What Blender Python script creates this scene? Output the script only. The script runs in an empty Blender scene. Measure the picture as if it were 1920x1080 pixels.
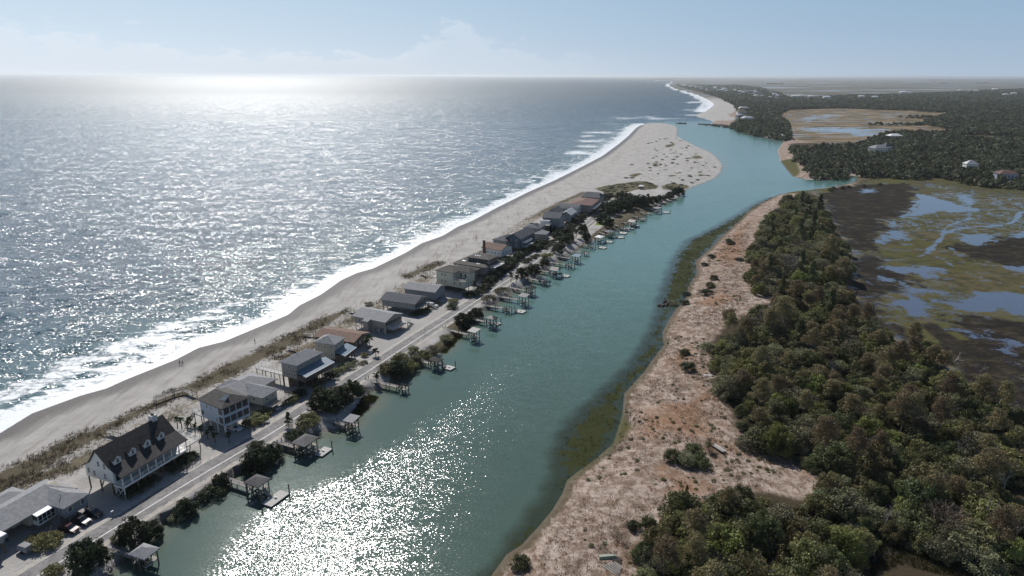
import bpy, math, random
import numpy as np
from mathutils import Vector, Matrix, noise as mnoise
R = math.radians
scene = bpy.context.scene
col = scene.collection
random.seed(7)

# ------------------------------------------------------------ camera
CAM_H, FOC = 95.0, 1280.0
PITCH, ROLL = R(17.32), R(0.22)
cam = bpy.data.objects.new('camera', bpy.data.cameras.new('camera'))
col.objects.link(cam)
cam.data.sensor_width = 36.0
cam.data.lens = 36.0 * FOC / 1920.0
cam.data.clip_start = 1.0
cam.data.clip_end = 300000.0
cam.matrix_world = Matrix.Translation((0, 0, CAM_H)) @ Matrix.Rotation(R(90) - PITCH, 4, 'X') @ Matrix.Rotation(ROLL, 4, 'Z')
scene.camera = cam

# ------------------------------------------------------------ light
SUN_AZ, SUN_EL = R(-20.5), R(42.0)      # azimuth from +Y, negative = towards the sea
sun = bpy.data.objects.new('sun', bpy.data.lights.new('sun', 'SUN'))
col.objects.link(sun)
sun.data.energy = 4.4
sun.data.angle = R(0.5)
sun.data.color = (1.0, 0.97, 0.925)
sdir = Vector((math.sin(SUN_AZ) * math.cos(SUN_EL), math.cos(SUN_AZ) * math.cos(SUN_EL), math.sin(SUN_EL)))
sun.rotation_euler = sdir.to_track_quat('Z', 'Y').to_euler()

world = bpy.data.worlds.new('World')
scene.world = world
world.use_nodes = True
scene.view_settings.view_transform = 'Standard'
scene.view_settings.look = 'None'
scene.view_settings.exposure = 0.05
scene.view_settings.gamma = 1.0


class NT:
    """small helper round a node tree"""
    def __init__(s, tree):
        s.t = tree; s.n = tree.nodes; s.l = tree.links
    def node(s, kind, **kw):
        n = s.n.new(kind)
        for k, v in kw.items():
            if k in n.inputs.keys() and not hasattr(n, k): s.set(n.inputs[k], v)
            else: setattr(n, k, v)
        return n
    def set(s, sock, v):
        if isinstance(v, bpy.types.NodeSocket): s.l.new(v, sock)
        else: sock.default_value = v
    def math(s, op, a, b=0.0, c=0.0, clamp=False):
        n = s.n.new('ShaderNodeMath'); n.operation = op; n.use_clamp = clamp
        s.set(n.inputs[0], a); s.set(n.inputs[1], b); s.set(n.inputs[2], c)
        return n.outputs[0]
    def mix(s, f, a, b):
        n = s.n.new('ShaderNodeMix'); n.data_type = 'RGBA'
        s.set(n.inputs[0], f); s.set(n.inputs[6], col4(a)); s.set(n.inputs[7], col4(b))
        return n.outputs[2]
    def attr(s, name):
        n = s.n.new('ShaderNodeAttribute'); n.attribute_name = name
        return n.outputs['Fac']
    def ramp(s, v, a, b):
        n = s.n.new('ShaderNodeMapRange'); n.interpolation_type = 'SMOOTHSTEP'
        s.set(n.inputs[0], v); s.set(n.inputs[1], a); s.set(n.inputs[2], b)
        return n.outputs[0]
    def noise(s, vec, scale, detail=3.0, rough=0.55, out='Fac', dim='3D'):
        n = s.n.new('ShaderNodeTexNoise'); n.noise_dimensions = dim
        s.set(n.inputs['Vector'], vec); n.inputs['Scale'].default_value = scale
        n.inputs['Detail'].default_value = detail; n.inputs['Roughness'].default_value = rough
        return n.outputs[out]
    def mapping(s, vec, rot=0.0, scale=(1, 1, 1)):
        n = s.n.new('ShaderNodeMapping'); s.set(n.inputs[0], vec)
        n.inputs['Rotation'].default_value = (0, 0, rot); n.inputs['Scale'].default_value = scale
        return n.outputs[0]
    def pos(s):
        return s.n.new('ShaderNodeNewGeometry').outputs['Position']


def col4(c):
    return (c[0], c[1], c[2], 1.0) if isinstance(c, (tuple, list)) and len(c) == 3 else c


w = NT(world.node_tree)
w.n.clear()
sky = w.n.new('ShaderNodeTexSky'); sky.sky_type = 'NISHITA'; sky.sun_disc = False
sky.sun_elevation = SUN_EL; sky.sun_rotation = SUN_AZ
sky.altitude = 50; sky.air_density = 1.0; sky.dust_density = 0.6; sky.ozone_density = 2.5
tc = w.n.new('ShaderNodeTexCoord')
sep = w.n.new('ShaderNodeSeparateXYZ'); w.l.new(tc.outputs['Generated'], sep.inputs[0])
az = w.math('ARCTAN2', sep.outputs[0], sep.outputs[1])
el = sep.outputs[2]
cb = w.n.new('ShaderNodeCombineXYZ')
w.set(cb.inputs[0], w.math('MULTIPLY', az, 5.0)); w.set(cb.inputs[1], w.math('MULTIPLY', el, 13.0))
cn = w.noise(cb.outputs[0], 4.5, 8.0, 0.6)
def bump(c, wd):                                                    # one heap of cloud along the horizon
    q = w.math('DIVIDE', w.math('SUBTRACT', az, c), wd)
    return w.math('POWER', 2.718, w.math('MULTIPLY', w.math('MULTIPLY', q, q), -1.0))
top = w.math('MULTIPLY_ADD', bump(-0.085, 0.045), 0.046, 0.026)
top = w.math('MULTIPLY_ADD', bump(-0.70, 0.12), 0.050, top)
top = w.math('MULTIPLY_ADD', bump(-0.50, 0.05), 0.018, top)
top = w.math('MULTIPLY_ADD', bump(0.0, 0.05), 0.016, top)
sea_side = w.ramp(az, 0.22, -0.15)                                  # the bank lies over the sea
rel = w.math('DIVIDE', el, top)
dens = w.math('SUBTRACT', w.math('MULTIPLY_ADD', cn, 1.9, -0.18), w.math('MULTIPLY', rel, 0.62))
mask = w.math('MULTIPLY', w.ramp(dens, 0.12, 0.34), sea_side)
mask = w.math('MULTIPLY', mask, w.ramp(el, -0.01, 0.01))
hz = w.math('POWER', 2.718, w.math('MULTIPLY', w.math('MAXIMUM', el, 0.0), -11.0))       # pale sea haze low in the sky
glow = w.ramp(az, 0.75, -0.75)
lowc = w.mix(glow, (5.0, 6.1, 7.5), (9.3, 10.1, 11.0))
highc = w.mix(glow, (2.6, 4.8, 7.2), (5.3, 7.6, 9.8))
zen = w.mix(1.0, sky.outputs[0], sky.outputs[0]); zen.node.blend_type = 'MULTIPLY'; zen.node.inputs[7].default_value = (.62, .66, .72, 1)
w.l.remove(zen.node.inputs[7].links[0])
clear = w.mix(w.ramp(el, 0.0, 0.4), highc, zen)
skyb = w.mix(w.math('MULTIPLY', hz, 1.0), clear, lowc)
cloudcol = w.mix(w.ramp(rel, 0.1, 1.1), (8.2, 8.8, 9.6), (10.6, 10.9, 11.3))
skyc = w.mix(w.math('MULTIPLY', mask, 0.28), skyb, cloudcol)
bg = w.n.new('ShaderNodeBackground'); w.set(bg.inputs[0], skyc); bg.inputs[1].default_value = 0.083
wo = w.n.new('ShaderNodeOutputWorld'); w.l.new(bg.outputs[0], wo.inputs[0])

# ------------------------------------------------------------ projecting measured photo points on the ground (world metres)
_cr, _sr, _cp, _sp = math.cos(ROLL), math.sin(ROLL), math.cos(PITCH), math.sin(PITCH)


def G(px, py, z=2.0):
    a, b = px - 960.0, py - 540.0
    dx = a * _cr + b * _sr
    t = a * _sr - b * _cr
    dy = t * _sp + FOC * _cp
    dz = t * _cp - FOC * _sp
    k = (CAM_H - z) / -dz
    return dx * k, dy * k


def GP(pts, z=0.0):
    return np.array([G(x, y, z) for x, y in pts])


def dseg(P, L, closed=False):
    """distance of the points P to the polyline L"""
    n = len(L); best = np.full(len(P), 1e18)
    for i in range(n if closed else n - 1):
        a, b = L[i], L[(i + 1) % n]; ab = b - a; q = P - a
        t = np.clip((q[:, 0] * ab[0] + q[:, 1] * ab[1]) / max(ab @ ab, 1e-9), 0, 1)
        d = (q[:, 0] - t * ab[0]) ** 2 + (q[:, 1] - t * ab[1]) ** 2
        np.minimum(best, d, out=best)
    return np.sqrt(best)


def inside(P, L):
    n = len(L); r = np.zeros(len(P), bool); x, y = P[:, 0], P[:, 1]
    for i in range(n):
        x1, y1 = L[i]; x2, y2 = L[(i + 1) % n]
        if y1 == y2: continue
        c = (y1 > y) != (y2 > y)
        r ^= c & (x < (x2 - x1) * (y - y1) / (y2 - y1) + x1)
    return r


def sd(P, L):
    """signed distance, positive inside"""
    return dseg(P, L, True) * np.where(inside(P, L), 1, -1)


# shorelines, traced along the water line
SEA_SHORE = [(-700, 1130), (-350, 960), (0, 812), (60, 775), (150, 742), (200, 728), (235, 712), (330, 674), (372, 652), (420, 640), (480, 615), (540, 590), (562, 572), (600, 553), (640, 525), (668, 512), (700, 503), (760, 474), (790, 456), (830, 442), (858, 425), (885, 414), (930, 390), (990, 360), (1040, 338), (1090, 313), (1130, 292), (1160, 270), (1180, 253), (1192, 240), (1204, 233)]
RIVER_SHORE = [(1235, 230), (1263, 234), (1270, 241), (1270, 256), (1287, 265), (1311, 277), (1329, 284), (1340, 292), (1350, 303), (1355, 311), (1350, 325), (1341, 334), (1318, 343), (1289, 354), (1280, 364), (1262, 374), (1240, 382), (1222, 392), (1206, 402), (1185, 416), (1150, 432), (1118, 447), (1090, 463), (1060, 480), (1036, 496), (1012, 512), (990, 530), (968, 546), (940, 562), (906, 585), (880, 602), (872, 622), (850, 634), (838, 655), (800, 672), (770, 694), (738, 716), (716, 728), (690, 735), (682, 744), (706, 748), (700, 762), (668, 778), (660, 795), (628, 808), (596, 812), (560, 836), (528, 848), (496, 868), (440, 890), (398, 924), (360, 950), (322, 972), (300, 980), (290, 1000), (262, 1030), (230, 1052), (205, 1075), (170, 1110), (100, 1180), (-60, 1400)]
ISLAND = SEA_SHORE + RIVER_SHORE
MAIN_SHORE = [(820, 1400), (850, 1180), (900, 1110), (925, 1075), (950, 1040), (978, 1022), (1010, 988), (1037, 955), (1055, 925), (1064, 900), (1100, 872), (1120, 858), (1150, 832), (1161, 798), (1167, 778), (1171, 738), (1210, 695), (1224, 674), (1245, 647), (1242, 624), (1254, 600), (1269, 578), (1290, 555), (1290, 538), (1307, 511), (1304, 490), (1337, 461), (1355, 441), (1385, 415), (1410, 390), (1440, 374), (1458, 366), (1484, 360), (1514, 357), (1555, 352), (1582, 347), (1606, 340),
              (1609, 330), (1567, 333), (1558, 338), (1514, 336), (1489, 333), (1477, 319), (1462, 300), (1459, 281), (1466, 270), (1474, 264), (1440, 259), (1410, 249), (1384, 244), (1378, 239), (1345, 236), (1331, 234), (1340, 230), (1332, 225), (1316, 221), (1300, 217), (1322, 210), (1337, 200), (1340, 194), (1327, 186), (1312, 179), (1294, 173), (1271, 168), (1259, 163), (1254, 158), (1262, 154.5), (1250, 151.8), (1225, 150.2), (1180, 149.2), (1150, 147.5), (1190, 145.0), (1260, 143.6)]
isl = GP(ISLAND); sea_shore = GP(SEA_SHORE); river_shore = GP(RIVER_SHORE)
ml = GP(MAIN_SHORE)
main = np.vstack([ml, [[90000, 62000], [90000, 60], [-10, 60]]])
ROAD = [(-75, 1168), (50, 1089), (121, 1042), (192, 1000), (238, 973), (292, 940), (364, 893), (431, 857), (520, 803), (614, 742), (698, 689), (768, 642), (855, 587), (909, 552), (928, 538), (956, 521), (984, 504), (1014, 482), (1036, 466), (1073, 442), (1103, 420), (1130, 396), (1158, 371)]
road = GP(ROAD, 2.0)
SAND_EDGE = [(1060, 1500)]
# regions, traced in the photograph
MARSH = GP([(1500, 362), (1530, 364), (1550, 395), (1572, 430), (1592, 470), (1602, 520), (1592, 548), (1620, 590), (1650, 625), (1700, 650), (1760, 678), (1800, 705), (1850, 745), (1940, 800), (2400, 1000), (2600, 900), (2300, 500), (2100, 380), (1920, 347), (1860, 343), (1815, 339), (1762, 326), (1725, 328), (1657, 326), (1609, 335), (1600, 350), (1560, 356)], 0.5)
MARSH2 = GP([(1560, 1180), (1600, 1080), (1612, 1052), (1640, 1016), (1672, 1000), (1712, 1008), (1760, 1036), (1830, 1062), (1920, 1072), (2100, 1180)], 0.5)
MUD1 = GP([(1530, 366), (1560, 352), (1610, 345), (1690, 343), (1718, 352), (1720, 380), (1700, 400), (1668, 420), (1655, 450), (1640, 470), (1660, 500), (1720, 520), (1690, 545), (1650, 560), (1640, 585), (1680, 625), (1780, 600), (1850, 590), (1930, 600), (1960, 760), (1900, 790), (1850, 745), (1780, 690), (1700, 650), (1640, 615), (1590, 548), (1602, 520), (1592, 470), (1550, 400)], 0.5)
MUD2 = GP([(1785, 462), (1860, 448), (1925, 440), (2000, 460), (2000, 505), (1930, 505), (1880, 500), (1820, 488)], 0.5)
TAN = GP([(1459, 216), (1470, 205), (1575, 204), (1687, 206), (1796, 212), (1755, 217), (1725, 229), (1785, 240), (1785, 245), (1669, 244), (1631, 257), (1612, 268), (1537, 270), (1485, 261), (1477, 230)], 0.5)
POOLS = [[(1494, 242), (1520, 239), (1560, 240), (1600, 240), (1654, 243), (1645, 248), (1631, 256), (1600, 254), (1575, 250), (1530, 247)],
         [(1506, 227), (1512, 222), (1526, 217), (1545, 215), (1585, 217), (1560, 219), (1535, 220), (1524, 225), (1520, 229)],
         [(1640, 212), (1680, 211), (1720, 212), (1690, 214)],
         [(1574, 311), (1584, 308), (1600, 313), (1620, 318), (1625, 322), (1600, 324), (1584, 319)],
         [(1612, 360), (1625, 353), (1644, 354), (1636, 361), (1618, 362)],
         [(1730, 340), (1748, 343), (1745, 350), (1735, 346)],
         [(1720, 362), (1760, 370), (1790, 382), (1840, 392), (1830, 398), (1770, 396), (1740, 400), (1715, 405), (1695, 402), (1715, 388), (1718, 375)],
         [(1790, 365), (1815, 366), (1835, 378), (1815, 384), (1800, 376)],
         [(1640, 455), (1658, 443), (1668, 430), (1690, 432), (1702, 440), (1700, 448), (1670, 450), (1655, 457)],
         [(1660, 416), (1675, 414), (1692, 420), (1680, 424)],
         [(1797, 440), (1820, 440), (1850, 437), (1866, 448), (1850, 458), (1825, 460), (1805, 450)],
         [(1645, 498), (1680, 500), (1720, 498), (1770, 505), (1776, 510), (1755, 508), (1745, 514), (1760, 524), (1730, 520), (1712, 512), (1690, 512)],
         [(1646, 515), (1655, 518), (1676, 526), (1655, 526)],
         [(1693, 532), (1720, 542), (1772, 548), (1768, 553), (1730, 548), (1712, 551), (1728, 565), (1752, 578), (1740, 588), (1715, 596), (1706, 590), (1712, 582), (1690, 570), (1668, 574), (1672, 562), (1700, 560), (1705, 552), (1694, 545)],
         [(1738, 560), (1764, 560), (1752, 566)],
         [(1785, 565), (1800, 562), (1830, 555), (1822, 545), (1850, 545), (1890, 550), (1950, 555), (1960, 585), (1900, 588), (1880, 580), (1830, 586), (1790, 580)],
         [(1800, 620), (1820, 622), (1842, 634), (1825, 633)],
         [(1845, 616), (1856, 618), (1850, 623)],
         [(1800, 575), (1810, 578), (1806, 582)],
         [(1840, 424), (1868, 425), (1850, 428)], [(1900, 440), (1950, 428), (1950, 445), (1905, 446)],
         [(1880, 500), (1950, 498), (1960, 512), (1900, 508)], [(1870, 655), (1900, 640), (1920, 650), (1890, 660)]]
CREEKS = [([(1950, 398), (1912, 398), (1905, 412), (1890, 420), (1840, 424), (1790, 430), (1770, 438), (1760, 452), (1745, 466), (1739, 474)], 3.2),
          ([(1765, 440), (1775, 425), (1800, 415), (1830, 408)], 1.6), ([(1739, 474), (1720, 482), (1690, 486), (1645, 488)], 1.0),
          ([(1745, 476), (1768, 486), (1790, 502), (1830, 518), (1880, 530), (1950, 545)], 1.3),
          ([(1760, 350), (1800, 360), (1850, 366), (1920, 372)], 1.2), ([(1780, 462), (1800, 480), (1830, 488), (1860, 492)], 1.0), ([(1700, 395), (1760, 398), (1820, 396), (1880, 404), (1950, 412)], 1.6), ([(1720, 380), (1700, 402), (1690, 408)], 2.0)]
# soft region masks: name -> (polygons, z, softness)
REG = {
    'dune': ([[(-80, 925), (0, 868), (49, 850), (120, 812), (169, 795), (229, 770), (274, 749), (306, 730), (355, 708), (422, 674), (480, 648), (532, 620), (571, 603), (616, 582), (649, 572), (655, 578), (600, 612), (560, 640), (500, 665), (440, 700), (380, 726), (330, 742), (250, 780), (190, 815), (110, 855), (60, 890), (-60, 950)],
              [(749, 512), (790, 495), (825, 485), (835, 490), (800, 505), (760, 520)], [(980, 412), (1010, 395), (1050, 375), (1092, 358), (1105, 360), (1070, 375), (1040, 392), (1000, 408)],
              [(0, 905), (60, 880), (140, 850), (190, 840), (190, 855), (120, 885), (60, 905), (0, 925)],
              [(500, 668), (560, 645), (620, 615), (604, 640), (540, 672)], [(420, 748), (500, 705), (520, 716), (440, 758)], [(700, 562), (735, 545), (760, 545), (720, 568)], [(640, 600), (690, 568), (700, 575), (655, 604)], [(880, 484), (930, 455), (960, 440), (965, 446), (900, 482)], [(200, 830), (270, 795), (340, 765), (330, 780), (250, 820)]], 2.6, 5.0),
    'thin': ([[(-80, 960), (60, 890), (190, 815), (330, 745), (480, 690), (600, 612), (700, 560), (760, 522), (880, 478), (970, 416), (1040, 380), (1095, 360), (1105, 372), (1040, 400), (960, 440), (900, 475), (800, 540), (700, 600), (610, 640), (520, 690), (380, 760), (160, 880), (60, 920), (-60, 990)]], 2.4, 7.0),
    'spit': ([[(1113, 355), (1140, 349), (1190, 341), (1215, 342), (1236, 350), (1230, 357), (1200, 356), (1170, 363), (1140, 378), (1130, 372), (1132, 362)],
              [(1240, 348), (1260, 342), (1285, 345), (1298, 347), (1284, 352), (1276, 358), (1240, 356)],
              [(1176, 331), (1195, 325), (1205, 326), (1190, 334)], [(1293, 293), (1312, 292), (1320, 297), (1300, 299)],
              [(1250, 328), (1266, 328), (1268, 333), (1254, 333)], [(1306, 325), (1322, 325), (1324, 330), (1310, 330)], [(1222, 306), (1236, 308), (1232, 315), (1224, 312)], [(1247, 273), (1268, 269), (1262, 276), (1248, 278)]], 1.5, 3.0),
    'lawn': ([[(1118, 415), (1138, 417), (1138, 424), (1116, 422)]], 2.0, 1.0),
    'pave': ([[(425, 830), (470, 790), (500, 795), (478, 826), (440, 852)], [(528, 768), (560, 746), (605, 738), (600, 748), (545, 782)], [(668, 685), (700, 660), (720, 640), (742, 640), (700, 672), (672, 690)],
              [(694, 655), (700, 640), (730, 625), (745, 640), (720, 655), (700, 664)], [(715, 640), (750, 615), (790, 610), (800, 615), (762, 638), (735, 648)], [(800, 600), (820, 578), (850, 580), (852, 586), (820, 606)]], 2.0, 1.5),
    'bank': ([[(730, 700), (760, 680), (800, 660), (840, 625), (862, 605), (880, 612), (860, 640), (838, 650), (800, 672), (760, 700), (735, 718)],
              [(945, 555), (1000, 520), (1060, 480), (1110, 440), (1160, 405), (1195, 385), (1240, 382), (1205, 402), (1150, 432), (1090, 463), (1036, 496), (990, 530), (955, 553)], [(830, 612), (850, 600), (870, 595), (880, 604), (850, 625)]], 1.5, 2.0),
    'rust': ([[(1180, 760), (1250, 745), (1320, 755), (1345, 790), (1370, 830), (1440, 850), (1480, 870), (1380, 865), (1300, 830), (1200, 830)], [(1230, 870), (1350, 905), (1400, 925), (1300, 950), (1240, 930)],
              [(1330, 480), (1370, 430), (1420, 400), (1400, 440), (1400, 490), (1360, 500)], [(1290, 560), (1350, 540), (1400, 560), (1330, 590)], [(1280, 640), (1310, 660), (1330, 700), (1280, 720), (1250, 690)],
              [(1300, 700), (1340, 735), (1370, 760), (1290, 760)], [(1500, 860), (1540, 880), (1530, 900), (1480, 890)], [(1180, 1010), (1210, 1000), (1230, 1030), (1180, 1040)], [(740, 590), (770, 582), (800, 590), (790, 600), (750, 602)], [(688, 655), (655, 648), (640, 660), (680, 668)]], 2.0, 9.0),
    'pale': ([[(980, 1040), (1060, 940), (1110, 890), (1160, 830), (1190, 760), (1230, 700), (1260, 640), (1300, 600), (1330, 560), (1380, 540), (1450, 540), (1460, 570), (1400, 580), (1330, 620), (1280, 690), (1230, 740), (1200, 800), (1150, 870), (1120, 950), (1060, 1060), (960, 1090)],
              [(1350, 885), (1440, 865), (1520, 880), (1530, 940), (1460, 900), (1380, 900)], [(1310, 470), (1340, 460), (1340, 490), (1310, 500)], [(1430, 570), (1470, 560), (1480, 572), (1430, 590)]], 2.0, 9.0),
    'forest': ([[(1200, 1120), (1190, 1010), (1250, 975), (1345, 935), (1420, 930), (1500, 945), (1545, 920), (1540, 890), (1480, 860), (1400, 842), (1375, 810), (1360, 760), (1350, 690), (1320, 650), (1378, 606), (1470, 575), (1423, 550), (1400, 526), (1410, 484), (1414, 446), (1450, 400), (1500, 362), (1530, 366), (1572, 430), (1600, 500), (1592, 548), (1650, 625), (1760, 680), (1850, 745), (1940, 800), (2300, 1000), (2300, 1200)],
                [(1474, 270), (1500, 300), (1526, 326), (1590, 326), (1580, 312), (1609, 322), (1657, 324), (1762, 322), (1815, 337), (1860, 341), (1920, 345), (2300, 380), (2600, 250), (2600, 168), (1920, 166), (1800, 172), (1687, 176), (1477, 180), (1459, 172), (1369, 157), (1312, 156), (1264, 159), (1312, 172), (1357, 186), (1376, 195), (1385, 212), (1370, 232), (1384, 241), (1412, 248), (1460, 258), (1485, 258), (1474, 229), (1459, 214), (1477, 202), (1687, 206), (1800, 211), (1755, 217), (1725, 229), (1790, 240), (1785, 246), (1669, 245), (1631, 257), (1612, 266), (1537, 269)]], 0.5, 6.0),
    'green': ([[(1510, 372), (1530, 366), (1520, 385), (1535, 400), (1525, 405)], [(1610, 345), (1660, 335), (1720, 338), (1690, 343), (1620, 346)], [(1060, 900), (1100, 872), (1150, 834), (1185, 800), (1160, 770), (1140, 760), (1100, 800), (1060, 850), (1050, 880)],
               [(1463, 300), (1490, 300), (1500, 326), (1490, 330), (1478, 318)], [(1470, 362), (1500, 356), (1560, 352), (1560, 360), (1500, 366)], [(1645, 1010), (1720, 1012), (1800, 1048), (1920, 1075), (1900, 1092), (1780, 1072), (1690, 1048)], [(1755, 603), (1775, 603), (1785, 612), (1770, 616)], [(1775, 620), (1795, 622), (1818, 636), (1800, 636)], [(1660, 640), (1700, 655), (1770, 685), (1760, 695), (1690, 660)], [(1690, 600), (1720, 605), (1760, 640), (1720, 650)]], 0.5, 6.0),
}
FRINGE = GP([(890, 1110), (950, 1035), (990, 985), (1030, 930), (1045, 885), (1045, 850), (1055, 815), (1100, 765), (1140, 728), (1180, 690), (1212, 645), (1232, 600), (1240, 560), (1252, 520), (1268, 480), (1292, 450), (1335, 430), (1385, 402), (1420, 380), (1445, 370), (1460, 372), (1410, 400), (1355, 445), (1310, 490), (1310, 515), (1292, 555), (1245, 605), (1248, 650), (1210, 700), (1175, 740), (1165, 800), (1130, 860), (1064, 910), (1037, 965), (980, 1030), (940, 1110)], 0.0)
COVE = GP([(655, 800), (690, 770), (712, 745), (690, 738), (672, 762), (650, 785)], 0.0)
COVE2 = GP([(835, 665), (860, 640), (885, 612), (872, 605), (850, 632), (820, 660)], 0.0)
FOAM_PATCH = [[(-90, 770), (40, 700), (150, 655), (260, 615), (380, 580), (470, 555), (480, 562), (400, 610), (310, 650), (200, 690), (110, 730), (0, 775), (-90, 820)]]
FOAM_BARS = [(1140, 224, 40, 1.6), (1150, 231, 28, 1.4), (1120, 249, 32, 2.2), (1103, 254.5, 16, 1.8), (1112, 260.5, 36, 1.4), (1125, 264, 28, 2.2), (1104, 265, 20, 2), (1100, 274, 22, 2.4), (1085, 287, 30, 3.2), (1075, 307, 22, 1.2), (1120, 283, 25, 1.5), (1045, 320, 30, 1.2), (1030, 332, 34, 2), (970, 338, 30, 2), (985, 342, 16, 1.6), (960, 356, 22, 2), (895, 388, 22, 2), (1060, 296, 20, 1.4),
             (1230, 214.5, 22, 1), (1210, 220.5, 34, 1.6), (1180, 221.5, 24, 1.2), (1250, 222, 34, 1.0), (1270, 217, 36, 1), (1225, 227, 36, 1.2), (1160, 218, 24, 0.8), (1300, 205, 22, 1.2), (1310, 198, 22, 1.2), (1300, 192, 18, 0.8), (1320, 202, 12, 1), (1296, 216.5, 24, 1.4), (1190, 244, 12, 1), (1140, 243, 20, 0.8), (855, 392, 20, 1.2), (790, 445, 30, 1.5), (840, 410, 24, 1.2), (700, 500, 24, 1.5)]


def softmask(P, polys, z, soft):
    m = np.zeros(len(P))
    for pl in polys:
        L = GP(pl, z)
        c = L.mean(0); rad = np.sqrt(((L - c) ** 2).sum(1)).max() + soft * 4
        near = np.nonzero(((P - c) ** 2).sum(1) < (rad + 5) ** 2)[0]
        if len(near):
            s = sd(P[near], L)
            m[near] = np.maximum(m[near], np.clip(0.5 + s / (2 * soft * np.maximum(1, P[near, 1] / 500)), 0, 1))
    return m


def vnoise(P, sc, seed):
    """cheap smooth value noise"""
    q = P / sc + seed * 17.3; i = np.floor(q).astype(np.int64); f = q - i; f = f * f * (3 - 2 * f)
    def h(a, b):
        n = (a * 374761393 + b * 668265263 + seed * 1442695) & 0x7fffffff
        n = ((n ^ (n >> 13)) * 1274126177) & 0x7fffffff
        return ((n ^ (n >> 16)) & 0xffff) / 65535.0
    a, b = i[:, 0], i[:, 1]
    return (h(a, b) * (1 - f[:, 0]) + h(a + 1, b) * f[:, 0]) * (1 - f[:, 1]) + (h(a, b + 1) * (1 - f[:, 0]) + h(a + 1, b + 1) * f[:, 0]) * f[:, 1]


def height(P):
    """ground height in metres above the water"""
    s_i = sd(P, isl); s_m = sd(P, main)
    d_sea = dseg(P, sea_shore); d_riv = dseg(P, river_shore)
    on_i = s_i > 0
    spit = np.clip((P[:, 1] - 480) / 120, 0, 1)
    hi = np.minimum(np.minimum(0.045 * d_sea, (0.45 - 0.39 * spit) * d_riv), 2.0)
    drd = dseg(P, road)
    duny = np.clip((d_sea - 38) / 12, 0, 1) * np.clip((drd - 12) / 12, 0, 1) * np.clip(d_riv / 20, 0, 1)
    hi = np.where(drd < 5.5, 2.0, np.where(drd < 9, np.maximum(hi, np.clip(2.0 - (drd - 5.5) * .55, 0, 2)), hi))
    hi = hi + duny * ((vnoise(P, 7, 1) - 0.35) * 1.5 * (1 - spit * .5) + (vnoise(P, 2.6, 2) - .5) * 0.45)
    hm = np.minimum(0.16 * s_m, 2.0) + (vnoise(P, 6, 3) - .5) * .35 * np.clip(s_m / 10, 0, 1)
    low = np.maximum(sd(P, MARSH), np.maximum(sd(P, MARSH2), sd(P, TAN)))
    k = np.clip(low / 8 + .6, 0, 1)
    hm = hm * (1 - k) + 0.3 * k
    h = np.where(on_i, hi, np.where(s_m > 0, hm, np.maximum(-1.2, 0.07 * np.maximum(s_i, s_m))))
    return h, s_i, s_m, d_sea, d_riv, drd


def gz(x, y):
    return float(height(np.array([[x, y]], float))[0][0])


def gzs(pts):
    return height(np.array(pts, float).reshape(-1, 2))[0]


def at(px, py):
    """world point on the ground under a point of the photograph"""
    z = 2.0
    for _ in range(3):
        x, y = G(px, py, z); z = max(0.0, gz(x, y))
    return x, y, z


# ------------------------------------------------------------ mesh helpers
def link(o, parent=None):
    col.objects.link(o)
    if parent is not None: o.parent = parent
    return o


def tag(o, label=None, cat=None, group=None, kind=None):
    if label: o['label'] = label
    if cat: o['category'] = cat
    if group: o['group'] = group
    if kind: o['kind'] = kind
    return o


def empty(name, loc, rz=0.0, label=None, cat=None, group=None, kind=None):
    o = bpy.data.objects.new(name, None); col.objects.link(o)
    o.location = loc; o.rotation_euler = (0, 0, rz); o.empty_display_size = 1
    return tag(o, label, cat, group, kind)


def npmesh(name, V, F, mats, attrs=None, smooth=False, mi=None):
    """mesh from numpy arrays; F is an (n,3) or (n,4) array"""
    me = bpy.data.meshes.new(name)
    V = np.ascontiguousarray(V, np.float32); F = np.ascontiguousarray(F, np.int32)
    me.vertices.add(len(V)); me.vertices.foreach_set('co', V.ravel())
    k = F.shape[1]
    me.loops.add(F.size); me.loops.foreach_set('vertex_index', F.ravel())
    me.polygons.add(len(F)); me.polygons.foreach_set('loop_start', np.arange(0, F.size, k, dtype=np.int32))
    me.polygons.foreach_set('loop_total', np.full(len(F), k, np.int32))
    if smooth: me.polygons.foreach_set('use_smooth', np.ones(len(F), bool))
    if mi is not None: me.polygons.foreach_set('material_index', np.ascontiguousarray(mi, np.int32))
    me.update(calc_edges=True)
    for k2, v in (attrs or {}).items():
        a = me.attributes.new(k2, 'FLOAT', 'POINT'); a.data.foreach_set('value', np.ascontiguousarray(v, np.float32))
    for m in (mats if isinstance(mats, (list, tuple)) else [mats]): me.materials.append(m)
    return me
# ------------------------------------------------------------ ground and water
def new_mat(name):
    m = bpy.data.materials.new(name); m.use_nodes = True
    t = NT(m.node_tree); t.n.clear()
    out = t.n.new('ShaderNodeOutputMaterial')
    return m, t, out


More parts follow.
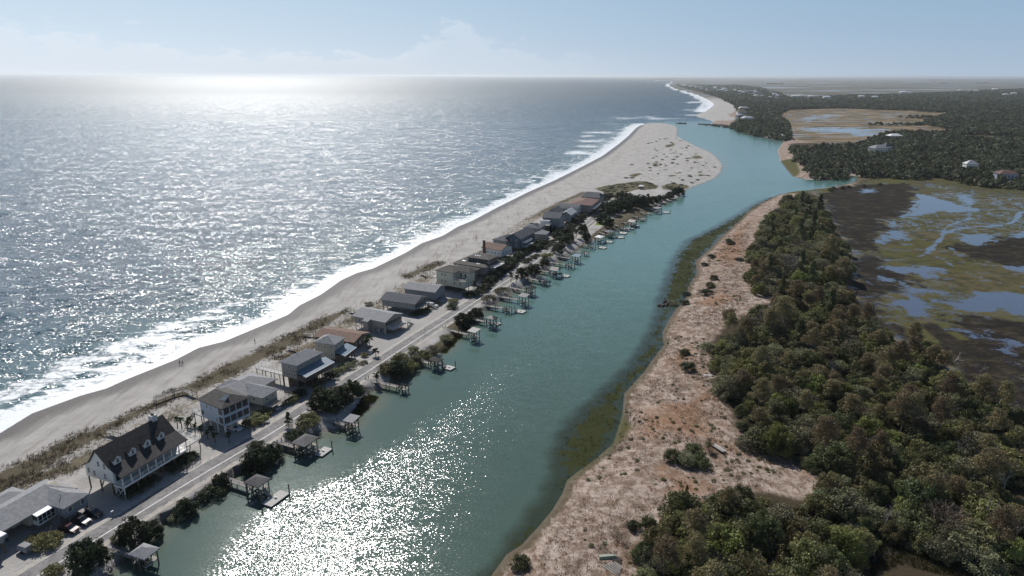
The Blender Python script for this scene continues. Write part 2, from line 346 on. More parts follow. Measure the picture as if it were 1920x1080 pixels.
def ground_material():
    m, t, out = new_mat('ground'); P = t.pos()
    n1 = t.noise(P, 0.9, 6, .65); n2 = t.noise(P, 0.12, 4, .6); n3 = t.noise(P, 3.5, 4, .7); n4 = t.noise(P, 0.03, 3, .5)
    stre = t.noise(t.mapping(P, R(20), (1, .12, 1)), .5, 4, .6)      # streaks running along the beach
    A = t.attr
    far = t.ramp(A('farther'), 0, 1)
    # dry beach sand, wet sand by the water
    sand = t.mix(t.ramp(n2, .3, .7), (.35, .335, .315), (.445, .425, .40))
    sand = t.mix(t.math('MULTIPLY', t.ramp(stre, .48, .7), t.math('MULTIPLY', A('beach'), .8)), sand, (.235, .195, .165))
    sand = t.mix(t.math('MULTIPLY', t.ramp(n3, .45, .75), .25), sand, (.25, .22, .19))
    wet = t.ramp(t.math('ADD', A('wet'), t.math('MULTIPLY_ADD', stre, .5, -.25)), .25, .75)
    c = t.mix(wet, sand, (.15, .135, .125))
    # the bare land across the river: grey white litter, pink sand, rust coloured needles and dead grass
    lit1 = t.noise(P, 0.35, 8, .72); lit2 = t.noise(t.mapping(P, R(-35), (1, .35, 1)), 1.1, 6, .75)
    bare = t.mix(t.ramp(lit1, .38, .66), (.20, .145, .11), (.47, .385, .325))
    bare = t.mix(t.ramp(lit2, .5, .64), bare, (.165, .105, .07))
    rus = t.math('ADD', A('rust'), t.math('MULTIPLY_ADD', n2, 1.4, -.8))
    bare = t.mix(t.math('MULTIPLY', t.ramp(rus, .3, .8), .62), bare, t.mix(n1, (.16, .078, .038), (.36, .20, .11)))
    pal = t.math('ADD', A('pale'), t.math('MULTIPLY_ADD', lit1, 2.6, -1.6))
    bare = t.mix(t.math('MULTIPLY', t.ramp(pal, .4, .9), .7), bare, t.mix(t.ramp(lit2, .42, .62), (.46, .41, .36), (.22, .17, .135)))
    fine = t.noise(P, 3.0, 6, .85)
    bare = t.mix(t.math('MULTIPLY', t.ramp(fine, .53, .62), .5), bare, (.10, .06, .04))
    c = t.mix(A('mainland'), c, bare)
    edg = t.math('ADD', A('edge'), t.math('MULTIPLY_ADD', lit2, 1.2, -.65))
    c = t.mix(t.math('MULTIPLY', t.ramp(edg, .35, .75), .85), c, t.mix(n3, (.06, .052, .028), (.13, .10, .062)))
    # dune grass and thin growth on the island
    v = t.math('ADD', t.math('MULTIPLY', A('dune'), .9), t.math('MULTIPLY_ADD', n1, 1.1, -.62))
    c = t.mix(t.ramp(v, .30, .55), c, t.mix(n3, (.06, .052, .034), (.15, .125, .085)))
    v = t.math('ADD', t.math('MULTIPLY', A('thin'), .48), t.math('MULTIPLY_ADD', n1, 1.3, -.62))
    c = t.mix(t.math('MULTIPLY', t.ramp(v, .28, .5), A('thin')), c, t.mix(n3, (.11, .10, .06), (.27, .22, .16)))
    v = t.math('ADD', A('spit'), t.math('MULTIPLY_ADD', n2, .8, -.5))
    c = t.mix(t.ramp(v, .3, .55), c, t.mix(n1, (.055, .055, .025), (.19, .165, .11)))
    v = t.math('ADD', A('bank'), t.math('MULTIPLY_ADD', n1, .8, -.5))
    c = t.mix(t.ramp(v, .3, .6), c, t.mix(n1, (.055, .06, .03), (.20, .16, .11)))
    c = t.mix(t.ramp(A('lawn'), .3, .6), c, (.13, .20, .03))
    c = t.mix(t.ramp(A('pave'), .4, .6), c, t.mix(n3, (.30, .29, .28), (.42, .40, .375)))
    # marshes
    mg = t.mix(t.ramp(n4, .4, .6), (.085, .082, .032), (.105, .088, .046))
    mg = t.mix(t.ramp(n2, .42, .65), mg, (.055, .052, .025))
    c = t.mix(A('marsh'), c, mg)
    mu = t.math('ADD', A('mud'), t.math('MULTIPLY_ADD', t.noise(P, .05, 7, .7), 2.2, -1.09))
    c = t.mix(t.ramp(mu, .42, .6), c, t.mix(t.ramp(t.noise(t.mapping(P, .3, (1, 1.7, 1)), .09, 8, .75), .45, .68), t.mix(n1, (.010, .0085, .007), (.030, .025, .020)), (.062, .052, .034)))
    c = t.mix(A('tan'), c, t.mix(t.ramp(t.noise(t.mapping(P, 0, (1, 2.5, 1)), .014, 7, .68), .42, .58), (.235, .175, .105), (.095, .08, .05)))
    c = t.mix(A('plain'), c, t.mix(t.ramp(t.noise(t.mapping(P, 0, (1, 2.5, 1)), .0025, 6, .65), .35, .65), (.155, .135, .095), (.085, .09, .075)))
    c = t.mix(t.ramp(A('green'), .35, .6), c, t.mix(n1, (.055, .06, .02), (.12, .105, .045)))
    fo = t.math('ADD', A('forest'), t.math('MULTIPLY_ADD', n2, .6, -.35))
    c = t.mix(t.ramp(fo, .4, .65), c, t.mix(n3, (.025, .022, .012), (.10, .075, .05)))
    b = t.n.new('ShaderNodeBsdfPrincipled'); t.set(b.inputs['Base Color'], c)
    t.set(b.inputs['Roughness'], t.math('MULTIPLY_ADD', wet, -.5, .9)); b.inputs['Specular IOR Level'].default_value = .05
    bp = t.n.new('ShaderNodeBump'); bp.inputs['Strength'].default_value = .8; bp.inputs['Distance'].default_value = .3
    t.set(bp.inputs['Height'], t.math('ADD', n1, t.math('MULTIPLY', n3, .3))); t.l.new(bp.outputs[0], b.inputs['Normal'])
    # standing water in the marsh
    pl = t.math('ADD', A('pool'), t.math('MULTIPLY_ADD', t.noise(P, .09, 9, .74), 2.4, -1.22))
    pl = t.math('ADD', pl, t.math('MULTIPLY', A('tan'), t.math('MULTIPLY_ADD', t.noise(t.mapping(P, .1, (1, 1.6, 1)), .02, 8, .7), 3.0, -1.55)))
    def thread(sc, wd, seed):
        n = t.noise(t.mapping(P, seed, (1, 1.25, 1)), sc, 4, .55)
        return t.math('SUBTRACT', 1.0, t.ramp(t.math('ABSOLUTE', t.math('SUBTRACT', n, .5)), wd * .5, wd))
    wetz = t.ramp(t.noise(P, .010, 3, .5), .40, .56)
    thr = t.math('MAXIMUM', t.math('MULTIPLY', thread(.022, .012, .3), wetz), t.math('MULTIPLY', thread(.06, .018, 1.1), wetz))
    sheet = t.ramp(t.noise(t.mapping(P, .2, (1, 1.9, 1)), .055, 8, .7), .575, .63)
    creep = t.math('MAXIMUM', thr, t.math('MULTIPLY', sheet, .8))
    creep = t.math('MULTIPLY', creep, t.math('SUBTRACT', 1.0, t.ramp(mu, .40, .75)))
    tann = t.math('MULTIPLY', A('tan'), t.math('MULTIPLY', t.ramp(t.noise(t.mapping(P, .1, (1, 2.2, 1)), .012, 8, .7), .555, .60), .8))
    plm = t.math('MAXIMUM', t.ramp(t.math('ADD', pl, t.math('MULTIPLY_ADD', t.noise(P, .7, 5, .7), .5, -.25)), .40, .56), t.math('MULTIPLY', t.math('MULTIPLY', creep, A('marsh')), .75))
    plm = t.math('MAXIMUM', plm, tann)
    farw = t.math('MULTIPLY', A('plain'), t.ramp(t.noise(t.mapping(P, 0, (1, 2.2, 1)), .0011, 6, .6), .52, .6))
    plm = t.math('MAXIMUM', plm, t.math('MULTIPLY', farw, .7))
    wtr = t.n.new('ShaderNodeBsdfPrincipled'); t.set(wtr.inputs['Base Color'], col4((.075, .09, .13))); wtr.inputs['Roughness'].default_value = .12
    wtr.inputs['IOR'].default_value = 1.6
    mx = t.n.new('ShaderNodeMixShader'); t.set(mx.inputs[0], plm); t.l.new(b.outputs[0], mx.inputs[1]); t.l.new(wtr.outputs[0], mx.inputs[2])
    t.l.new(mx.outputs[0], out.inputs[0])
    return m


def water_material():
    m, t, out = new_mat('water'); P = t.pos(); A = t.attr
    riv = A('river')
    def vec(rot, sc, scale, detail, rough, amp):
        n = t.noise(t.mapping(P, rot, sc), scale, detail, rough, 'Color')
        s = t.n.new('ShaderNodeVectorMath'); s.operation = 'SUBTRACT'; t.set(s.inputs[0], n); s.inputs[1].default_value = (.5, .5, .5)
        k = t.n.new('ShaderNodeVectorMath'); k.operation = 'SCALE'; t.set(k.inputs[0], s.outputs[0]); t.set(k.inputs['Scale'], amp)
        return k.outputs[0]
    def add(a, b):
        s = t.n.new('ShaderNodeVectorMath'); s.operation = 'ADD'; t.set(s.inputs[0], a); t.set(s.inputs[1], b); return s.outputs[0]
    # sea: swell, chop, ripples; crests lie along the shore.  river: small ripples
    sea = add(vec(R(-30), (.45, 1, 1), .10, 2, .5, SEA_AMP[0]), vec(R(-25), (.55, 1, 1), .34, 3, .6, SEA_AMP[1]))
    sea = add(sea, vec(R(-12), (.6, 1, 1), 1.25, 3, .7, SEA_AMP[2]))
    rv = add(vec(R(12), (.5, 1, 1), 3.0, 2, .6, RIV_AMP[0]), vec(R(8), (.45, 1, 1), .42, 3, .6, RIV_AMP[1]))
    rv = add(rv, vec(R(-8), (.6, 1, 1), 4.5, 1, .5, RIV_AMP[2]))
    k1 = t.n.new('ShaderNodeVectorMath'); k1.operation = 'SCALE'; t.set(k1.inputs[0], sea); t.set(k1.inputs['Scale'], t.math('MULTIPLY', t.math('SUBTRACT', 1, riv), A('amp')))
    k2 = t.n.new('ShaderNodeVectorMath'); k2.operation = 'SCALE'; t.set(k2.inputs[0], rv); t.set(k2.inputs['Scale'], t.math('MULTIPLY', riv, A('amp')))
    nrm = add(k1.outputs[0], k2.outputs[0])
    flat = t.n.new('ShaderNodeVectorMath'); flat.operation = 'MULTIPLY'; t.set(flat.inputs[0], nrm); flat.inputs[1].default_value = (1, 1, 0)
    # far out the normals tilt to the viewer, added to brighten the horizon glare
    ln = t.n.new('ShaderNodeVectorMath'); ln.operation = 'SCALE'; ln.inputs[0].default_value = (.33, -.94, 0); t.set(ln.inputs['Scale'], t.math('MULTIPLY', A('lean'), t.math('SUBTRACT', 1, riv)))
    up = add(add(flat.outputs[0], ln.outputs[0]), (0, 0, 1))
    nz = t.n.new('ShaderNodeVectorMath'); nz.operation = 'NORMALIZE'; t.set(nz.inputs[0], up)
    n2 = t.noise(P, .02, 4, .5); n3 = t.noise(t.mapping(P, R(-25), (.5, 1, 1)), .12, 4, .6)
    deep = t.mix(n2, (.018, .056, .088), (.026, .072, .102))
    near = t.mix(n3, (.040, .095, .105), (.065, .125, .125))
    seac = t.mix(A('shelf'), deep, near)
    rivc = t.mix(t.ramp(A('lat'), 0, 1), (.064, .104, .084), (.104, .200, .178))
    rivc = t.mix(t.math('MULTIPLY', n2, .25), rivc, (.06, .10, .08))
    c = t.mix(riv, seac, rivc)
    sh = t.math('ADD', A('shal'), t.math('MULTIPLY_ADD', t.noise(P, .15, 5, .65), .7, -.35))
    c = t.mix(t.math('MULTIPLY', t.ramp(sh, .25, .8), .85), c, t.mix(t.noise(P, .3, 3, .6), (.014, .018, .014), (.035, .045, .016)))
    c = t.mix(t.math('MULTIPLY', t.ramp(A('sandy'), 0, 1), .55), c, (.15, .145, .10))
    al = t.math('ADD', A('weed'), t.math('MULTIPLY_ADD', t.noise(P, .20, 8, .72), 1.9, -.98))
    alm = t.ramp(al, .38, .52)
    b = t.n.new('ShaderNodeBsdfPrincipled'); t.set(b.inputs['Base Color'], c); t.set(b.inputs['Roughness'], A('rough'))
    t.set(b.inputs['IOR'], t.math('MULTIPLY_ADD', A('lean'), .6, 1.33)); t.l.new(nz.outputs[0], b.inputs['Normal'])  # index raised above real water far out, added to brighten the glare
    # foam
    f1 = t.noise(P, .35, 6, .68); f2 = t.noise(t.mapping(P, R(-22), (.3, 1, 1)), .22, 5, .62)
    fo = t.math('ADD', A('foam'), t.math('ADD', t.math('MULTIPLY_ADD', f2, 1.5, -.8), t.math('MULTIPLY_ADD', f1, .9, -.45)))
    fm = t.ramp(fo, .42, .72)
    lace = t.math('MULTIPLY', t.ramp(t.noise(t.mapping(P, R(-22), (.6, 1, 1)), .45, 7, .7), .50, .60), t.math('SUBTRACT', 1.0, t.ramp(A('foam'), .95, 1.0)))
    fm = t.math('MULTIPLY', fm, t.math('MULTIPLY_ADD', lace, -.62, 1.0))
    wc = t.math('MULTIPLY', t.math('SUBTRACT', 1, riv), t.ramp(t.noise(t.mapping(P, R(-22), (.25, 1, 1)), .16, 4, .6), .71, .76))
    fm = t.math('MAXIMUM', fm, t.math('MULTIPLY', wc, .6))
    fb = t.n.new('ShaderNodeBsdfPrincipled'); t.set(fb.inputs['Base Color'], t.mix(f1, (.62, .65, .66), (.88, .89, .9))); fb.inputs['Roughness'].default_value = .5
    wd = t.n.new('ShaderNodeBsdfPrincipled'); t.set(wd.inputs['Base Color'], t.mix(t.noise(P, .6, 4, .7), (.014, .020, .007), (.055, .060, .018))); wd.inputs['Roughness'].default_value = .9; wd.inputs['Specular IOR Level'].default_value = .08
    m1 = t.n.new('ShaderNodeMixShader'); t.set(m1.inputs[0], alm); t.l.new(b.outputs[0], m1.inputs[1]); t.l.new(wd.outputs[0], m1.inputs[2])
    m2 = t.n.new('ShaderNodeMixShader'); t.set(m2.inputs[0], fm); t.l.new(m1.outputs[0], m2.inputs[1]); t.l.new(fb.outputs[0], m2.inputs[2])
    t.l.new(m2.outputs[0], out.inputs[0])
    return m


LEAN = .18
SEA_AMP = (0.75, 1.6, 2.5)
RIV_AMP = (0.80, 0.30, 0.74)


def build_ground():
    # rows even in 1/distance, columns even in direction: fine near, coarse far
    NY, NX = 620, 800
    ty = np.linspace(1 / 62.0, 1 / 70000.0, NY); Y = 1 / ty
    Y[-1] = 80000
    tx = np.linspace(-1.3, 1.3, NX)
    # near rows need a constant width
    X = tx[None, :] * np.maximum(Y, 150)[:, None]
    P = np.stack([X, np.repeat(Y[:, None], NX, 1)], -1).reshape(-1, 2)
    h, s_i, s_m, d_sea, d_riv, drd = height(P)
    land = np.maximum(s_i, s_m)
    idx = np.arange(NY * NX).reshape(NY, NX)
    Q = np.stack([idx[:-1, :-1], idx[:-1, 1:], idx[1:, 1:], idx[1:, :-1]], -1).reshape(-1, 4)
    scale = np.maximum(1, P[:, 1] / 300)

    def sub(keepv, zc):
        kf = keepv[Q].any(1); F = Q[kf]; used = np.unique(F); rm = np.full(len(P), -1); rm[used] = np.arange(len(used))
        return used, rm[F], np.column_stack([P[used], zc[used]])
    # ---- ground
    u, F, V = sub(land > -14 * scale, h)
    p = P[u]; A = {}
    for k, (polys, z, soft) in REG.items(): A[k] = softmask(p, polys, z, soft)
    A['mainland'] = np.clip(s_m[u] / 2 + .5, 0, 1)
    far_beach = (p[:, 1] > 1100) & (s_m[u] > 0)
    dml = dseg(p, ml[54:72]); A['mainland'] = np.where(far_beach & (dml < 75), 0, A['mainland'])
    A['beach'] = np.clip(1 - np.abs(d_sea[u] - 24) / 22, 0, 1) * (s_i[u] > -5)
    A['wet'] = np.clip(1 - d_sea[u] / 15, 0, 1) * np.clip(1 - 0, 0, 1)
    A['wet'] = np.maximum(A['wet'], np.where(s_m[u] > -20, np.clip(1 - np.abs(s_m[u]) / 2.5, 0, 1), 0) * .8)
    A['wet'] = np.maximum(A['wet'], np.clip(1 - d_riv[u] / 3, 0, 1) * .7)
    sm = lambda L, s: np.clip(sd(p, L) / s + .5, 0, 1)
    A['marsh'] = np.maximum(sm(MARSH, 8), sm(MARSH2, 5))
    A['mud'] = np.maximum(np.maximum(sm(MUD1, 30), sm(MUD2, 30)), np.clip(sd(p, GP([(1560, 1180), (1600, 1080), (1640, 1050), (1700, 1060), (1800, 1100)], .5)) / 8 + .5, 0, 1))
    A['tan'] = sm(TAN, 20)
    A['edge'] = np.clip(1 - s_m[u] / 5.5, 0, 1) * (s_m[u] > -4) * (p[:, 1] < 800)
    A['plain'] = np.clip((p[:, 1] - 2900) / 500, 0, 1)
    A['farther'] = np.clip(p[:, 1] / 1500, 0, 1)
    A['forest'] = np.where(A['plain'] > .9, A['forest'] * (p[:, 1] < 5500), A['forest'])
    pool = np.zeros(len(p))
    for pl in POOLS:
        L = GP(pl, .4); s = 1.2 if L[:, 1].mean() < 700 else 8
        c = L.mean(0); rad = np.sqrt(((L - c) ** 2).sum(1)).max() + 20 * s
        nn = np.nonzero(((p - c) ** 2).sum(1) < rad * rad)[0]
        if len(nn): pool[nn] = np.maximum(pool[nn], np.clip(sd(p[nn], L) / (2 * s) / 6 + .5, 0, 1))
    for pl, wd in CREEKS:
        L = GP(pl, .4); nn = np.nonzero((p[:, 1] > 250) & (p[:, 1] < 1200))[0]
        pool[nn] = np.maximum(pool[nn], np.clip((wd * .5 * p[nn, 1] / 450 - dseg(p[nn], L)) / 4 + .5, 0, 1))
    A['pool'] = pool
    me = npmesh('ground', V, F, ground_material(), A, True)
    tag(link(bpy.data.objects.new('ground', me)), kind='structure')
    # ---- water: where the land is not, and a little beneath it
    wat = water_material()
    dtip = P[:, 0] * 0
    mouth = GP([(1240, 229), (1331, 226)], 0)          # line between the tip of the spit and the far bank
    side = (P[:, 0] - mouth[0, 0]) * (mouth[1, 1] - mouth[0, 1]) - (P[:, 1] - mouth[0, 1]) * (mouth[1, 0] - mouth[0, 0])
    side = side / np.linalg.norm(mouth[1] - mouth[0])       # positive on the river side
    nearer = np.clip((d_sea - d_riv) / 12 + .5, 0, 1)
    riv = np.where(P[:, 1] < 1250, nearer, np.clip(side / 160 + .5, 0, 1) * np.clip(nearer + (P[:, 1] > 1400), 0, 1))
    riv = np.where((P[:, 1] > 1000) & (P[:, 0] < P[:, 1] * .19), 0, riv)
    riv = np.where((P[:, 0] < isl[0, 0] + 60) & (P[:, 1] < 200) & (d_sea < d_riv), 0, riv)
    foam = np.zeros(len(P))
    d_far = dseg(P, ml[57:72])
    nearmain = (P[:, 1] > 1600) & (riv < .9)
    off = -np.maximum(s_i, s_m)
    wob = (vnoise(P, 16, 5) - .5)
    wid = (17 + 14 * wob) * (1 + .9 * np.clip((P[:, 1] - 500) / 800, 0, 1)) * (1 + .5 * np.clip((260 - P[:, 1]) / 120, 0, 1))
    foam = np.where(d_sea < 400, np.clip(1.22 - np.maximum(d_sea, 0) / wid, 0, 1) * np.clip(1.15 - riv, 0, 1), 0)
    # second line of broken water
    foam = np.maximum(foam, .62 * np.exp(-((d_sea - 27 - 10 * wob) / 3.5) ** 2) * (vnoise(P, 30, 8) > .42) * (riv < .5) * (P[:, 1] < 900))
    foam = np.maximum(foam, np.where(nearmain, np.clip(1.3 - d_far / (60 + 60 * wob), 0, 1), 0))
    foam = np.maximum(foam, .72 * softmask(P, FOAM_PATCH, 0, 9))
    for (x, y, a, b) in FOAM_BARS:
        pl = [(x + 1.25 * a * math.cos(q), y + 1.1 * b * math.sin(q) + (math.cos(q * 2) * b * .3)) for q in np.linspace(0, 2 * math.pi, 10)[:-1]]
        foam = np.maximum(foam, .80 * softmask(P, [pl], 0, 5.0))
    foam = np.maximum(foam, .50 * np.clip(1.35 - d_sea / (34 + 30 * wob + 16 * np.clip((270 - P[:, 1]) / 60, 0, 1)), 0, 1) * (P[:, 1] < 520) * (d_sea < 95))
    foam = np.maximum(foam, .46 * np.clip(1.3 - d_sea / (85 + 60 * wob), 0, 1) * np.clip((P[:, 1] - 560) / 200, 0, 1) * (P[:, 1] < 1500))
    foam *= np.clip(1.2 - riv, 0, 1)
    m_f = sd(P, FRINGE)
    weed = np.clip(m_f / 7 + .35, 0, 1) * (P[:, 1] < 700)
    for L in (COVE, COVE2): weed = np.maximum(weed, np.clip(sd(P, L) / 3 + .5, 0, 1))
    W = {'river': riv, 'foam': foam, 'weed': weed * .70}
    W['shal'] = np.clip(np.clip(m_f / 9 + .75, 0, 1) * (P[:, 1] < 700) * 1.0, 0, 1)
    W['sandy'] = np.clip(1 - np.maximum(0, -s_i) / (7 + 10 * np.clip((P[:, 1] - 600) / 300, 0, 1)), 0, 1) * riv * np.where(P[:, 1] < 900, 1, .4)
    W['shelf'] = np.clip(1 - d_sea / 110, 0, 1)
    lat = np.clip((P[:, 1] - 130) / 250, 0, 1)
    W['lat'] = lat
    # the lee of the island bank is calm, the open river is rippled, less so up the river
    calm = np.clip((np.minimum(d_riv, 1e4) - 15 - 9 * (vnoise(P, 14, 11) - .5)) / 11, 0, 1)
    ramp_n = 1 - .75 * np.clip((P[:, 1] - 215 - .3 * P[:, 0]) / 130, 0, 1)
    amp_r = (.07 + .93 * calm * ramp_n) * (1 - .75 * np.clip(1 - np.abs(s_m) / 42, 0, 1))
    W['amp'] = np.where(riv > .5, amp_r, np.clip(.45 + d_sea / 40, 0, 1) * (1.08 - .6 * np.clip((P[:, 1] - 900) / 3500, 0, 1)))
    W['rough'] = np.where(riv > .5, .135 + .1 * np.clip((P[:, 1] - 250) / 1000, 0, 1), .13 + .40 * np.clip((P[:, 1] - 450) / 3500, 0, 1) ** .85)
    W['lean'] = LEAN * np.clip((P[:, 1] - 600) / 7000, 0, 1) ** .75
    isr = riv > .5
    u, F, V = sub((land < 16 * scale) & ~isr, P[:, 0] * 0)
    fr = isr[u][F].all(1)
    # split faces cleanly between the two sheets
    def sheet(name, sel):
        kf = sel(isr[Q[:, 0]]) & (land[Q] < 16 * scale[Q]).any(1)
        f = Q[kf]; used = np.unique(f); rm = np.full(len(P), -1); rm[used] = np.arange(len(used))
        me = npmesh(name, np.column_stack([P[used], np.zeros(len(used))]), rm[f], wat, {k: v[used] for k, v in W.items()}, True)
        tag(link(bpy.data.objects.new(name, me)), kind='structure')
    sheet('sea', lambda r: ~r)
    sheet('river', lambda r: r)


build_ground()


def ribbon(name, L, w0, w1, z, mat, kind='structure', dz=None):
    """a strip along the polyline L between the lateral offsets w0 and w1 (metres, to the right)"""
    L = np.array(L); S = [L[0]]
    for a, b in zip(L[:-1], L[1:]):
        n = max(1, int(np.linalg.norm(b - a) / 4))
        S += [a + (b - a) * i / n for i in range(1, n + 1)]
    S = np.array(S)
    for _ in range(6): S[1:-1] = (S[:-2] + 2 * S[1:-1] + S[2:]) / 4
    T = np.gradient(S, axis=0); T /= np.linalg.norm(T, axis=1)[:, None]
    Nn = np.column_stack([T[:, 1], -T[:, 0]])
    a = S + Nn * w0; b = S + Nn * w1; n = len(S)
    V = np.vstack([np.column_stack([a, np.full(n, z)]), np.column_stack([b, np.full(n, z)])])
    F = [(i, n + i, n + i + 1, i + 1) for i in range(n - 1)]
    me = npmesh(name, V, np.array(F), mat, {'across': np.repeat([0.0, 1.0], n)})
    return tag(link(bpy.data.objects.new(name, me)), kind=kind), S, Nn


def simple(name, c1, c2=None, scale=2.0, rough=.8, detail=4, spec=.3, metal=0.0, mapsc=(1, 1, 1), lo=.35, hi=.65, objvar=0.0):
    m, t, out = new_mat(name); b = t.n.new('ShaderNodeBsdfPrincipled')
    if c2 is None: c2 = tuple(x * .8 for x in c1)
    tcn = t.n.new('ShaderNodeTexCoord')
    n = t.noise(t.mapping(tcn.outputs['Object'], 0, mapsc), scale, detail, .6)
    c = t.mix(t.ramp(n, lo, hi), c1, c2)
    if objvar:
        oi = t.n.new('ShaderNodeObjectInfo'); hsv = t.n.new('ShaderNodeHueSaturation'); t.set(hsv.inputs['Color'], c)
        t.set(hsv.inputs['Value'], t.math('MULTIPLY_ADD', oi.outputs['Random'], objvar * 2, 1 - objvar)); c = hsv.outputs[0]
    t.set(b.inputs['Base Color'], c); b.inputs['Roughness'].default_value = rough
    b.inputs['Specular IOR Level'].default_value = spec; b.inputs['Metallic'].default_value = metal
    t.l.new(b.outputs[0], out.inputs[0])
    return m


ASPHALT = simple('asphalt', (.25, .24, .23), (.165, .158, .153), .35, .85, 8)
def asphalt_edges():
    nt = NT(ASPHALT.node_tree); bs = [n for n in nt.n if n.type == 'BSDF_PRINCIPLED'][0]; src = bs.inputs['Base Color'].links[0].from_socket
    e = nt.math('ABSOLUTE', nt.math('MULTIPLY_ADD', nt.attr('across'), 2, -1)); P = nt.pos()
    k = nt.math('ADD', e, nt.math('MULTIPLY_ADD', nt.noise(P, .5, 5, .65), .9, -.45))
    cr = nt.noise(P, 1.6, 6, .7); wear = nt.mix(nt.ramp(cr, .56, .6), src, (.12, .115, .11))
    nt.set(bs.inputs['Base Color'], nt.mix(nt.ramp(k, .86, 1.02), wear, (.42, .39, .355)))


asphalt_edges()
PAINT = simple('road_paint', (.72, .70, .66), (.55, .53, .5), 1.5, .7)
SHOULDER = simple('sand_shoulder', (.46, .42, .37), (.36, .33, .29), .8, .9)
tag(link(bpy.data.objects.new('road_shoulder', None)), kind='structure') if False else None
ribbon('road_shoulder', road, -4.2, 4.6, 2.05, SHOULDER)
_, ROADL, ROADN = ribbon('road', road, -3.3, 3.3, 2.075, ASPHALT)
ribbon('road_marking', road, .55, .9, 2.09, PAINT)
ribbon('road_edge_line', road, -3.05, -2.93, 2.09, PAINT)
# ------------------------------------------------------------ materials for the built things
M = {}
def mt(k, *a, **kw): M[k] = simple(k, *a, **kw); return M[k]


mt('grey_shingle', (.29, .29, .295), (.22, .22, .228), 1.2, .85)
mt('dark_shingle', (.055, .051, .050), (.036, .034, .034), 1.2, .85)
mt('brown_shingle', (.105, .094, .086), (.075, .068, .062), 1.2, .85)
mt('rust_shingle', (.20, .125, .095), (.14, .09, .07), .8, .85)
mt('red_shingle', (.19, .115, .095), (.14, .085, .07), .8, .85)
mt('slate_shingle', (.10, .105, .12), (.07, .073, .085), 1.0, .85)
mt('bluegrey_metal', (.14, .20, .26), (.11, .16, .21), .8, .45, spec=.5)
mt('white_metal', (.80, .80, .78), (.70, .70, .69), .8, .5, spec=.5)
mt('pale_metal', (.42, .42, .42), (.34, .34, .345), .8, .5, spec=.5)
mt('dark_metal_roof', (.085, .08, .08), (.06, .058, .06), 1.0, .5, spec=.5)
mt('white_siding', (.72, .71, .68), (.64, .63, .60), .8, .6, mapsc=(1, 1, 6))
mt('blue_siding', (.40, .46, .54), (.34, .40, .48), .8, .6, mapsc=(1, 1, 6))
mt('navy_siding', (.075, .105, .145), (.055, .08, .11), .8, .6, mapsc=(1, 1, 6))
mt('taupe_siding', (.33, .31, .28), (.27, .255, .23), .8, .7, mapsc=(1, 1, 6))
mt('grey_siding', (.27, .285, .29), (.22, .235, .24), .8, .7, mapsc=(1, 1, 6))
mt('cream_siding', (.56, .54, .43), (.49, .47, .37), .8, .6, mapsc=(1, 1, 6))
mt('sand_siding', (.45, .42, .34), (.38, .35, .29), .8, .7, mapsc=(1, 1, 6))
mt('brown_siding', (.14, .11, .09), (.10, .08, .065), .8, .7, mapsc=(1, 1, 6))
mt('white_trim', (.74, .73, .70), (.66, .65, .62), 1.5, .6)
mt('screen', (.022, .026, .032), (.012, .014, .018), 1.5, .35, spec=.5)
mt('glass', (.03, .04, .05), (.012, .016, .022), .8, .08, spec=.8)
mt('skylight', (.55, .62, .70), (.4, .48, .56), .8, .1, spec=.9)
mt('piling_wood', (.17, .135, .10), (.09, .072, .055), 3, .9, mapsc=(3, 3, .5))
mt('grey_plank', (.37, .345, .315), (.24, .22, .20), 2.2, .85, mapsc=(4, 1, 1))
mt('pale_plank', (.52, .50, .47), (.38, .36, .335), 2.2, .8, mapsc=(4, 1, 1))
mt('dark_wood', (.075, .062, .052), (.045, .038, .032), 3, .9)
mt('concrete', (.40, .39, .37), (.31, .30, .285), 1.5, .9)
mt('brick', (.15, .075, .055), (.10, .055, .04), 6, .9)
mt('chimney_white', (.60, .59, .56), (.5, .49, .47), 3, .9)
mt('tyre', (.015, .015, .015), (.02, .02, .02), 3, .9)
mt('rim', (.45, .45, .46), (.3, .3, .3), 3, .35, metal=.6)
mt('paint_black', (.012, .012, .014), (.015, .015, .017), 1, .22, spec=.6)
mt('paint_silver', (.32, .34, .36), (.30, .32, .34), 1, .25, spec=.6, metal=.3)
mt('paint_white', (.62, .63, .64), (.6, .6, .6), 1, .25, spec=.6)
mt('paint_red', (.07, .012, .014), (.06, .01, .012), 1, .22, spec=.6)
mt('paint_blue', (.05, .08, .14), (.04, .07, .12), 1, .25, spec=.6)
mt('paint_tan', (.22, .19, .15), (.2, .17, .14), 1, .25, spec=.6)
mt('lamp_red', (.25, .01, .01), (.2, .01, .01), 1, .2)
mt('lamp_clear', (.6, .6, .6), (.5, .5, .5), 1, .1)
mt('hull_white', (.68, .68, .67), (.6, .6, .59), 1, .3, spec=.5)
mt('hull_dark', (.04, .06, .09), (.03, .045, .07), 1, .3, spec=.5)
mt('canvas', (.10, .13, .17), (.08, .10, .14), 1, .8)
mt('bare_wood', (.40, .375, .345), (.25, .23, .21), 3, .9)
mt('grey_bark', (.13, .115, .10), (.08, .07, .06), 3, .95)
mt('rock', (.12, .11, .10), (.06, .056, .052), 1.2, .9)
mt('skin', (.45, .30, .22), (.42, .28, .2), 3, .6)
mt('cloth_dark', (.03, .035, .05), (.02, .025, .035), 3, .9)
mt('cloth_light', (.35, .36, .38), (.3, .3, .33), 3, .9)
mt('cloth_red', (.25, .06, .05), (.2, .05, .04), 3, .9)
mt('hair', (.05, .035, .025), (.03, .02, .015), 3, .8)
mt('sign_back', (.30, .31, .31), (.26, .27, .27), 3, .5)


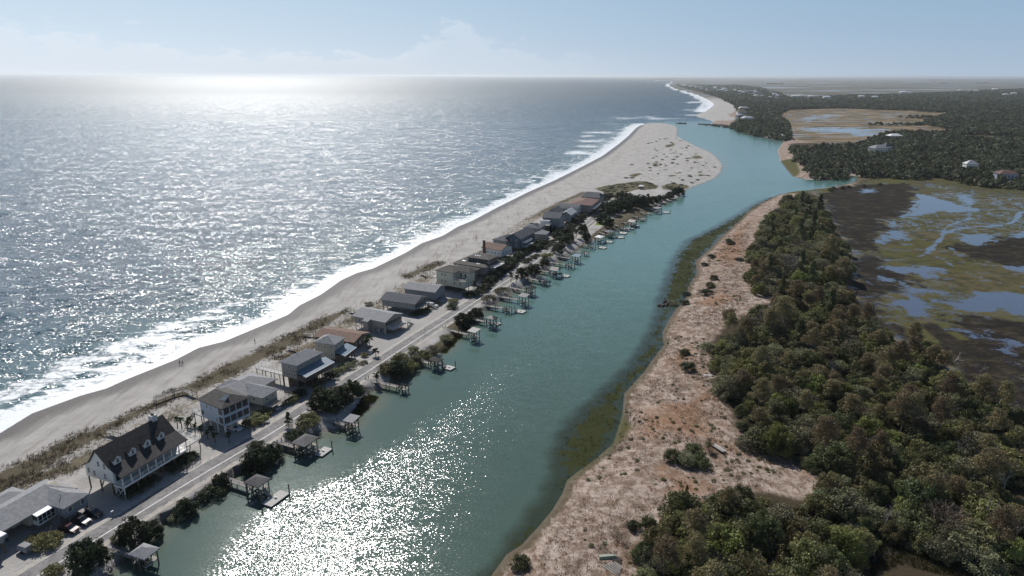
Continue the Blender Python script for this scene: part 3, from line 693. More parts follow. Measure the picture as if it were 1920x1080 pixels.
class MB:
    """collects solids and links them as one mesh"""
    def __init__(s): s.v = []; s.f = []; s.mi = []
    def poly(s, vs, fs, m=0):
        b = len(s.v); s.v += [tuple(v) for v in vs]; s.f += [tuple(b + i for i in f) for f in fs]; s.mi += [m] * len(fs); return s
    def box(s, x0, x1, y0, y1, z0, z1, m=0):
        V = [(x, y, z) for z in (z0, z1) for y in (y0, y1) for x in (x0, x1)]
        return s.poly(V, [(0, 2, 3, 1), (4, 5, 7, 6), (0, 1, 5, 4), (2, 6, 7, 3), (0, 4, 6, 2), (1, 3, 7, 5)], m)
    def bar(s, a, b, w, h=None, m=0):
        """rectangular bar from a to b"""
        a = Vector(a); b = Vector(b); d = (b - a).normalized(); h = h or w
        up = Vector((0, 0, 1)) if abs(d.z) < .95 else Vector((0, 1, 0))
        sx = d.cross(up).normalized() * (w / 2); sz = sx.cross(d).normalized() * (h / 2)
        V = [p + i * sx + j * sz for p in (a, b) for i, j in ((-1, -1), (1, -1), (1, 1), (-1, 1))]
        return s.poly(V, [(3, 2, 1, 0), (4, 5, 6, 7), (0, 1, 5, 4), (1, 2, 6, 5), (2, 3, 7, 6), (3, 0, 4, 7)], m)
    def tube(s, pts, rad, n=6, m=0):
        rings = []
        for i, p in enumerate(pts):
            p = Vector(p); q = Vector(pts[min(i + 1, len(pts) - 1)]); o = Vector(pts[max(i - 1, 0)])
            d = (q - o).normalized(); up = Vector((0, 0, 1)) if abs(d.z) < .9 else Vector((0, 1, 0))
            x = d.cross(up).normalized(); y = x.cross(d)
            r = rad[i] if isinstance(rad, (list, tuple)) else rad
            rings.append([p + (x * math.cos(2 * math.pi * k / n) + y * math.sin(2 * math.pi * k / n)) * r for k in range(n)])
        V = [v for rg in rings for v in rg]
        F = [(i * n + k, i * n + (k + 1) % n, (i + 1) * n + (k + 1) % n, (i + 1) * n + k) for i in range(len(rings) - 1) for k in range(n)]
        F += [tuple(range(n))[::-1], tuple(range((len(rings) - 1) * n, len(rings) * n))]
        return s.poly(V, F, m)
    def build(s, name, mat, parent=None, loc=None):
        me = bpy.data.meshes.new(name); me.from_pydata(s.v, [], s.f)
        for m in (mat if isinstance(mat, (list, tuple)) else [mat]): me.materials.append(M[m] if isinstance(m, str) else m)
        if any(s.mi): me.polygons.foreach_set('material_index', s.mi)
        me.update()
        o = bpy.data.objects.new(name, me)
        if loc: o.location = loc
        return link(o, parent)


def boxo(name, mat, parent, x0, x1, y0, y1, z0, z1):
    return MB().box(x0, x1, y0, y1, z0, z1).build(name, mat, parent)


def hip(mb, x0, x1, y0, y1, z, h, axis='y', a=None, b=None, th=.22, m=0):
    """solid hipped roof; a and b are the hip insets of the ridge at the two ends"""
    w = (x1 - x0) if axis == 'y' else (y1 - y0)
    a = w / 2 if a is None else a; b = w / 2 if b is None else b
    if axis == 'y':
        c = (x0 + x1) / 2; r0, r1 = (c, y0 + a, z + h), (c, y1 - b, z + h)
    else:
        c = (y0 + y1) / 2; r0, r1 = (x0 + a, c, z + h), (x1 - b, c, z + h)
    V = [(x0, y0, z), (x1, y0, z), (x1, y1, z), (x0, y1, z), (x0, y0, z - th), (x1, y0, z - th), (x1, y1, z - th), (x0, y1, z - th), r0, r1]
    F = [(7, 6, 5, 4), (0, 4, 5, 1), (1, 5, 6, 2), (2, 6, 7, 3), (3, 7, 4, 0)]
    if axis == 'y': F += [(0, 1, 8), (1, 2, 9, 8), (2, 3, 9), (3, 0, 8, 9)]
    else: F += [(0, 1, 9, 8), (1, 2, 9), (2, 3, 8, 9), (3, 0, 8)]
    return mb.poly(V, F, m)


def gable(mb, x0, x1, y0, y1, z, h, axis='y', th=.2, m=0, rc=None, zb=None):
    """two sloping slabs; rc = position of the ridge across, zb = eave height of the far side"""
    zb = z if zb is None else zb
    if axis == 'y':
        c = (x0 + x1) / 2 if rc is None else rc
        prof = [(x0, z), (c, z + h), (x1, zb)]; f = lambda p, t: (p[0], t, p[1]); t0, t1 = y0, y1
    else:
        c = (y0 + y1) / 2 if rc is None else rc
        prof = [(y0, z), (c, z + h), (y1, zb)]; f = lambda p, t: (t, p[0], p[1]); t0, t1 = x0, x1
    lo = [(p[0], p[1] - th) for p in prof]
    ring = prof + lo[::-1]; n = 6
    V = [f(p, t0) for p in ring] + [f(p, t1) for p in ring]
    F = [(i, (i + 1) % n, n + (i + 1) % n, n + i) for i in range(n)] + [(0, 1, 4, 5), (1, 2, 3, 4), (n, n + 5, n + 4, n + 1), (n + 1, n + 4, n + 3, n + 2)]
    return mb.poly(V, F, m)


def prism(mb, x0, x1, y0, y1, z0, z1, h, axis, rc=None, m=0, zb=None):
    """walls with their gable ends, up to a ridge"""
    zb = z1 if zb is None else zb
    if axis == 'y':
        c = (x0 + x1) / 2 if rc is None else rc
        pr = [(x0, z0), (x1, z0), (x1, zb), (c, z1 + h), (x0, z1)]; f = lambda p, t: (p[0], t, p[1]); t0, t1 = y0, y1
    else:
        c = (y0 + y1) / 2 if rc is None else rc
        pr = [(y0, z0), (y1, z0), (y1, zb), (c, z1 + h), (y0, z1)]; f = lambda p, t: (t, p[0], p[1]); t0, t1 = x0, x1
    V = [f(p, t0) for p in pr] + [f(p, t1) for p in pr]
    F = [(i, (i + 1) % 5, 5 + (i + 1) % 5, 5 + i) for i in range(5)] + [(4, 3, 2, 1, 0), (5, 6, 7, 8, 9)]
    return mb.poly(V, F, m)


_cache = {}
def shared(key, make):
    if key not in _cache: _cache[key] = make()
    return _cache[key]


def inst(name, me, parent, loc=(0, 0, 0), rz=0.0, sc=(1, 1, 1)):
    o = bpy.data.objects.new(name, me); o.location = loc; o.rotation_euler = (0, 0, rz); o.scale = sc
    return link(o, parent)


def mesh_of(mb, name, mat):
    me = bpy.data.meshes.new(name); me.from_pydata(mb.v, [], mb.f)
    for m in (mat if isinstance(mat, (list, tuple)) else [mat]): me.materials.append(M[m] if isinstance(m, str) else m)
    if any(mb.mi): me.polygons.foreach_set('material_index', mb.mi)
    me.update(); return me


def piling(parent, x, y, z0, z1, r=.16, mat='piling_wood', name='piling'):
    me = shared(('pil', mat), lambda: mesh_of(MB().tube([(0, 0, 0), (0, 0, 1)], 1, 8), 'piling', mat))
    return inst(name, me, parent, (x, y, z0), 0, (r, r, z1 - z0))


def window(parent, x, y, z, w, h, face='near', frame='white_trim', glass='glass'):
    """face near = looking -y, road = looking +x, far = +y, sea = -x"""
    rz = {'near': 0, 'road': R(90), 'far': R(180), 'sea': R(-90)}[face]
    def mk():
        b = MB(); t = .09
        b.box(-w / 2, w / 2, -.07, 0.02, 0, t); b.box(-w / 2, w / 2, -.07, 0.02, h - t, h)
        b.box(-w / 2, -w / 2 + t, -.07, 0.02, t, h - t); b.box(w / 2 - t, w / 2, -.07, 0.02, t, h - t)
        b.box(-w / 2 + t, w / 2 - t, -.055, 0.02, h / 2 - .03, h / 2 + .03)
        return mesh_of(b, 'window', frame)
    fr = inst('window', shared(('win', w, h, frame), mk), parent, (x, y, z), rz)
    pm = shared(('pane', w, h, glass), lambda: mesh_of(MB().box(-w / 2 + .09, w / 2 - .09, -.035, 0.0, .09, h - .09), 'pane', glass))
    inst('pane', pm, fr)
    return fr


def railing(mb, pts, z, h=1.0, step=1.6, w=.07, rails=3):
    for a, b in zip(pts[:-1], pts[1:]):
        a = Vector((a[0], a[1], z)); b = Vector((b[0], b[1], z)); L = (b - a).length; n = max(1, round(L / step))
        for i in range(n + 1):
            p = a + (b - a) * i / n; mb.box(p.x - w / 2, p.x + w / 2, p.y - w / 2, p.y + w / 2, z, z + h)
        for k in range(rails):
            zz = z + h - .04 - k * h * .33; mb.bar((a.x, a.y, zz), (b.x, b.y, zz), w * .8, w * .8)
    return mb


def deck(root, x0, x1, y0, y1, z, sides='', mat='grey_plank', rail='white_trim', legs=True, name='deck', zg=0.0, zend=None):
    d = boxo(name, mat, root, x0, x1, y0, y1, z - .25, z)
    if sides:
        b = MB(); e = .06
        if 'n' in sides: railing(b, [(x0 + e, y0 + e), (x1 - e, y0 + e)], z)
        if 'f' in sides: railing(b, [(x0 + e, y1 - e), (x1 - e, y1 - e)], z)
        if 'r' in sides: railing(b, [(x1 - e, y0 + e), (x1 - e, y1 - e)], z)
        if 's' in sides: railing(b, [(x0 + e, y0 + e), (x0 + e, y1 - e)], z)
        b.build('railing', rail, d)
    if legs:
        nx = max(1, round((x1 - x0) / 4)); ny = max(1, round((y1 - y0) / 4))
        for i in range(nx + 1):
            for j in range(ny + 1):
                piling(root, x0 + .2 + (x1 - x0 - .4) * i / nx, y0 + .2 + (y1 - y0 - .4) * j / ny, zg - .6, z - .25, .12)
    return d


def stairs(root, a, b, w=1.2, mat='grey_plank', rail='white_trim'):
    """straight flight from a (bottom) to b (top)"""
    a = Vector(a); b = Vector(b); n = max(3, int(abs(b.z - a.z) / .2)); mb = MB()
    d = b - a; side = Vector((d.y, -d.x, 0)).normalized() * (w / 2)
    for i in range(n):
        p = a + d * ((i + .5) / n); q = d.xy.normalized() * (d.xy.length / n * .5)
        s = side
        V = [p - s - Vector((q.x, q.y, 0)), p + s - Vector((q.x, q.y, 0)), p + s + Vector((q.x, q.y, 0)), p - s + Vector((q.x, q.y, 0))]
        mb.poly([(v.x, v.y, v.z) for v in V] + [(v.x, v.y, v.z - .08) for v in V], [(0, 1, 2, 3), (7, 6, 5, 4), (0, 4, 5, 1), (1, 5, 6, 2), (2, 6, 7, 3), (3, 7, 4, 0)])
    for s in (-1, 1): mb.bar(a + side * s, b + side * s, .08, .3)
    st = mb.build('stairs', mat, root); rb = MB()
    for s in (-1, 1):
        rb.bar(a + side * s + Vector((0, 0, .95)), b + side * s + Vector((0, 0, .95)), .07)
        for t in (0, .5, 1): p = a + d * t + side * s; rb.bar(p, p + Vector((0, 0, .95)), .07)
    rb.build('railing', rail, st)


def frame_of(A, B, C, ze):
    a, b, c = [np.array(G(*q, ze + 2)) for q in (A, B, C)]
    v = c - b; D = np.linalg.norm(v); v /= D; u = np.array([v[1], -v[0]]); W = (b - a) @ u; o = b - u * W
    return o, math.atan2(u[1], u[0]), W, D


def hroot(name, A, B, C, ze, label, group='beach houses along the island road', cat='house'):
    o, rz, W, D = frame_of(A, B, C, ze)
    return empty(name, (o[0], o[1], 2.0), rz, label, cat, group), W, D


def grid_piles(root, x0, x1, y0, y1, z, nx=4, ny=4, r=.16, mat='piling_wood'):
    for i in range(nx):
        for j in range(ny):
            if 0 < i < nx - 1 and 0 < j < ny - 1 and (i + j) % 2: continue
            piling(root, x0 + .25 + (x1 - x0 - .5) * i / (nx - 1), y0 + .25 + (y1 - y0 - .5) * j / (ny - 1), -.6, z, r, mat)


def wins(root, face, c, xs, zs, w=1.0, h=1.35, **k):
    for z in zs:
        for s in xs:
            if face in ('near', 'far'): window(root, s, c, z, w, h, face, **k)
            else: window(root, c, s, z, w, h, face, **k)


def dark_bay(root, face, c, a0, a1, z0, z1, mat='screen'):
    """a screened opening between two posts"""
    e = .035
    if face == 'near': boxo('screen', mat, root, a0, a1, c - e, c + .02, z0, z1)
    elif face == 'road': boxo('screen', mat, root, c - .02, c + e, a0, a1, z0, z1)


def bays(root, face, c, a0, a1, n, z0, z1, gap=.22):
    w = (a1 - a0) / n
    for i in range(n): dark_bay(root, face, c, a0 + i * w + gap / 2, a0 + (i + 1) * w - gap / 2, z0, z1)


def house(name, label, A, B, C, ze, z0, wall, roof, kind='hip', axis='y', rh=1.8, oh=.55, storeys=1, nw=(3, 3), piles=(4, 4), hips=(None, None), door=True, vents=2, winw=1.0, winh=1.3, base=None, box=None):
    root, W, D = hroot(name, A, B, C, ze, label)
    x0, x1, y0, y1 = oh, W - oh, oh, D - oh
    if kind == 'hip':
        boxo('wall', wall, root, x0, x1, y0, y1, z0, ze - .1)
        rf = hip(MB(), 0, W, 0, D, ze, rh, axis, *hips).build('roof', roof, root)
    else:
        k = oh * rh / ((D if axis == 'x' else W) / 2)
        prism(MB(), x0, x1, y0, y1, z0, ze - .24 + k, rh - k, axis).build('wall', wall, root)
        rf = gable(MB(), 0, W, 0, D, ze, rh, axis).build('roof', roof, root)
    for i in range(vents):
        px = W * random.uniform(.3, .7) if axis == 'y' else W * random.uniform(.25, .75)
        py = D * random.uniform(.3, .42)
        zz = ze + rh * (min(px, W - px) / (W / 2) if axis == 'y' else py / (D / 2))
        MB().tube([(px, py, zz - .3), (px, py, zz + .4)], .09).build('vent_pipe', 'pale_metal', rf)
    fl = (ze - z0) / storeys
    zs = [z0 + fl * i + fl * .33 for i in range(storeys)]
    if nw[0]: wins(root, 'near', y0, [x0 + (x1 - x0) * (i + .6) / (nw[0] + .2) for i in range(nw[0])], zs, winw, min(winh, fl * .5))
    if nw[1]: wins(root, 'road', x1, [y0 + (y1 - y0) * (i + .6) / (nw[1] + .2) for i in range(nw[1])], zs, winw, min(winh, fl * .5))
    if z0 > .5 and piles: grid_piles(root, x0, x1, y0, y1, z0, *piles)
    if base: boxo('ground_floor', base, root, x0 + 1.2, x1 - 1.0, y0 + 1.2, y1 - 1.2, 0, z0)
    return root, W, D


# ---- the low L-shaped house at the near end
root, W, D = hroot('beach_house', (91.7, 944.5), (119, 955), (169, 925), 4.2, 'low grey-roofed L-shaped house with a bright white metal porch roof and three cars beside it')
zf = 1.5
boxo('wall', 'grey_siding', root, -.1, W - .5, .5, D - .5, zf, 4.1)
prism(MB(), -9.2, -.35, -4.2, D - .9, zf + .02, 4.1, 1.7, 'y').build('wall', 'sand_siding', root)
boxo('wall', 'sand_siding', root, -5.6, -2.8, -6.2, -3.7, zf + .05, 4.0)
boxo('wall', 'grey_siding', root, -13.6, -9, -11, 1.5, zf, 3.9)
boxo('wall', 'sand_siding', root, -11, -3.3, -15, -4.4, zf - .02, 4.05)
hip(MB(), -9.8, .25, -15.6, D + .4, 4.2, 1.9, 'y', 0, 3.4).build('roof', 'grey_shingle', root)
hip(MB(), -5.5, W, -.02, D - .02, 4.23, 1.5, 'x', 0, 3.0).build('roof', 'grey_shingle', root)
hip(MB(), -14.2, -7.6, -11.6, 2.0, 4.0, 1.2, 'y', 2.2, 2.6).build('roof', 'grey_shingle', root)
# white lean-to roof over the screened porch
MB().poly([(-3.6, -3.6, 4.75), (1.6, -3.6, 3.95), (1.6, 1.0, 3.95), (-3.6, 1.0, 4.75), (-3.6, -3.6, 4.63), (1.6, -3.6, 3.83), (1.6, 1.0, 3.83), (-3.6, 1.0, 4.63)],
          [(0, 1, 2, 3), (7, 6, 5, 4), (0, 4, 5, 1), (1, 5, 6, 2), (2, 6, 7, 3), (3, 7, 4, 0)]).build('porch_roof', 'white_metal', root)
boxo('porch', 'white_trim', root, -.33, 1.3, -3.4, .45, zf - .1, 3.78)
bays(root, 'road', 1.3, -3.3, .4, 4, zf + .35, 2.4, .16); bays(root, 'road', 1.3, -3.3, .4, 4, zf + 1.05, 3.6, .16)
bays(root, 'near', -3.4, -.3, 1.25, 2, zf + 1.05, 3.6, .16)
wins(root, 'road', W - .5, [1.6, 4.6], [2.5], 1.1, 1.1); wins(root, 'near', .5, [3.1], [2.5], .9, 1.1)
wins(root, 'road', -3.3, [-13, -10.4, -7.9], [2.5], .9, 1.2); wins(root, 'road', -2.8, [-5.2], [2.5], .8, 1.2)
grid_piles(root, .2, W - .5, .5, D - .5, zf, 2, 3); grid_piles(root, -13, -3.5, -14, D - 1.5, zf, 4, 5)
stairs(root, (4.6, -2.6, .1), (1.9, .1, zf + .1), 1.3, 'grey_plank', 'piling_wood')
boxo('air_conditioner', 'pale_metal', root, -2.9, -2.0, -8.6, -7.7, .9, 1.7); boxo('stand', 'dark_wood', root, -2.8, -2.1, -8.5, -7.8, -.3, .9)
MB().tube([(-4, -9, 4.9), (-4, -9, 5.6)], .1).build('vent_pipe', 'pale_metal', root)
MB().tube([(1.5, 2, 5.3), (1.5, 2, 6.0)], .1).build('vent_pipe', 'pale_metal', root)

# ---- the corner of a raised house cut off by the left edge
x, y = G(12.6, 1000.6, 6.3)
root = empty('beach_house', (x, y, 2.0), R(-22), 'white-roofed raised house corner at the left edge of the picture', 'house', 'beach houses along the island road')
boxo('wall', 'grey_siding', root, -9.5, -.5, -9, -.4, 2.6, 4.3)
hip(MB(), -10, 0, -9.5, 0, 4.4, .7, 'x').build('roof', 'white_metal', root)
window(root, -.5, -2.2, 3.0, 1.0, .9, 'road'); window(root, -.5, -5.2, 3.0, 1.0, .9, 'road')
grid_piles(root, -9.3, -.5, -9, -.5, 2.6, 3, 3)

# ---- the big white gabled house with dormers
root, W, D = hroot('beach_house', (154, 872.6), (228, 895), (352.6, 822), 6.0, 'big white house with a steep dark roof, four small dormers and a long road-side porch')
zf = 3.3; rc = 5.4; hr = 5.3; ze = 6.0
# flared profile: low over both porches, steep in the middle
prof = [(-.2, 6.1), (2.4, 7.5), (rc, ze + hr), (9.2, 7.55), (W + .1, 5.9)]
def roofz(x):
    for (a, za), (b, zb) in zip(prof[:-1], prof[1:]):
        if x <= b: return za + (zb - za) * (x - a) / (b - a)
    return prof[-1][1]
rb = MB(); n = len(prof)
ring = prof + [(p[0], p[1] - .22) for p in prof[::-1]]; k = len(ring)
V = [(p[0], -.2, p[1]) for p in ring] + [(p[0], D - .2, p[1]) for p in ring]
F = [(i, (i + 1) % k, k + (i + 1) % k, k + i) for i in range(k)]
for i in range(n - 1): F += [(i, i + 1, k - 2 - i, k - 1 - i), (k + i, k + k - 1 - i, k + k - 2 - i, k + i + 1)]
rf = rb.poly(V, F).build('roof', 'dark_shingle', root)
wp = [(.5, zf)] + [(9.6, zf), (9.6, roofz(9.6) - .23)] + [(rc, ze + hr - .24), (2.4, 7.26), (.5, roofz(.5) - .23)]
nn = len(wp)
MB().poly([(p[0], .3, p[1]) for p in wp] + [(p[0], D - .8, p[1]) for p in wp], [(i, (i + 1) % nn, nn + (i + 1) % nn, nn + i) for i in range(nn)] + [tuple(range(nn))[::-1], tuple(range(nn, 2 * nn))]).build('wall', 'white_siding', root)
for (s, z) in ((3.4, 3.9), (6.9, 3.9), (5.3, 6.7), (7.2, 6.5), (1.6, 4.3)): window(root, s, .3, z, .85, 1.45, 'near')
# porch: floor, posts, rails, dark screens behind
pf = boxo('porch_floor', 'white_trim', root, 9.6, W - .1, .0, D - .4, zf - .45, zf + .02)
rail = MB(); railing(rail, [(9.7, .1), (W - .2, .1), (W - .2, D - .6)], zf + .02, .95, 2.6, .09, 2); rail.build('railing', 'white_trim', pf)
for i in range(9):
    yy = .15 + (D - .8) * i / 8; boxo('post', 'white_trim', root, W - .3, W - .1, yy - .1, yy + .1, zf, roofz(W - .2) - .2)
bays(root, 'road', 9.6, .6, D - 1.0, 7, zf + .3, 5.6, .5)
for i, yy in enumerate((2.2, 6.2, 10.2, 14.2)):
    # dormer: a little gabled box standing on the road-side slope
    x0, x1, w = 6.9, 9.3, .95; z1 = 8.75
    dm = MB(); prism(dm, x0, x1, yy - w, yy + w, 7.5, z1, .85, 'x'); d = dm.build('dormer', 'white_siding', root)
    gable(MB(), x0 - 1.4, x1 + .25, yy - w - .25, yy + w + .25, z1 - .08, 1.12, 'x', .12).build('dormer_roof', 'dark_shingle', d)
    window(d, x1, yy, 7.75, .8, 1.15, 'road')
for yy in (3.5, 8.5, 13.5):
    dm = MB(); prism(dm, 2.0, 4.4, yy - .8, yy + .8, 7.6, 8.6, .7, 'x'); d = dm.build('dormer', 'white_siding', root)
    gable(MB(), 1.75, 5.2, yy - 1.0, yy + 1.0, 8.52, .92, 'x', .12).build('dormer_roof', 'dark_shingle', d)
ch = boxo('chimney', 'chimney_white', root, 4.5, 5.9, 15.2, 16.6, 8, 12.3)
for a in (-.4, 0, .4): MB().tube([(5.2 + a, 15.9, 12.3), (5.2 + a, 15.9, 12.8)], .13, 8).build('chimney_pot', 'rock', ch)
grid_piles(root, .5, W - .3, .3, D - .8, zf - .3, 4, 6, .17)
deck(root, .3, 11.6, D - .35, D + 4.6, zf, 'rfs', 'pale_plank')
MB().bar((9.9, .25, 0), (W - .3, .25, zf - .5), .16).bar((9.9, .25, zf - .5), (W - .3, .25, 0), .16).bar((9.9, .25, 0), (9.9, .25, zf - .4), .2).bar((W - .3, .25, 0), (W - .3, .25, zf - .4), .2).build('cross_brace', 'white_trim', root)

# ---- the pale blue raised house with screened porches
root, W, D = hroot('beach_house', (355.6, 753.9), (415.3, 767.8), (469.4, 744), 8.2, 'pale blue two-storey house on tall pilings with dark screened porches and a brown roof')
zf = 2.9; ze = 8.2
boxo('wall', 'blue_siding', root, .5, W - .4, .4, D - .4, zf, ze - .15)
hip(MB(), 0, W, 0, D, ze, 2.0, 'x', 2.2, 3.2).build('roof', 'brown_shingle', root)
MB().poly([(7.3, 2.2, 9.25), (9.2, 2.7, 9.3), (8.6, 5.2, 10.2), (7.6, 5.0, 10.3)], [(0, 1, 2, 3)]) if False else None
for zz in (zf + .5, zf + 3.1): bays(root, 'road', W - .4, .6, D - .6, 4, zz, zz + 1.8, .3); bays(root, 'near', .4, 8.7, W - .55, 1, zz, zz + 1.8, .2)
for s, z in ((3.6, 6.3), (5.6, 6.3)): window(root, s, .4, z, .75, 1.2, 'near')
window(root, 7.7, .4, 3.6, .7, 1.1, 'near'); window(root, 1.4, .4, 3.8, 1.4, 1.3, 'near')
MB().poly([(7.2, 1.7, ze + .82), (9.4, 2.4, ze + 1.13), (8.9, 4.2, ze + 1.96), (7.4, 3.9, ze + 1.83)], [(0, 1, 2, 3)]).build('skylight', 'navy_siding', root, (0, 0, .03))  # dark panel stands for a shadow patch on the roof, no real skylight
grid_piles(root, .6, W - .4, .4, D - .4, zf, 4, 3, .17, 'white_trim')
for yy in (.7, D - .7): boxo('corner_post', 'white_trim', root, W - .75, W - .43, yy - .16, yy + .16, 0, zf)
deck(root, -3.2, .5, .2, D - .2, zf + .2, 'nsf', 'grey_plank')
stairs(root, (-3, -2.5, 0), (-3, .3, zf), 1.1)
boxo('crossbeam', 'white_trim', root, W - .5, W - .34, .5, D - .5, zf - .28, zf - .02)

# ---- the low grey house behind it
root, W, D = house('beach_house', 'low grey-roofed house with a wide wing, right behind the pale blue house', (403, 726), (491.7, 747), (523.6, 729), 4.6, 1.9, 'sand_siding', 'grey_shingle', 'hip', 'x', 1.8, nw=(3, 2), winh=1.1, hips=(3, 3.4))
hip(MB(), 1.5, 12.5, -1.5, 12, 4.62, 2.2, 'y').build('roof', 'grey_shingle', root); boxo('wall', 'sand_siding', root, 2, 12, -1.0, 11.5, 1.9, 4.5)
deck(root, W - .5, W + 2.6, 1.0, D + 2.6, 2.0, 'rf', 'grey_plank', 'piling_wood')
boxo('skylight', 'skylight', root, 10, 10.8, 2.6, 3.3, 5.75, 5.95)

# ---- two-storey taupe house with a blue-grey porch roof, and its smaller twin
def twin(label, A, B, C, ze, z0, wall, deckx, base):
    root, W, D = house('beach_house', label, A, B, C, ze, z0, wall, 'grey_shingle', 'hip', 'y', 1.9, .45, 2, (3, 3), (3, 4), (3.0, 3.0), winw=.8, winh=1.1, base=base)
    zp = z0 + 2.9; w = 3.3
    MB().poly([(W - .42, -.1, zp), (W + w, -.1, zp - 1.1), (W + w, D + 1.2, zp - 1.1), (W - .42, D + 1.2, zp), (W - .42, -.1, zp - .15), (W + w, -.1, zp - 1.25), (W + w, D + 1.2, zp - 1.25), (W - .42, D + 1.2, zp - .15)],
              [(0, 1, 2, 3), (7, 6, 5, 4), (0, 4, 5, 1), (1, 5, 6, 2), (2, 6, 7, 3), (3, 7, 4, 0)]).build('porch_roof', 'bluegrey_metal', root)
    boxo('gutter', 'white_trim', root, W + w, W + w + .14, -.1, D + 1.2, zp - 1.3, zp - 1.08)
    boxo('porch', 'brown_siding', root, W - .4, W + w - .5, .2, D + .8, z0 - .1, zp - 1.3)
    bays(root, 'road', W + w - .5, .3, D + .7, 4, z0 + .2, zp - 1.45, .25)
    for i in range(5): piling(root, W + w - .7, .3 + (D + .4) * i / 4, -.5, z0 - .1, .15)
    if deckx: deck(root, -deckx, .45, .6, 3.2, z0 + .3, 'nfs', 'pale_plank')
    return root


twin('two-storey taupe house with a blue-grey porch roof and a pale deck to its left', (517.8, 680.6), (555.8, 686.1), (605.8, 660.6), 8.3, 3.4, 'taupe_siding', 11, 'brown_siding')
twin('smaller beige two-storey house with a blue-grey porch roof, before the rust-brown roof', (587.8, 641), (628, 646.7), (647.5, 632.8), 7.0, 1.6, 'sand_siding', 0, None)

# ---- the row of low houses
house('beach_house', 'low house under a wide rust-brown shed-like roof with palms at its corner', (604.4, 620.3), (664, 642.5), (694.7, 623), 3.8, 0, 'brown_siding', 'rust_shingle', 'gable', 'x', 1.3, 1.1, nw=(3, 3), piles=None)
root, W, D = house('beach_house', 'wide grey raised house on white braced pilings beside a broad gravel drive', (653, 595), (722.5, 605), (757, 588), 5.0, 2.2, 'taupe_siding', 'grey_shingle', 'gable', 'x', 1.7, .6, nw=(3, 0), piles=None, winh=1.0)
grid_piles(root, .8, W - .8, .6, D - .6, 2.2, 6, 3, .17, 'white_trim')
bays(root, 'road', W - .6, 1.0, D - 1.0, 7, 3.1, 4.4, .3)
boxo('stair_block', 'taupe_siding', root, 6.6, 8.8, -1.4, .55, .4, 4.6)
MB().poly([(6.3, -1.8, 4.7), (9.1, -1.8, 4.7), (9.1, .6, 5.25), (6.3, .6, 5.25), (6.3, -1.8, 4.55), (9.1, -1.8, 4.55), (9.1, .6, 5.1), (6.3, .6, 5.1)], [(0, 1, 2, 3), (7, 6, 5, 4), (0, 4, 5, 1), (1, 5, 6, 2), (2, 6, 7, 3), (3, 7, 4, 0)]).build('stair_roof', 'grey_shingle', root)
for xx in (1.0, 4.0, 10.2, 13.2):
    MB().bar((xx, .75, 0), (xx + 2.6, .75, 2.1), .13).bar((xx + 2.6, .75, 0), (xx, .75, 2.1), .13).build('cross_brace', 'white_trim', root)
deck(root, W - .55, W + 2.4, 1.5, D - .5, 2.2, 'rn', 'pale_plank'); stairs(root, (W + 1.4, D + 3.2, 0), (W + 1.4, D - .5, 2.2))
root, W, D = house('beach_house', 'dark grey-roofed low house with white outside stairs and a white car by it', (712.5, 561), (778.8, 571), (803.8, 556), 4.6, 1.9, 'grey_siding', 'slate_shingle', 'gable', 'x', 1.8, .8, nw=(4, 0), winh=1.1)
bays(root, 'road', W - .8, 1.2, D - 1.2, 5, 2.5, 4.1, .3); stairs(root, (W + 4.6, D - 1, 0), (W - .2, D - 1, 2.2)); deck(root, W - .75, W + .2, 2.5, D - .4, 2.2, '', 'pale_plank')
house('beach_house', 'plain low house with a mid-grey roof between the dark-roofed one and the cream one', (756, 540), (816, 548.8), (837.5, 536), 4.5, .8, 'grey_siding', 'grey_shingle', 'gable', 'x', 1.7, .7, nw=(2, 3), piles=(3, 3), winh=1.0)

# ---- the cream house with the cut-away balcony
root, W, D = hroot('beach_house', (812.5, 507.5), (871, 516), (891, 507.5), 9.2, 'large cream house with a cut-away corner balcony, overhanging its dark carport')
zf = 2.8
boxo('wall', 'cream_siding', root, .5, W - .3, .3, D, zf, 6.0); boxo('wall', 'cream_siding', root, .5, 9.6, .32, D - .02, 6.0, 9.0); boxo('wall', 'cream_siding', root, 9.6, W - .3, 4.6, D - .02, 6.0, 9.0)
hip(MB(), 0, 10.2, -.1, D + 1.2, 9.2, 1.9, 'y').build('roof', 'brown_shingle', root)
hip(MB(), 8.0, W + .2, 4.1, D + 1.2, 9.18, 1.5, 'x', 1, 2.4).build('roof', 'brown_shingle', root)
boxo('balcony_floor', 'screen', root, 9.65, W - .5, .55, 4.55, 6.0, 6.04)
rb = MB(); railing(rb, [(9.7, .38), (W - .4, .38), (W - .4, 4.5)], 6.0, .95, 1.2, .08, 3); rb.build('railing', 'white_trim', root)
wins(root, 'near', .3, [3.6, 5.4], [4.0, 7.0], .8, 1.3); wins(root, 'near', .3, [10.4, 13.4], [3.9], .8, 1.4); wins(root, 'near', 4.6, [11, 13.4], [6.4], 1.2, 1.9); wins(root, 'road', W - .3, [1.8, 3.6, 5.4, 7.2], [4.0], .7, 1.2)
grid_piles(root, .8, W - .6, .5, D - .3, zf, 4, 3); deck(root, -2.8, .5, .2, D, 5.8, 'nsf', 'pale_plank', legs=False); deck(root, -2.8, .5, .2, D, 2.9, 'nsf', 'pale_plank')
boxo('carport', 'dark_wood', root, 2, W - 5, 3, D - 1, 0, zf)

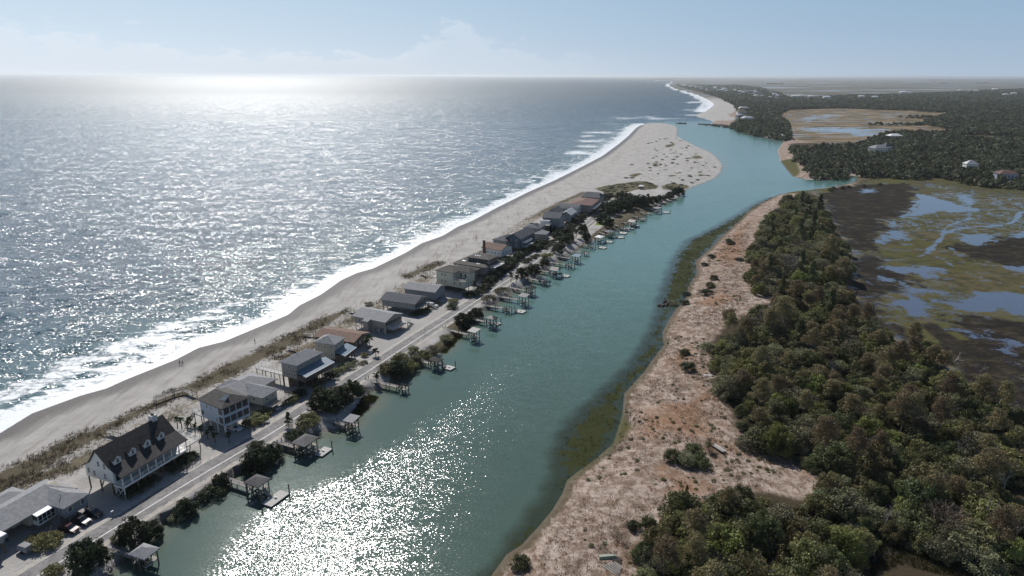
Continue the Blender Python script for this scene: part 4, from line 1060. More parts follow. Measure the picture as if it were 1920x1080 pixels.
# ---- the brown house with skylights
root, W, D = house('beach_house', 'sprawling brown-roofed house with rows of small bright skylights, beyond the cream one', (845, 494), (911, 502.5), (940, 489), 5.6, 1.8, 'taupe_siding', 'brown_shingle', 'hip', 'x', 2.0, .6, nw=(0, 5), piles=(4, 4), hips=(4, 5))
boxo('wall', 'taupe_siding', root, 6, W - 1.4, 5, D - 1.2, 5.5, 8.2); hip(MB(), 5.4, W - .8, 4.4, D - .6, 8.3, 1.3, 'x', 4, 4).build('roof', 'brown_shingle', root)
bays(root, 'near', 5, 6.4, W - 1.8, 6, 7.1, 7.9, .2); bays(root, 'road', W - 1.4, 5.6, D - 2, 3, 6.4, 7.9, .3)
for i, (sx, sy, sz) in enumerate(((9, 6.4, 8.95), (10.2, 6.4, 8.95), (11.4, 6.4, 8.95), (3.9, 3.0, 6.45), (4.9, 3.0, 6.45), (12.4, 2.2, 6.25), (13.5, 2.2, 6.25))):
    MB().poly([(sx, sy, sz), (sx + .6, sy, sz), (sx + .6, sy + .9, sz + .28), (sx, sy + .9, sz + .28)], [(0, 1, 2, 3)]).build('skylight', 'skylight', root)
deck(root, W - .6, W + 2.4, 4, D - 1, 5.0, 'rnf', 'white_trim')
root, W, D = house('beach_house', 'narrow brown-roofed wing tucked between the cream house and the skylight house', (838, 504), (886, 511), (902, 503), 5.4, 2.2, 'brown_siding', 'brown_shingle', 'hip', 'x', 1.5, .5, nw=(0, 3), piles=(3, 3))

# ---- white one with the brick chimney
root, W, D = house('beach_house', 'long white house with a pale weathered roof and a tall brick chimney', (897.5, 465), (940, 470), (962, 462), 5.8, 2.0, 'white_siding', 'rust_shingle', 'gable', 'x', 2.0, .5, nw=(5, 3), piles=(4, 3), winh=1.1, winw=.8)
boxo('chimney', 'brick', root, 1.6, 2.7, -.5, .48, 0, 9.8)
house('beach_house', 'grey hip-roofed house seen over the roof of the long white one', (925, 448), (949, 453), (975, 444), 6.4, 2.0, 'grey_siding', 'slate_shingle', 'hip', 'y', 2.0, .5, nw=(2, 2))
root, W, D = house('beach_house', 'tall dark blue house with a slate gable roof and white-framed windows', (950, 445), (976, 449), (1004, 435), 7.6, 2.4, 'navy_siding', 'slate_shingle', 'gable', 'y', 2.9, .5, storeys=2, nw=(2, 5), piles=(3, 4), winh=1.3)
deck(root, W - .5, W + 1.8, 3, 12, 2.6, 'rnf', 'white_trim'); deck(root, W - .5, W + 1.8, 3, 12, 5.2, 'rnf', 'white_trim', legs=False)
house('beach_house', 'grey house with a dark low roof filling the gap behind the dark blue one', (982, 425), (1012, 429), (1024, 420), 7.0, 2.0, 'taupe_siding', 'slate_shingle', 'hip', 'x', 1.8, .5, nw=(0, 2))
root, W, D = house('beach_house', 'grey hip-roofed cottage with a deep shaded porch after the dark blue house', (1003, 436.5), (1024, 440), (1031, 434.5), 4.8, 1.6, 'taupe_siding', 'grey_shingle', 'hip', 'y', 1.8, .5, nw=(0, 2), piles=(3, 3))
root, W, D = house('beach_house', 'tall pale grey house with a dark roof and a white roof-top balcony', (1016, 407.5), (1050, 410), (1060, 402.5), 9.0, 2.4, 'grey_siding', 'slate_shingle', 'gable', 'x', 2.6, .5, storeys=2, nw=(2, 4), piles=(3, 3))
boxo('wall', 'dark_wood', root, -1, 6.5, -6, .2, 0, 5.4); deck(root, -1.2, 6.7, -6.2, .2, 5.7, 'nrs', 'white_trim', legs=False); boxo('roof_room', 'white_siding', root, -.2, 5.6, -3.0, .4, 5.7, 7.6); boxo('room_roof', 'pale_metal', root, -.5, 5.9, -3.4, .45, 7.6, 7.8)
root, W, D = house('beach_house', 'small gabled grey house with one round-topped window, behind the tall pale grey one', (1027, 397), (1043, 399), (1055, 392), 8.4, 2.0, 'grey_siding', 'slate_shingle', 'gable', 'y', 2.4, .5, nw=(1, 2))
house('beach_house', 'light grey-roofed house in the far half of the row, before the long white one', (1052, 401), (1071, 404), (1082, 396), 6.4, 2.0, 'grey_siding', 'pale_metal', 'gable', 'y', 2.4, .5, nw=(2, 3))
root, W, D = house('beach_house', 'long white two-deck house with a thin roof beside the red-brown roof', (1046, 386), (1084, 390), (1093, 384), 6.4, 2.0, 'white_siding', 'slate_shingle', 'gable', 'x', 1.4, .5, nw=(0, 2))
bays(root, 'near', .5, 1, W - 1, 8, 3.0, 5.4, .4)
root, W, D = house('beach_house', 'long house with a broad red-brown roof near the end of the row', (1069, 381), (1110, 385.5), (1124, 374), 6.8, 1.8, 'taupe_siding', 'red_shingle', 'hip', 'y', 2.2, .7, nw=(3, 6), piles=(3, 5), storeys=2)
deck(root, W - .7, W + 1.8, 2, D - 2, 4.2, 'rnf', 'white_trim')
house('beach_house', 'last house of the row, with a big dark slate roof facing the sandy spit', (1090, 368), (1125, 371.5), (1135, 366), 7.0, 2.2, 'grey_siding', 'slate_shingle', 'hip', 'x', 3.0, .7, nw=(2, 3), hips=(2.5, 2.5), storeys=2)
# ------------------------------------------------------------ docks
ROOFS = {'hip', 'gable', 'flat'}


def dock(label, pts, head=None, roof=None, rmat='dark_metal_roof', flt=None, posts=(), fz=.45, z=1.55, w=1.5, rail=True, zr=3.5, lift=True, gang=True, mat='grey_plank'):
    """pts: pixels of the walkway from the bank outwards; head=(px,py,length,width) pier head; flt=(px,py,length,width) floating dock"""
    P = [np.array(G(px, py, z)) for px, py in pts]
    o = P[0]; e = P[-1]; d = (e - o) / np.linalg.norm(e - o); rz = math.atan2(d[1], d[0])
    root = empty('boat_dock', (o[0], o[1], 0), rz, label, 'dock', 'boat docks on the river side')
    c, s = math.cos(-rz), math.sin(-rz)
    loc = lambda q: ((q[0] - o[0]) * c - (q[1] - o[1]) * s, (q[0] - o[0]) * s + (q[1] - o[1]) * c)
    L = [loc(q) for q in P]; end = L[-1][0]
    mb = MB(); y = 0
    nb = int(end / .28)
    mb.box(0, end, -w / 2 + .08, w / 2 - .08, z - .22, z - .06)
    for i in range(nb): mb.box(i * .28, i * .28 + .24, -w / 2, w / 2, z - .055, z)
    mb.build('walkway', mat, root)
    if rail:
        for sgn in (-1, 1):
            if sgn == 1 and rail == 1: continue
            rb = MB(); railing(rb, [(0, sgn * (w / 2 - .05)), (end, sgn * (w / 2 - .05))], z, 1.0, 2.2, .08, 2); rb.build('railing', mat, root)
    n = max(2, int(end / 3.2))
    for i in range(n + 1):
        for sgn in (-1, 1): piling(root, end * i / n, sgn * w / 2, -1.2, z + (.05 if i % 2 else 1.0), .13)
    if head:
        hx, hy = loc(G(head[0], head[1], z)); l, ww = head[2] * .60, head[3] * .58
        x0, x1, y0, y1 = hx - l / 2, hx + l / 2, hy - ww / 2, hy + ww / 2
        hm = MB()
        # deck round an open slip with a boat lift cradle
        if lift and l > 2.4:
            hm.box(x0, x1, y1 - .9, y1, z - .2, z + .01); hm.box(x0, x0 + .7, y0, y1 - .9, z - .2, z + .01); hm.box(x1 - .6, x1, y0, y1 - .9, z - .2, z + .01)
        else: hm.box(x0, x1, y0, y1, z - .2, z + .01)
        hm.build('pier_head', mat, root)
        if lift and l > 2.4:
            lb = MB(); lb.bar((x0 + 1.2, y0 + 1, .9), (x1 - 1, y0 + 1, .9), .25).bar((x0 + 1.2, y0 + ww * .55, .9), (x1 - 1, y0 + ww * .55, .9), .25)
            for q in (.3, .7): lb.bar((x0 + l * q, y0 + .3, .75), (x0 + l * q, y1 - 1.3, .75), .3)
            lb.build('boat_lift', 'dark_wood', root)
        zt = zr if roof else z + 1.0
        for i in range(3):
            for j in (0, 1): piling(root, x0 + .15 + (l - .3) * i / 2, (y0 + .15, y1 - .15)[j], -1.2, zt, .15)
        if roof:
            r = MB(); ov = .35
            if roof == 'hip': hip(r, x0 - ov, x1 + ov, y0 - ov, y1 + ov, zr + .1, 1.0, 'x' if l >= ww else 'y')
            elif roof == 'gable': gable(r, x0 - ov, x1 + ov, y0 - ov, y1 + ov, zr + .1, 1.3, 'x')
            else: r.poly([(x0 - ov, y0 - ov, zr + .1), (x1 + ov, y0 - ov, zr + .1), (x1 + ov, y1 + ov, zr + .5), (x0 - ov, y1 + ov, zr + .5), (x0 - ov, y0 - ov, zr - .05), (x1 + ov, y0 - ov, zr - .05), (x1 + ov, y1 + ov, zr + .35), (x0 - ov, y1 + ov, zr + .35)], [(0, 1, 2, 3), (7, 6, 5, 4), (0, 4, 5, 1), (1, 5, 6, 2), (2, 6, 7, 3), (3, 7, 4, 0)])
            r.build('roof', rmat, root)
            bm = MB(); bm.bar((x0, y0 + .15, zr - .15), (x1, y0 + .15, zr - .15), .15).bar((x0, y1 - .15, zr - .15), (x1, y1 - .15, zr - .15), .15); bm.build('roof_beam', 'dark_wood', root)
        else:
            rb = MB(); railing(rb, [(x0 + .1, y0 + .1), (x0 + .1, y1 - .1), (x1 - .1, y1 - .1)], z, 1.0, 1.8, .09, 2); rb.build('railing', 'dark_wood', root)
        bench = MB(); bench.box(x0 + .3, x0 + .8, y0 + .4, y1 - .5, z + .35, z + .42); bench.box(x0 + .35, x0 + .75, y0 + .5, y0 + .6, z, z + .35); bench.box(x0 + .35, x0 + .75, y1 - .8, y1 - .7, z, z + .35); bench.build('bench', 'piling_wood', root)
    if flt:
        fx, fy = loc(G(flt[0], flt[1], fz)); l, ww = flt[2] * .68, flt[3] * .70
        fb = MB(); fb.box(fx - l / 2, fx + l / 2, fy - ww / 2, fy + ww / 2, .22, fz)
        fb.build('floating_platform', 'pale_plank', root)
        bb = MB(); bb.box(fx - l / 2 + .1, fx + l / 2 - .1, fy - ww / 2 + .1, fy + ww / 2 - .1, -.1, .219); bb.build('float_base', 'dark_wood', root)
        cl = MB(); cl.box(fx - .3, fx + .3, fy - .15, fy + .15, fz, fz + .35); cl.build('dock_box', 'white_trim', root)
        piling(root, fx - l / 2 + .3, fy - ww / 2 - .18, -1.2, 3.1, .15); piling(root, fx + l / 2 - .3, fy + ww / 2 + .18, -1.2, 2.6, .15)
        if gang:
            sx = (head and loc(G(head[0], head[1], z))[0] + head[2] * .3) or end; sy = (head and loc(G(head[0], head[1], z))[1]) or 0
            tx = fx - l / 2 + .2
            if tx - sx > .5:
                gb = MB(); gb.bar((sx, sy, z - .1), (tx, fy, fz + .1), 1.0, .12)
                for k in (-.5, .5): gb.bar((sx, sy + k, z + .8), (tx, fy + k, fz + 1.0), .06); 
                for q in np.linspace(0, 1, 5):
                    for k in (-.5, .5):
                        p = Vector((sx + (tx - sx) * q, sy + k + (fy - sy) * q, z - .1 + (fz + .2 - z) * q)); gb.bar(p, p + Vector((0, 0, .9)), .06)
                gb.build('gangway', mat, root)
    return root


dock('dock with a pale grey pyramid roof nearest the bottom edge of the picture', [(207, 1028), (262, 1046)], (273, 1050, 6.2, 5.4), 'hip', 'grey_shingle', zr=3.6)
dock('dock with a dark pyramid roof and a large slanting floating platform, second from the bottom', [(412, 893), (466, 911)], (484, 915, 6.4, 6.0), 'hip', flt=(517, 934, 4.4, 8.5))
dock('dock with a big dark hipped roof and a small float, third from the bottom', [(524, 829), (556, 838)], (573, 838, 6.6, 8.4), 'hip', flt=(606, 846, 4.0, 6.0))
dock('dock with a small tilted grey roof just past the dark road-side grove', [(592, 783), (648, 796)], (660, 799, 4.4, 5.2), 'flat', 'grey_shingle', zr=3.7)
dock('open railed pier with no roof, between the grey-roofed dock and the brown-roofed dock', [(688, 712), (746, 725)], (757, 728, 4.4, 3.8), None, lift=False)
dock('dock with a low brown hipped roof and a pale square float', [(784, 675), (806, 681)], (818, 683, 5.4, 4.6), 'hip', 'brown_shingle', flt=(842, 689, 5.0, 4.2), zr=3.2)
dock('dock with a dark flat roof over a broad platform by the marsh grass', [(833, 616), (877, 627)], (889, 631, 5.0, 5.4), 'flat', zr=3.9)
dock('dock with a dark roof reached between two clumps of tall shrubs', [(876, 595.5), (910, 603)], (922, 606, 5.4, 5.0), 'hip', zr=3.8, flt=(934, 607, 1.6, 4.2), gang=False)
dock('long thin pier with an open railed lift and a white float at its tip', [(904, 571), (944, 578)], (952, 580, 4.4, 5), None, flt=(976, 583.5, 5.6, 5.0))
dock('pier with a high grey roof on thin posts, past the round bush', [(927, 554), (972, 562)], (982, 565, 5.4, 5.6), 'flat', zr=4.1)
dock('dock with a small dark green roof just beyond the high-roofed pier', [(957, 539), (986, 545)], (995, 547, 5, 6), 'hip', 'dark_shingle', zr=3.5)
dock('low pier with a dark covered boat lift and no roof', [(987, 521), (1014, 527)], (1022, 529, 5, 6), None)
dock('dock with a peaked dark roof and two small pale floats', [(1008, 506.5), (1031, 510)], (1041, 513, 6, 7), 'gable', zr=3.6, flt=(1061, 517, 5, 5))
dock('pier with an open square head, south of the blue-roofed one', [(1029, 491.5), (1061, 496)], (1069, 498, 6, 6.5), None)
dock('pier with a blue-grey roof over its lift', [(1029, 477.5), (1050, 482), (1071, 485)], (1081, 487, 6, 6), 'flat', 'bluegrey_metal', zr=3.6)
dock('pier with a plain low square head in front of the dark round tree', [(1056, 467.4), (1090, 473)], (1098, 474.5, 5.5, 4.5), None, lift=False)
dock('pier with an open lift and a white float standing off its end', [(1073, 456), (1102, 460)], (1110, 462, 5.5, 6), None, flt=(1130, 464, 5.6, 5.5), gang=False)
dock('dock with a bright white pyramid roof', [(1100, 447), (1116, 449)], (1124, 450, 6.5, 8), 'hip', 'white_metal', flt=(1142, 453, 6, 5.5))
dock('dock with a pale grey pyramid roof behind the bright white one', [(1098, 429), (1134, 438.5)], (1143, 440, 6, 8), 'hip', 'grey_shingle', flt=(1163, 444.5, 6, 5.5))
dock('low walkway ending in a square white float, no roof', [(1118, 431), (1152, 434)], None, None, flt=(1168, 436.5, 7, 7.5))
dock('walkway with a dark boat lift beside the moored white boats', [(1150, 421), (1160, 424)], (1168, 428, 7, 7), None)
dock('pier with a small dark roofed lift, third from the far end', [(1150, 414), (1176, 418)], (1186, 421, 7, 7), 'gable', zr=3.4)
dock('pier on tall bare posts with a two-level railed head', [(1158, 400.5), (1196, 407)], (1204, 410, 6, 8), None, lift=False)
dock('pier passing over the mud beside the dark grove, with a small boat at its tip', [(1183, 394), (1211, 400.5)], None)
dock('farthest pier, with a grey-roofed head and a white float', [(1190, 386), (1224, 393)], (1232, 396, 7, 8), 'flat', 'grey_shingle', zr=3.8, flt=(1249, 398, 7, 6), gang=False)


# ------------------------------------------------------------ boats
def boat(px, py, rz, label, hull='hull_white', L=6.2, z=0.0, top=None):
    x, y = G(px, py, z + .3)
    root = empty('motor_boat', (x, y, z), rz, label, 'boat', 'boats at the docks')
    S = [(-L / 2, 1.0, 0), (-L * .15, 1.12, 0), (L * .2, .95, .05), (L * .4, .5, .15), (L / 2, .04, .28)]
    V = []; n = 5
    for (xx, hw, sh) in S:
        V += [(xx, -hw, .75 + sh), (xx, -hw * .8, .1 + sh * .5), (xx, 0, -.15 + sh), (xx, hw * .8, .1 + sh * .5), (xx, hw, .75 + sh)]
    F = [(i * n + k, i * n + k + 1, (i + 1) * n + k + 1, (i + 1) * n + k) for i in range(4) for k in range(4)] + [(4, 3, 2, 1, 0)]
    h = MB().poly(V, F)
    h.poly([(s[0], s[1] * q, .7 + s[2]) for s in S for q in (-1, 1)], [(i * 2, i * 2 + 2, i * 2 + 3, i * 2 + 1) for i in range(4)]); h.build('hull', hull, root)
    MB().box(-1.9, .9, -.75, .75, .705, .78).build('cockpit', 'pale_plank', root)
    MB().box(-.3, .5, -.45, .45, .78, 1.5).build('console', 'white_trim', root)
    MB().poly([(.5, -.5, 1.3), (.5, .5, 1.3), (.2, .42, 1.85), (.2, -.42, 1.85)], [(0, 1, 2, 3)]).build('windscreen', 'glass', root)
    MB().box(-L / 2 - .35, -L / 2 + .05, -.2, .2, .1, 1.2).build('outboard_motor', 'paint_black', root)
    if top:
        t = MB(); t.box(-1.2, .9, -.9, .9, 2.5, 2.58)
        for a in (-1, .7):
            for b in (-.7, .7): t.bar((a, b, .75), (a, b, 2.5), .06)
        t.build('canopy', top, root)


boat(1172, 432, R(-20), 'white motor boat lying off the far docks, left one of a close pair')
boat(1181, 429.5, R(-15), 'white motor boat lying off the far docks, right one of a close pair')
boat(1218, 401.5, R(-75), 'small white boat at the tip of the pier over the mud', L=5.4)
boat(1191, 424, R(-12), 'boat with a dark canopy moored by the small dark roofed lift', top='canvas')
boat(1022, 528.5, R(-15), 'dark-hulled boat hanging in the low open lift', 'hull_dark', 6.0, .9, 'canvas')
boat(1041, 513.5, R(-15), 'boat in the slip under the peaked dark roof', 'hull_dark', 6.0, .9)


# ------------------------------------------------------------ cars
def car(px, py, rz, label, paint, L=4.3, H=1.65):
    x, y, z = at(px, py)
    root = empty('parked_car', (x, y, max(z, 2.0) + .02), rz, label, 'car', 'parked cars')
    w = .86; s = L / 4.8; h = H / 1.75
    lo = [(-2.4, .45), (-2.38, .95), (-2.1, 1.05), (1.05, 1.06), (2.1, .92), (2.38, .7), (2.4, .4), (2.2, .28), (-2.2, .28)]
    def ext(prof, w0, inset=0.0):
        n = len(prof); V = [(a * s, -w0 if not inset else -w0, b * h) for a, b in prof] + [(a * s, w0, b * h) for a, b in prof]
        return V, [(i, n + i, n + (i + 1) % n, (i + 1) % n) for i in range(n)] + [tuple(range(n)), tuple(range(n, 2 * n))[::-1]]
    V, F = ext(lo, w); MB().poly(V, F).build('body', paint, root)
    # glasshouse tapering to the roof
    b0, b1, t0, t1 = -2.2, 1.15, -1.75, .35
    V = [(b0 * s, -w + .05, 1.04 * h), (b1 * s, -w + .05, 1.05 * h), (b1 * s, w - .05, 1.05 * h), (b0 * s, w - .05, 1.04 * h), (t0 * s, -w + .22, 1.68 * h), (t1 * s, -w + .22, 1.68 * h), (t1 * s, w - .22, 1.68 * h), (t0 * s, w - .22, 1.68 * h)]
    MB().poly(V, [(4, 5, 6, 7), (0, 1, 5, 4), (1, 2, 6, 5), (2, 3, 7, 6), (3, 0, 4, 7)]).build('windows', 'glass', root)
    MB().box((t0 - .03) * s, (t1 + .05) * s, -w + .2, w - .2, 1.675 * h, 1.74 * h).build('roof', paint, root)
    for xx in (1.45, -1.45):
        for yy in (-1, 1):
            ty = shared('tyre', lambda: mesh_of(MB().tube([(0, -.12, 0), (0, .12, 0)], .34, 14), 'tyre', 'tyre'))
            rm = shared('rimm', lambda: mesh_of(MB().tube([(0, -.13, 0), (0, .13, 0)], .2, 10), 'rim', 'rim'))
            wh = inst('wheel', ty, root, (xx * s, yy * (w - .1), .34)); inst('rim', rm, wh)
    for yy in (-.68, .68):
        boxo('headlight', 'lamp_clear', root, 2.25 * s, 2.41 * s, yy - .18, yy + .18, .62 * h, .78 * h); boxo('tail_light', 'lamp_red', root, -2.41 * s, -2.3 * s, yy - .12, yy + .12, .7 * h, 1.0 * h)


U = R(-22)
car(131, 996, U + R(6), 'dark red car, nearest of the three beside the low grey house', 'paint_red')
car(154, 981, U + R(4), 'black car with a shining roof, middle of the three beside the low grey house', 'paint_black')
car(177, 967, U + R(3), 'black off-road car, farthest of the three beside the low grey house', 'paint_black')
car(440, 806, U, 'white car parked under the pale blue raised house', 'paint_white', 4.5, 1.5)
car(513, 767, R(-28), 'silver car on the drive of the low grey house', 'paint_silver')
car(811, 575, R(-25), 'white pick-up beside the dark-roofed low house', 'paint_white', 5.0)
car(1100, 399, R(-20), 'white car by the long house with the red-brown roof', 'paint_white')
car(1103, 402, R(-20), 'dark car next to the white one by the red-brown roof', 'paint_blue')
car(1013, 456, R(-40), 'tan car half hidden by shrubs near the dark blue house', 'paint_tan')


# ------------------------------------------------------------ people
def person(px, py, rz, label, top, legs, stride=.25):
    x, y, z = at(px, py)
    me = bpy.data.meshes.new('person')
    s = stride
    V = [(0, 0, .95), (0, 0, 1.2), (0, 0, 1.42), (0, 0, 1.52), (.02, 0, 1.66), (.02, 0, 1.76),
         (0, .19, 1.40), (-.05, .24, 1.12), (.08, .25, .88), (0, -.19, 1.40), (.05, -.24, 1.12), (.2, -.25, .9),
         (0, .1, .88), (s * .55, .1, .48), (s, .1, .06), (s + .16, .1, .03), (0, -.1, .88), (-s * .3, -.1, .48), (-s, -.1, .08), (-s + .15, -.1, .03)]
    E = [(0, 1), (1, 2), (2, 3), (3, 4), (4, 5), (2, 6), (6, 7), (7, 8), (2, 9), (9, 10), (10, 11), (0, 12), (12, 13), (13, 14), (14, 15), (0, 16), (16, 17), (17, 18), (18, 19)]
    rad = [.15, .13, .15, .06, .10, .07, .06, .045, .035, .06, .045, .035, .09, .06, .045, .035, .09, .06, .045, .035]
    me.from_pydata(V, E, []); o = bpy.data.objects.new('person', me)
    o.location = (x, y, z); o.rotation_euler = (0, 0, rz); link(o); tag(o, label, 'person')
    m = o.modifiers.new('skin', 'SKIN'); sk = me.skin_vertices[0].data
    for i, r in enumerate(rad): sk[i].radius = (r, r)
    sk[0].use_root = True
    o.modifiers.new('sub', 'SUBSURF').levels = 1; me.materials.append(M['skin'])
    def cloth(name, idx, mat, extra):
        mm = bpy.data.meshes.new(name); remap = {a: i for i, a in enumerate(idx)}
        mm.from_pydata([V[i] for i in idx], [(remap[a], remap[b]) for a, b in E if a in remap and b in remap], [])
        c = bpy.data.objects.new(name, mm); link(c, o); k = c.modifiers.new('skin', 'SKIN'); d = mm.skin_vertices[0].data
        for i, a in enumerate(idx): d[i].radius = (rad[a] + extra, rad[a] + extra)
        d[0].use_root = True; c.modifiers.new('sub', 'SUBSURF').levels = 1; mm.materials.append(M[mat])
    cloth('shirt', [1, 2, 0, 6, 7, 9, 10], top, .03); cloth('trousers', [0, 12, 13, 16, 17], legs, .035); cloth('hair', [4, 5], 'hair', .02)


person(337.5, 684, R(200), 'left one of two people walking together along the wet sand', 'cloth_dark', 'cloth_dark')
person(342.5, 684, R(200), 'right one of two people walking together along the wet sand', 'cloth_light', 'cloth_dark')
person(478, 643, R(30), 'person alone on the beach seaward of the beige two-storey houses', 'cloth_light', 'cloth_dark')
person(893, 448, R(30), 'person on the beach level with the long white house', 'cloth_red', 'cloth_dark')
person(855.5, 463, R(210), 'person near the surf on the middle beach', 'cloth_light', 'cloth_light')
person(992, 385, R(30), 'person on the beach just before the last houses', 'cloth_dark', 'cloth_dark')
person(1160.5, 288, R(20), 'person far out on the sandy spit by the surf', 'cloth_dark', 'cloth_dark')

# ------------------------------------------------------------ beach walkovers, fences, posts
def boardwalk(label, pts, w=1.3, z=1.1, rail=True, mat='grey_plank'):
    P = [at(*q) for q in pts]; o = P[0]
    root = empty('beach_walkover', (o[0], o[1], o[2]), 0, label, 'walkway', 'wooden walkovers to the beach')
    mb = MB(); rb = MB()
    for a, b in zip(P[:-1], P[1:]):
        a = Vector(a) - Vector(o) + Vector((0, 0, z)); b = Vector(b) - Vector(o) + Vector((0, 0, z)); L = (b - a).length; n = max(1, int(L / .3))
        side = Vector((b.y - a.y, a.x - b.x, 0)).normalized() * w / 2
        mb.bar(a, b, w, .12)
        if rail:
            for s in (-1, 1):
                rb.bar(a + side * s + Vector((0, 0, 1)), b + side * s + Vector((0, 0, 1)), .09); rb.bar(a + side * s + Vector((0, 0, .5)), b + side * s + Vector((0, 0, .5)), .07)
        m = max(1, int(L / 2.2))
        for i in range(m + 1):
            p = a + (b - a) * i / m
            for s in (-1, 1):
                q = p + side * s; piling(root, q.x, q.y, q.z - z - .8, q.z + (1.0 if rail else 0), .07)
    mb.build('walkway', mat, root)
    if rail: rb.build('railing', mat, root)


boardwalk('railed walkover with a landing, seaward of the big white dormered house', [(366, 746), (347, 738), (326, 744), (292, 757)])
boardwalk('short pale walkover behind the roof of the dormered house', [(233, 822), (204, 815)], 1.6)
boardwalk('low walkover across the grass, seaward of the taupe house', [(556, 660), (539, 655)])
boardwalk('short walkover beside the rust-brown roof', [(604, 635), (590, 632), (570, 630)])
boardwalk('small walkover seaward of the wide grey raised house', [(668, 590), (655, 585)])
boardwalk('walkover seaward of the cream house', [(800, 520), (788, 515)])


def fence(label, pts, h=1.1):
    P = [at(*q) for q in pts]; o = P[0]; root = empty('rail_fence', o, 0, label, 'fence', 'wooden rail fences by the road')
    rb = MB()
    for a, b in zip(P[:-1], P[1:]):
        a = Vector(a) - Vector(o); b = Vector(b) - Vector(o); n = max(1, int((b - a).length / 2.2))
        for i in range(n + 1):
            p = a + (b - a) * i / n; piling(root, p.x, p.y, p.z - .3, p.z + h, .07, name='post')
        for k in (.95, .5): rb.bar(a + Vector((0, 0, k)), b + Vector((0, 0, k)), .09)
    rb.build('rails', 'piling_wood', root)


fence('rail fence along the road in front of the near half of the dormered house', [(243, 938), (288, 914)])
fence('rail fence along the road in front of the far half of the dormered house', [(328, 892), (377, 865)])


def signpost(px, py, label, h=2.4, plate=True):
    x, y, z = at(px, py); root = empty('road_sign', (x, y, z), R(-60), label, 'sign')
    MB().tube([(0, 0, 0), (0, 0, h)], .05, 6).build('post', 'pale_metal', root)
    if plate: MB().box(-.3, .3, -.03, .03, h - .7, h).build('plate', 'sign_back', root)


signpost(797, 628, 'small sign on a thin post at the road edge by the wide gravel drive')
signpost(1034, 466, 'small sign on a post at the edge of the road before the dark round tree')


def pole(px, py, h, label, name='utility_pole'):
    x, y, z = at(px, py); root = empty(name, (x, y, z), 0, label, 'pole')
    MB().tube([(0, 0, -.3), (0, 0, h)], [.14, .09], 8).build('post', 'piling_wood', root); MB().box(-.5, .5, -.06, .06, h - .5, h - .38).build('crossarm', 'piling_wood', root)


pole(911, 553, 4.0, 'thin wooden pole at the road edge before the long thin pier')
x, y, z = at(212, 968)
root = empty('mailbox', (x, y, z), R(-20), 'mailbox on a short post at the end of the fence shadow', 'mailbox')
piling(root, 0, 0, -.2, 1.1, .06, name='post'); MB().box(-.12, .12, -.28, .28, 1.1, 1.36).build('box', 'white_trim', root)
x, y, z = at(50, 1034)
root = empty('covered_trailer', (x, y, z + .05), R(-22), 'small grey covered trailer on the sand beside the low green bush', 'trailer')
MB().poly([(-1.6, -.95, .6), (1.6, -.95, .6), (1.6, .95, .6), (-1.6, .95, .6), (-1.3, -.7, 1.5), (1.2, -.7, 1.7), (1.2, .7, 1.7), (-1.3, .7, 1.5)], [(3, 2, 1, 0), (4, 5, 6, 7), (0, 1, 5, 4), (1, 2, 6, 5), (2, 3, 7, 6), (3, 0, 4, 7)]).build('cover', 'grey_shingle', root)
MB().bar((1.6, 0, .55), (2.8, 0, .5), .12).build('tow_bar', 'rock', root)
for yy in (-1, 1): inst('wheel', _cache['tyre'], root, (0, yy * .95, .34))

# sand-path gazebo of the far spit
x, y, z = at(1202, 354)
root = empty('beach_shelter', (x, y, z), R(-20), 'tiny white shelter in the dark scrub at the start of the sandy spit', 'shelter')
for a in (-1.6, 1.6):
    for b in (-1.6, 1.6): piling(root, a, b, -.3, 2.4, .1, name='post')
hip(MB(), -2.2, 2.2, -2.2, 2.2, 2.5, .8).build('roof', 'white_metal', root)

# rocks
def jetty(px, label, w=3.0, n=60, seed=1):
    rnd = random.Random(seed); P = [G(*q, .5) for q in px]; o = P[0]; mb = MB()
    seg = [math.dist(a, b) for a, b in zip(P[:-1], P[1:])]; tot = sum(seg)
    for i in range(n):
        d = rnd.random() * tot; k = 0
        while d > seg[k] and k < len(seg) - 1: d -= seg[k]; k += 1
        t = d / seg[k]; cx = P[k][0] + (P[k + 1][0] - P[k][0]) * t - o[0] + rnd.gauss(0, w / 2); cy = P[k][1] + (P[k + 1][1] - P[k][1]) * t - o[1] + rnd.gauss(0, w / 2)
        r = rnd.uniform(.5, 1.1) * w * .35; V = []
        for a in range(3):
            for b in range(6):
                q = b * math.pi / 3; rr = r * (1, 1.15, .6)[a] * rnd.uniform(.75, 1.15); V.append((cx + rr * math.cos(q), cy + rr * math.sin(q), -.3 + a * r * .55 + rnd.uniform(-.1, .1)))
        F = [(a * 6 + b, a * 6 + (b + 1) % 6, a * 6 + 6 + (b + 1) % 6, a * 6 + 6 + b) for a in range(2) for b in range(6)] + [tuple(range(12, 18))]
        mb.poly(V, F)
    o2 = mb.build('rock_jetty', 'rock', None, (o[0], o[1], .2)); tag(o2, label, 'jetty')


jetty([(1331, 234.5), (1350, 236), (1380, 240), (1400, 246)], 'long dark rock jetty on the far bank of the inlet', 9, 170)
jetty([(1311, 232.6), (1330, 233.8)], 'thin line of dark rocks awash in the inlet mouth, before the long jetty', 5, 50, 2)
jetty([(1273, 231.2), (1283, 231.4)], 'short clump of dark rocks at the tip of the sandy spit', 6, 24, 3)
jetty([(327, 617), (343, 612)], 'low dark clump of rubble standing in the near surf', .9, 12, 4)
jetty([(1245, 572), (1256, 562)], 'pale and dark rubble heap at the edge of the river marsh fringe', 2.2, 22, 5)
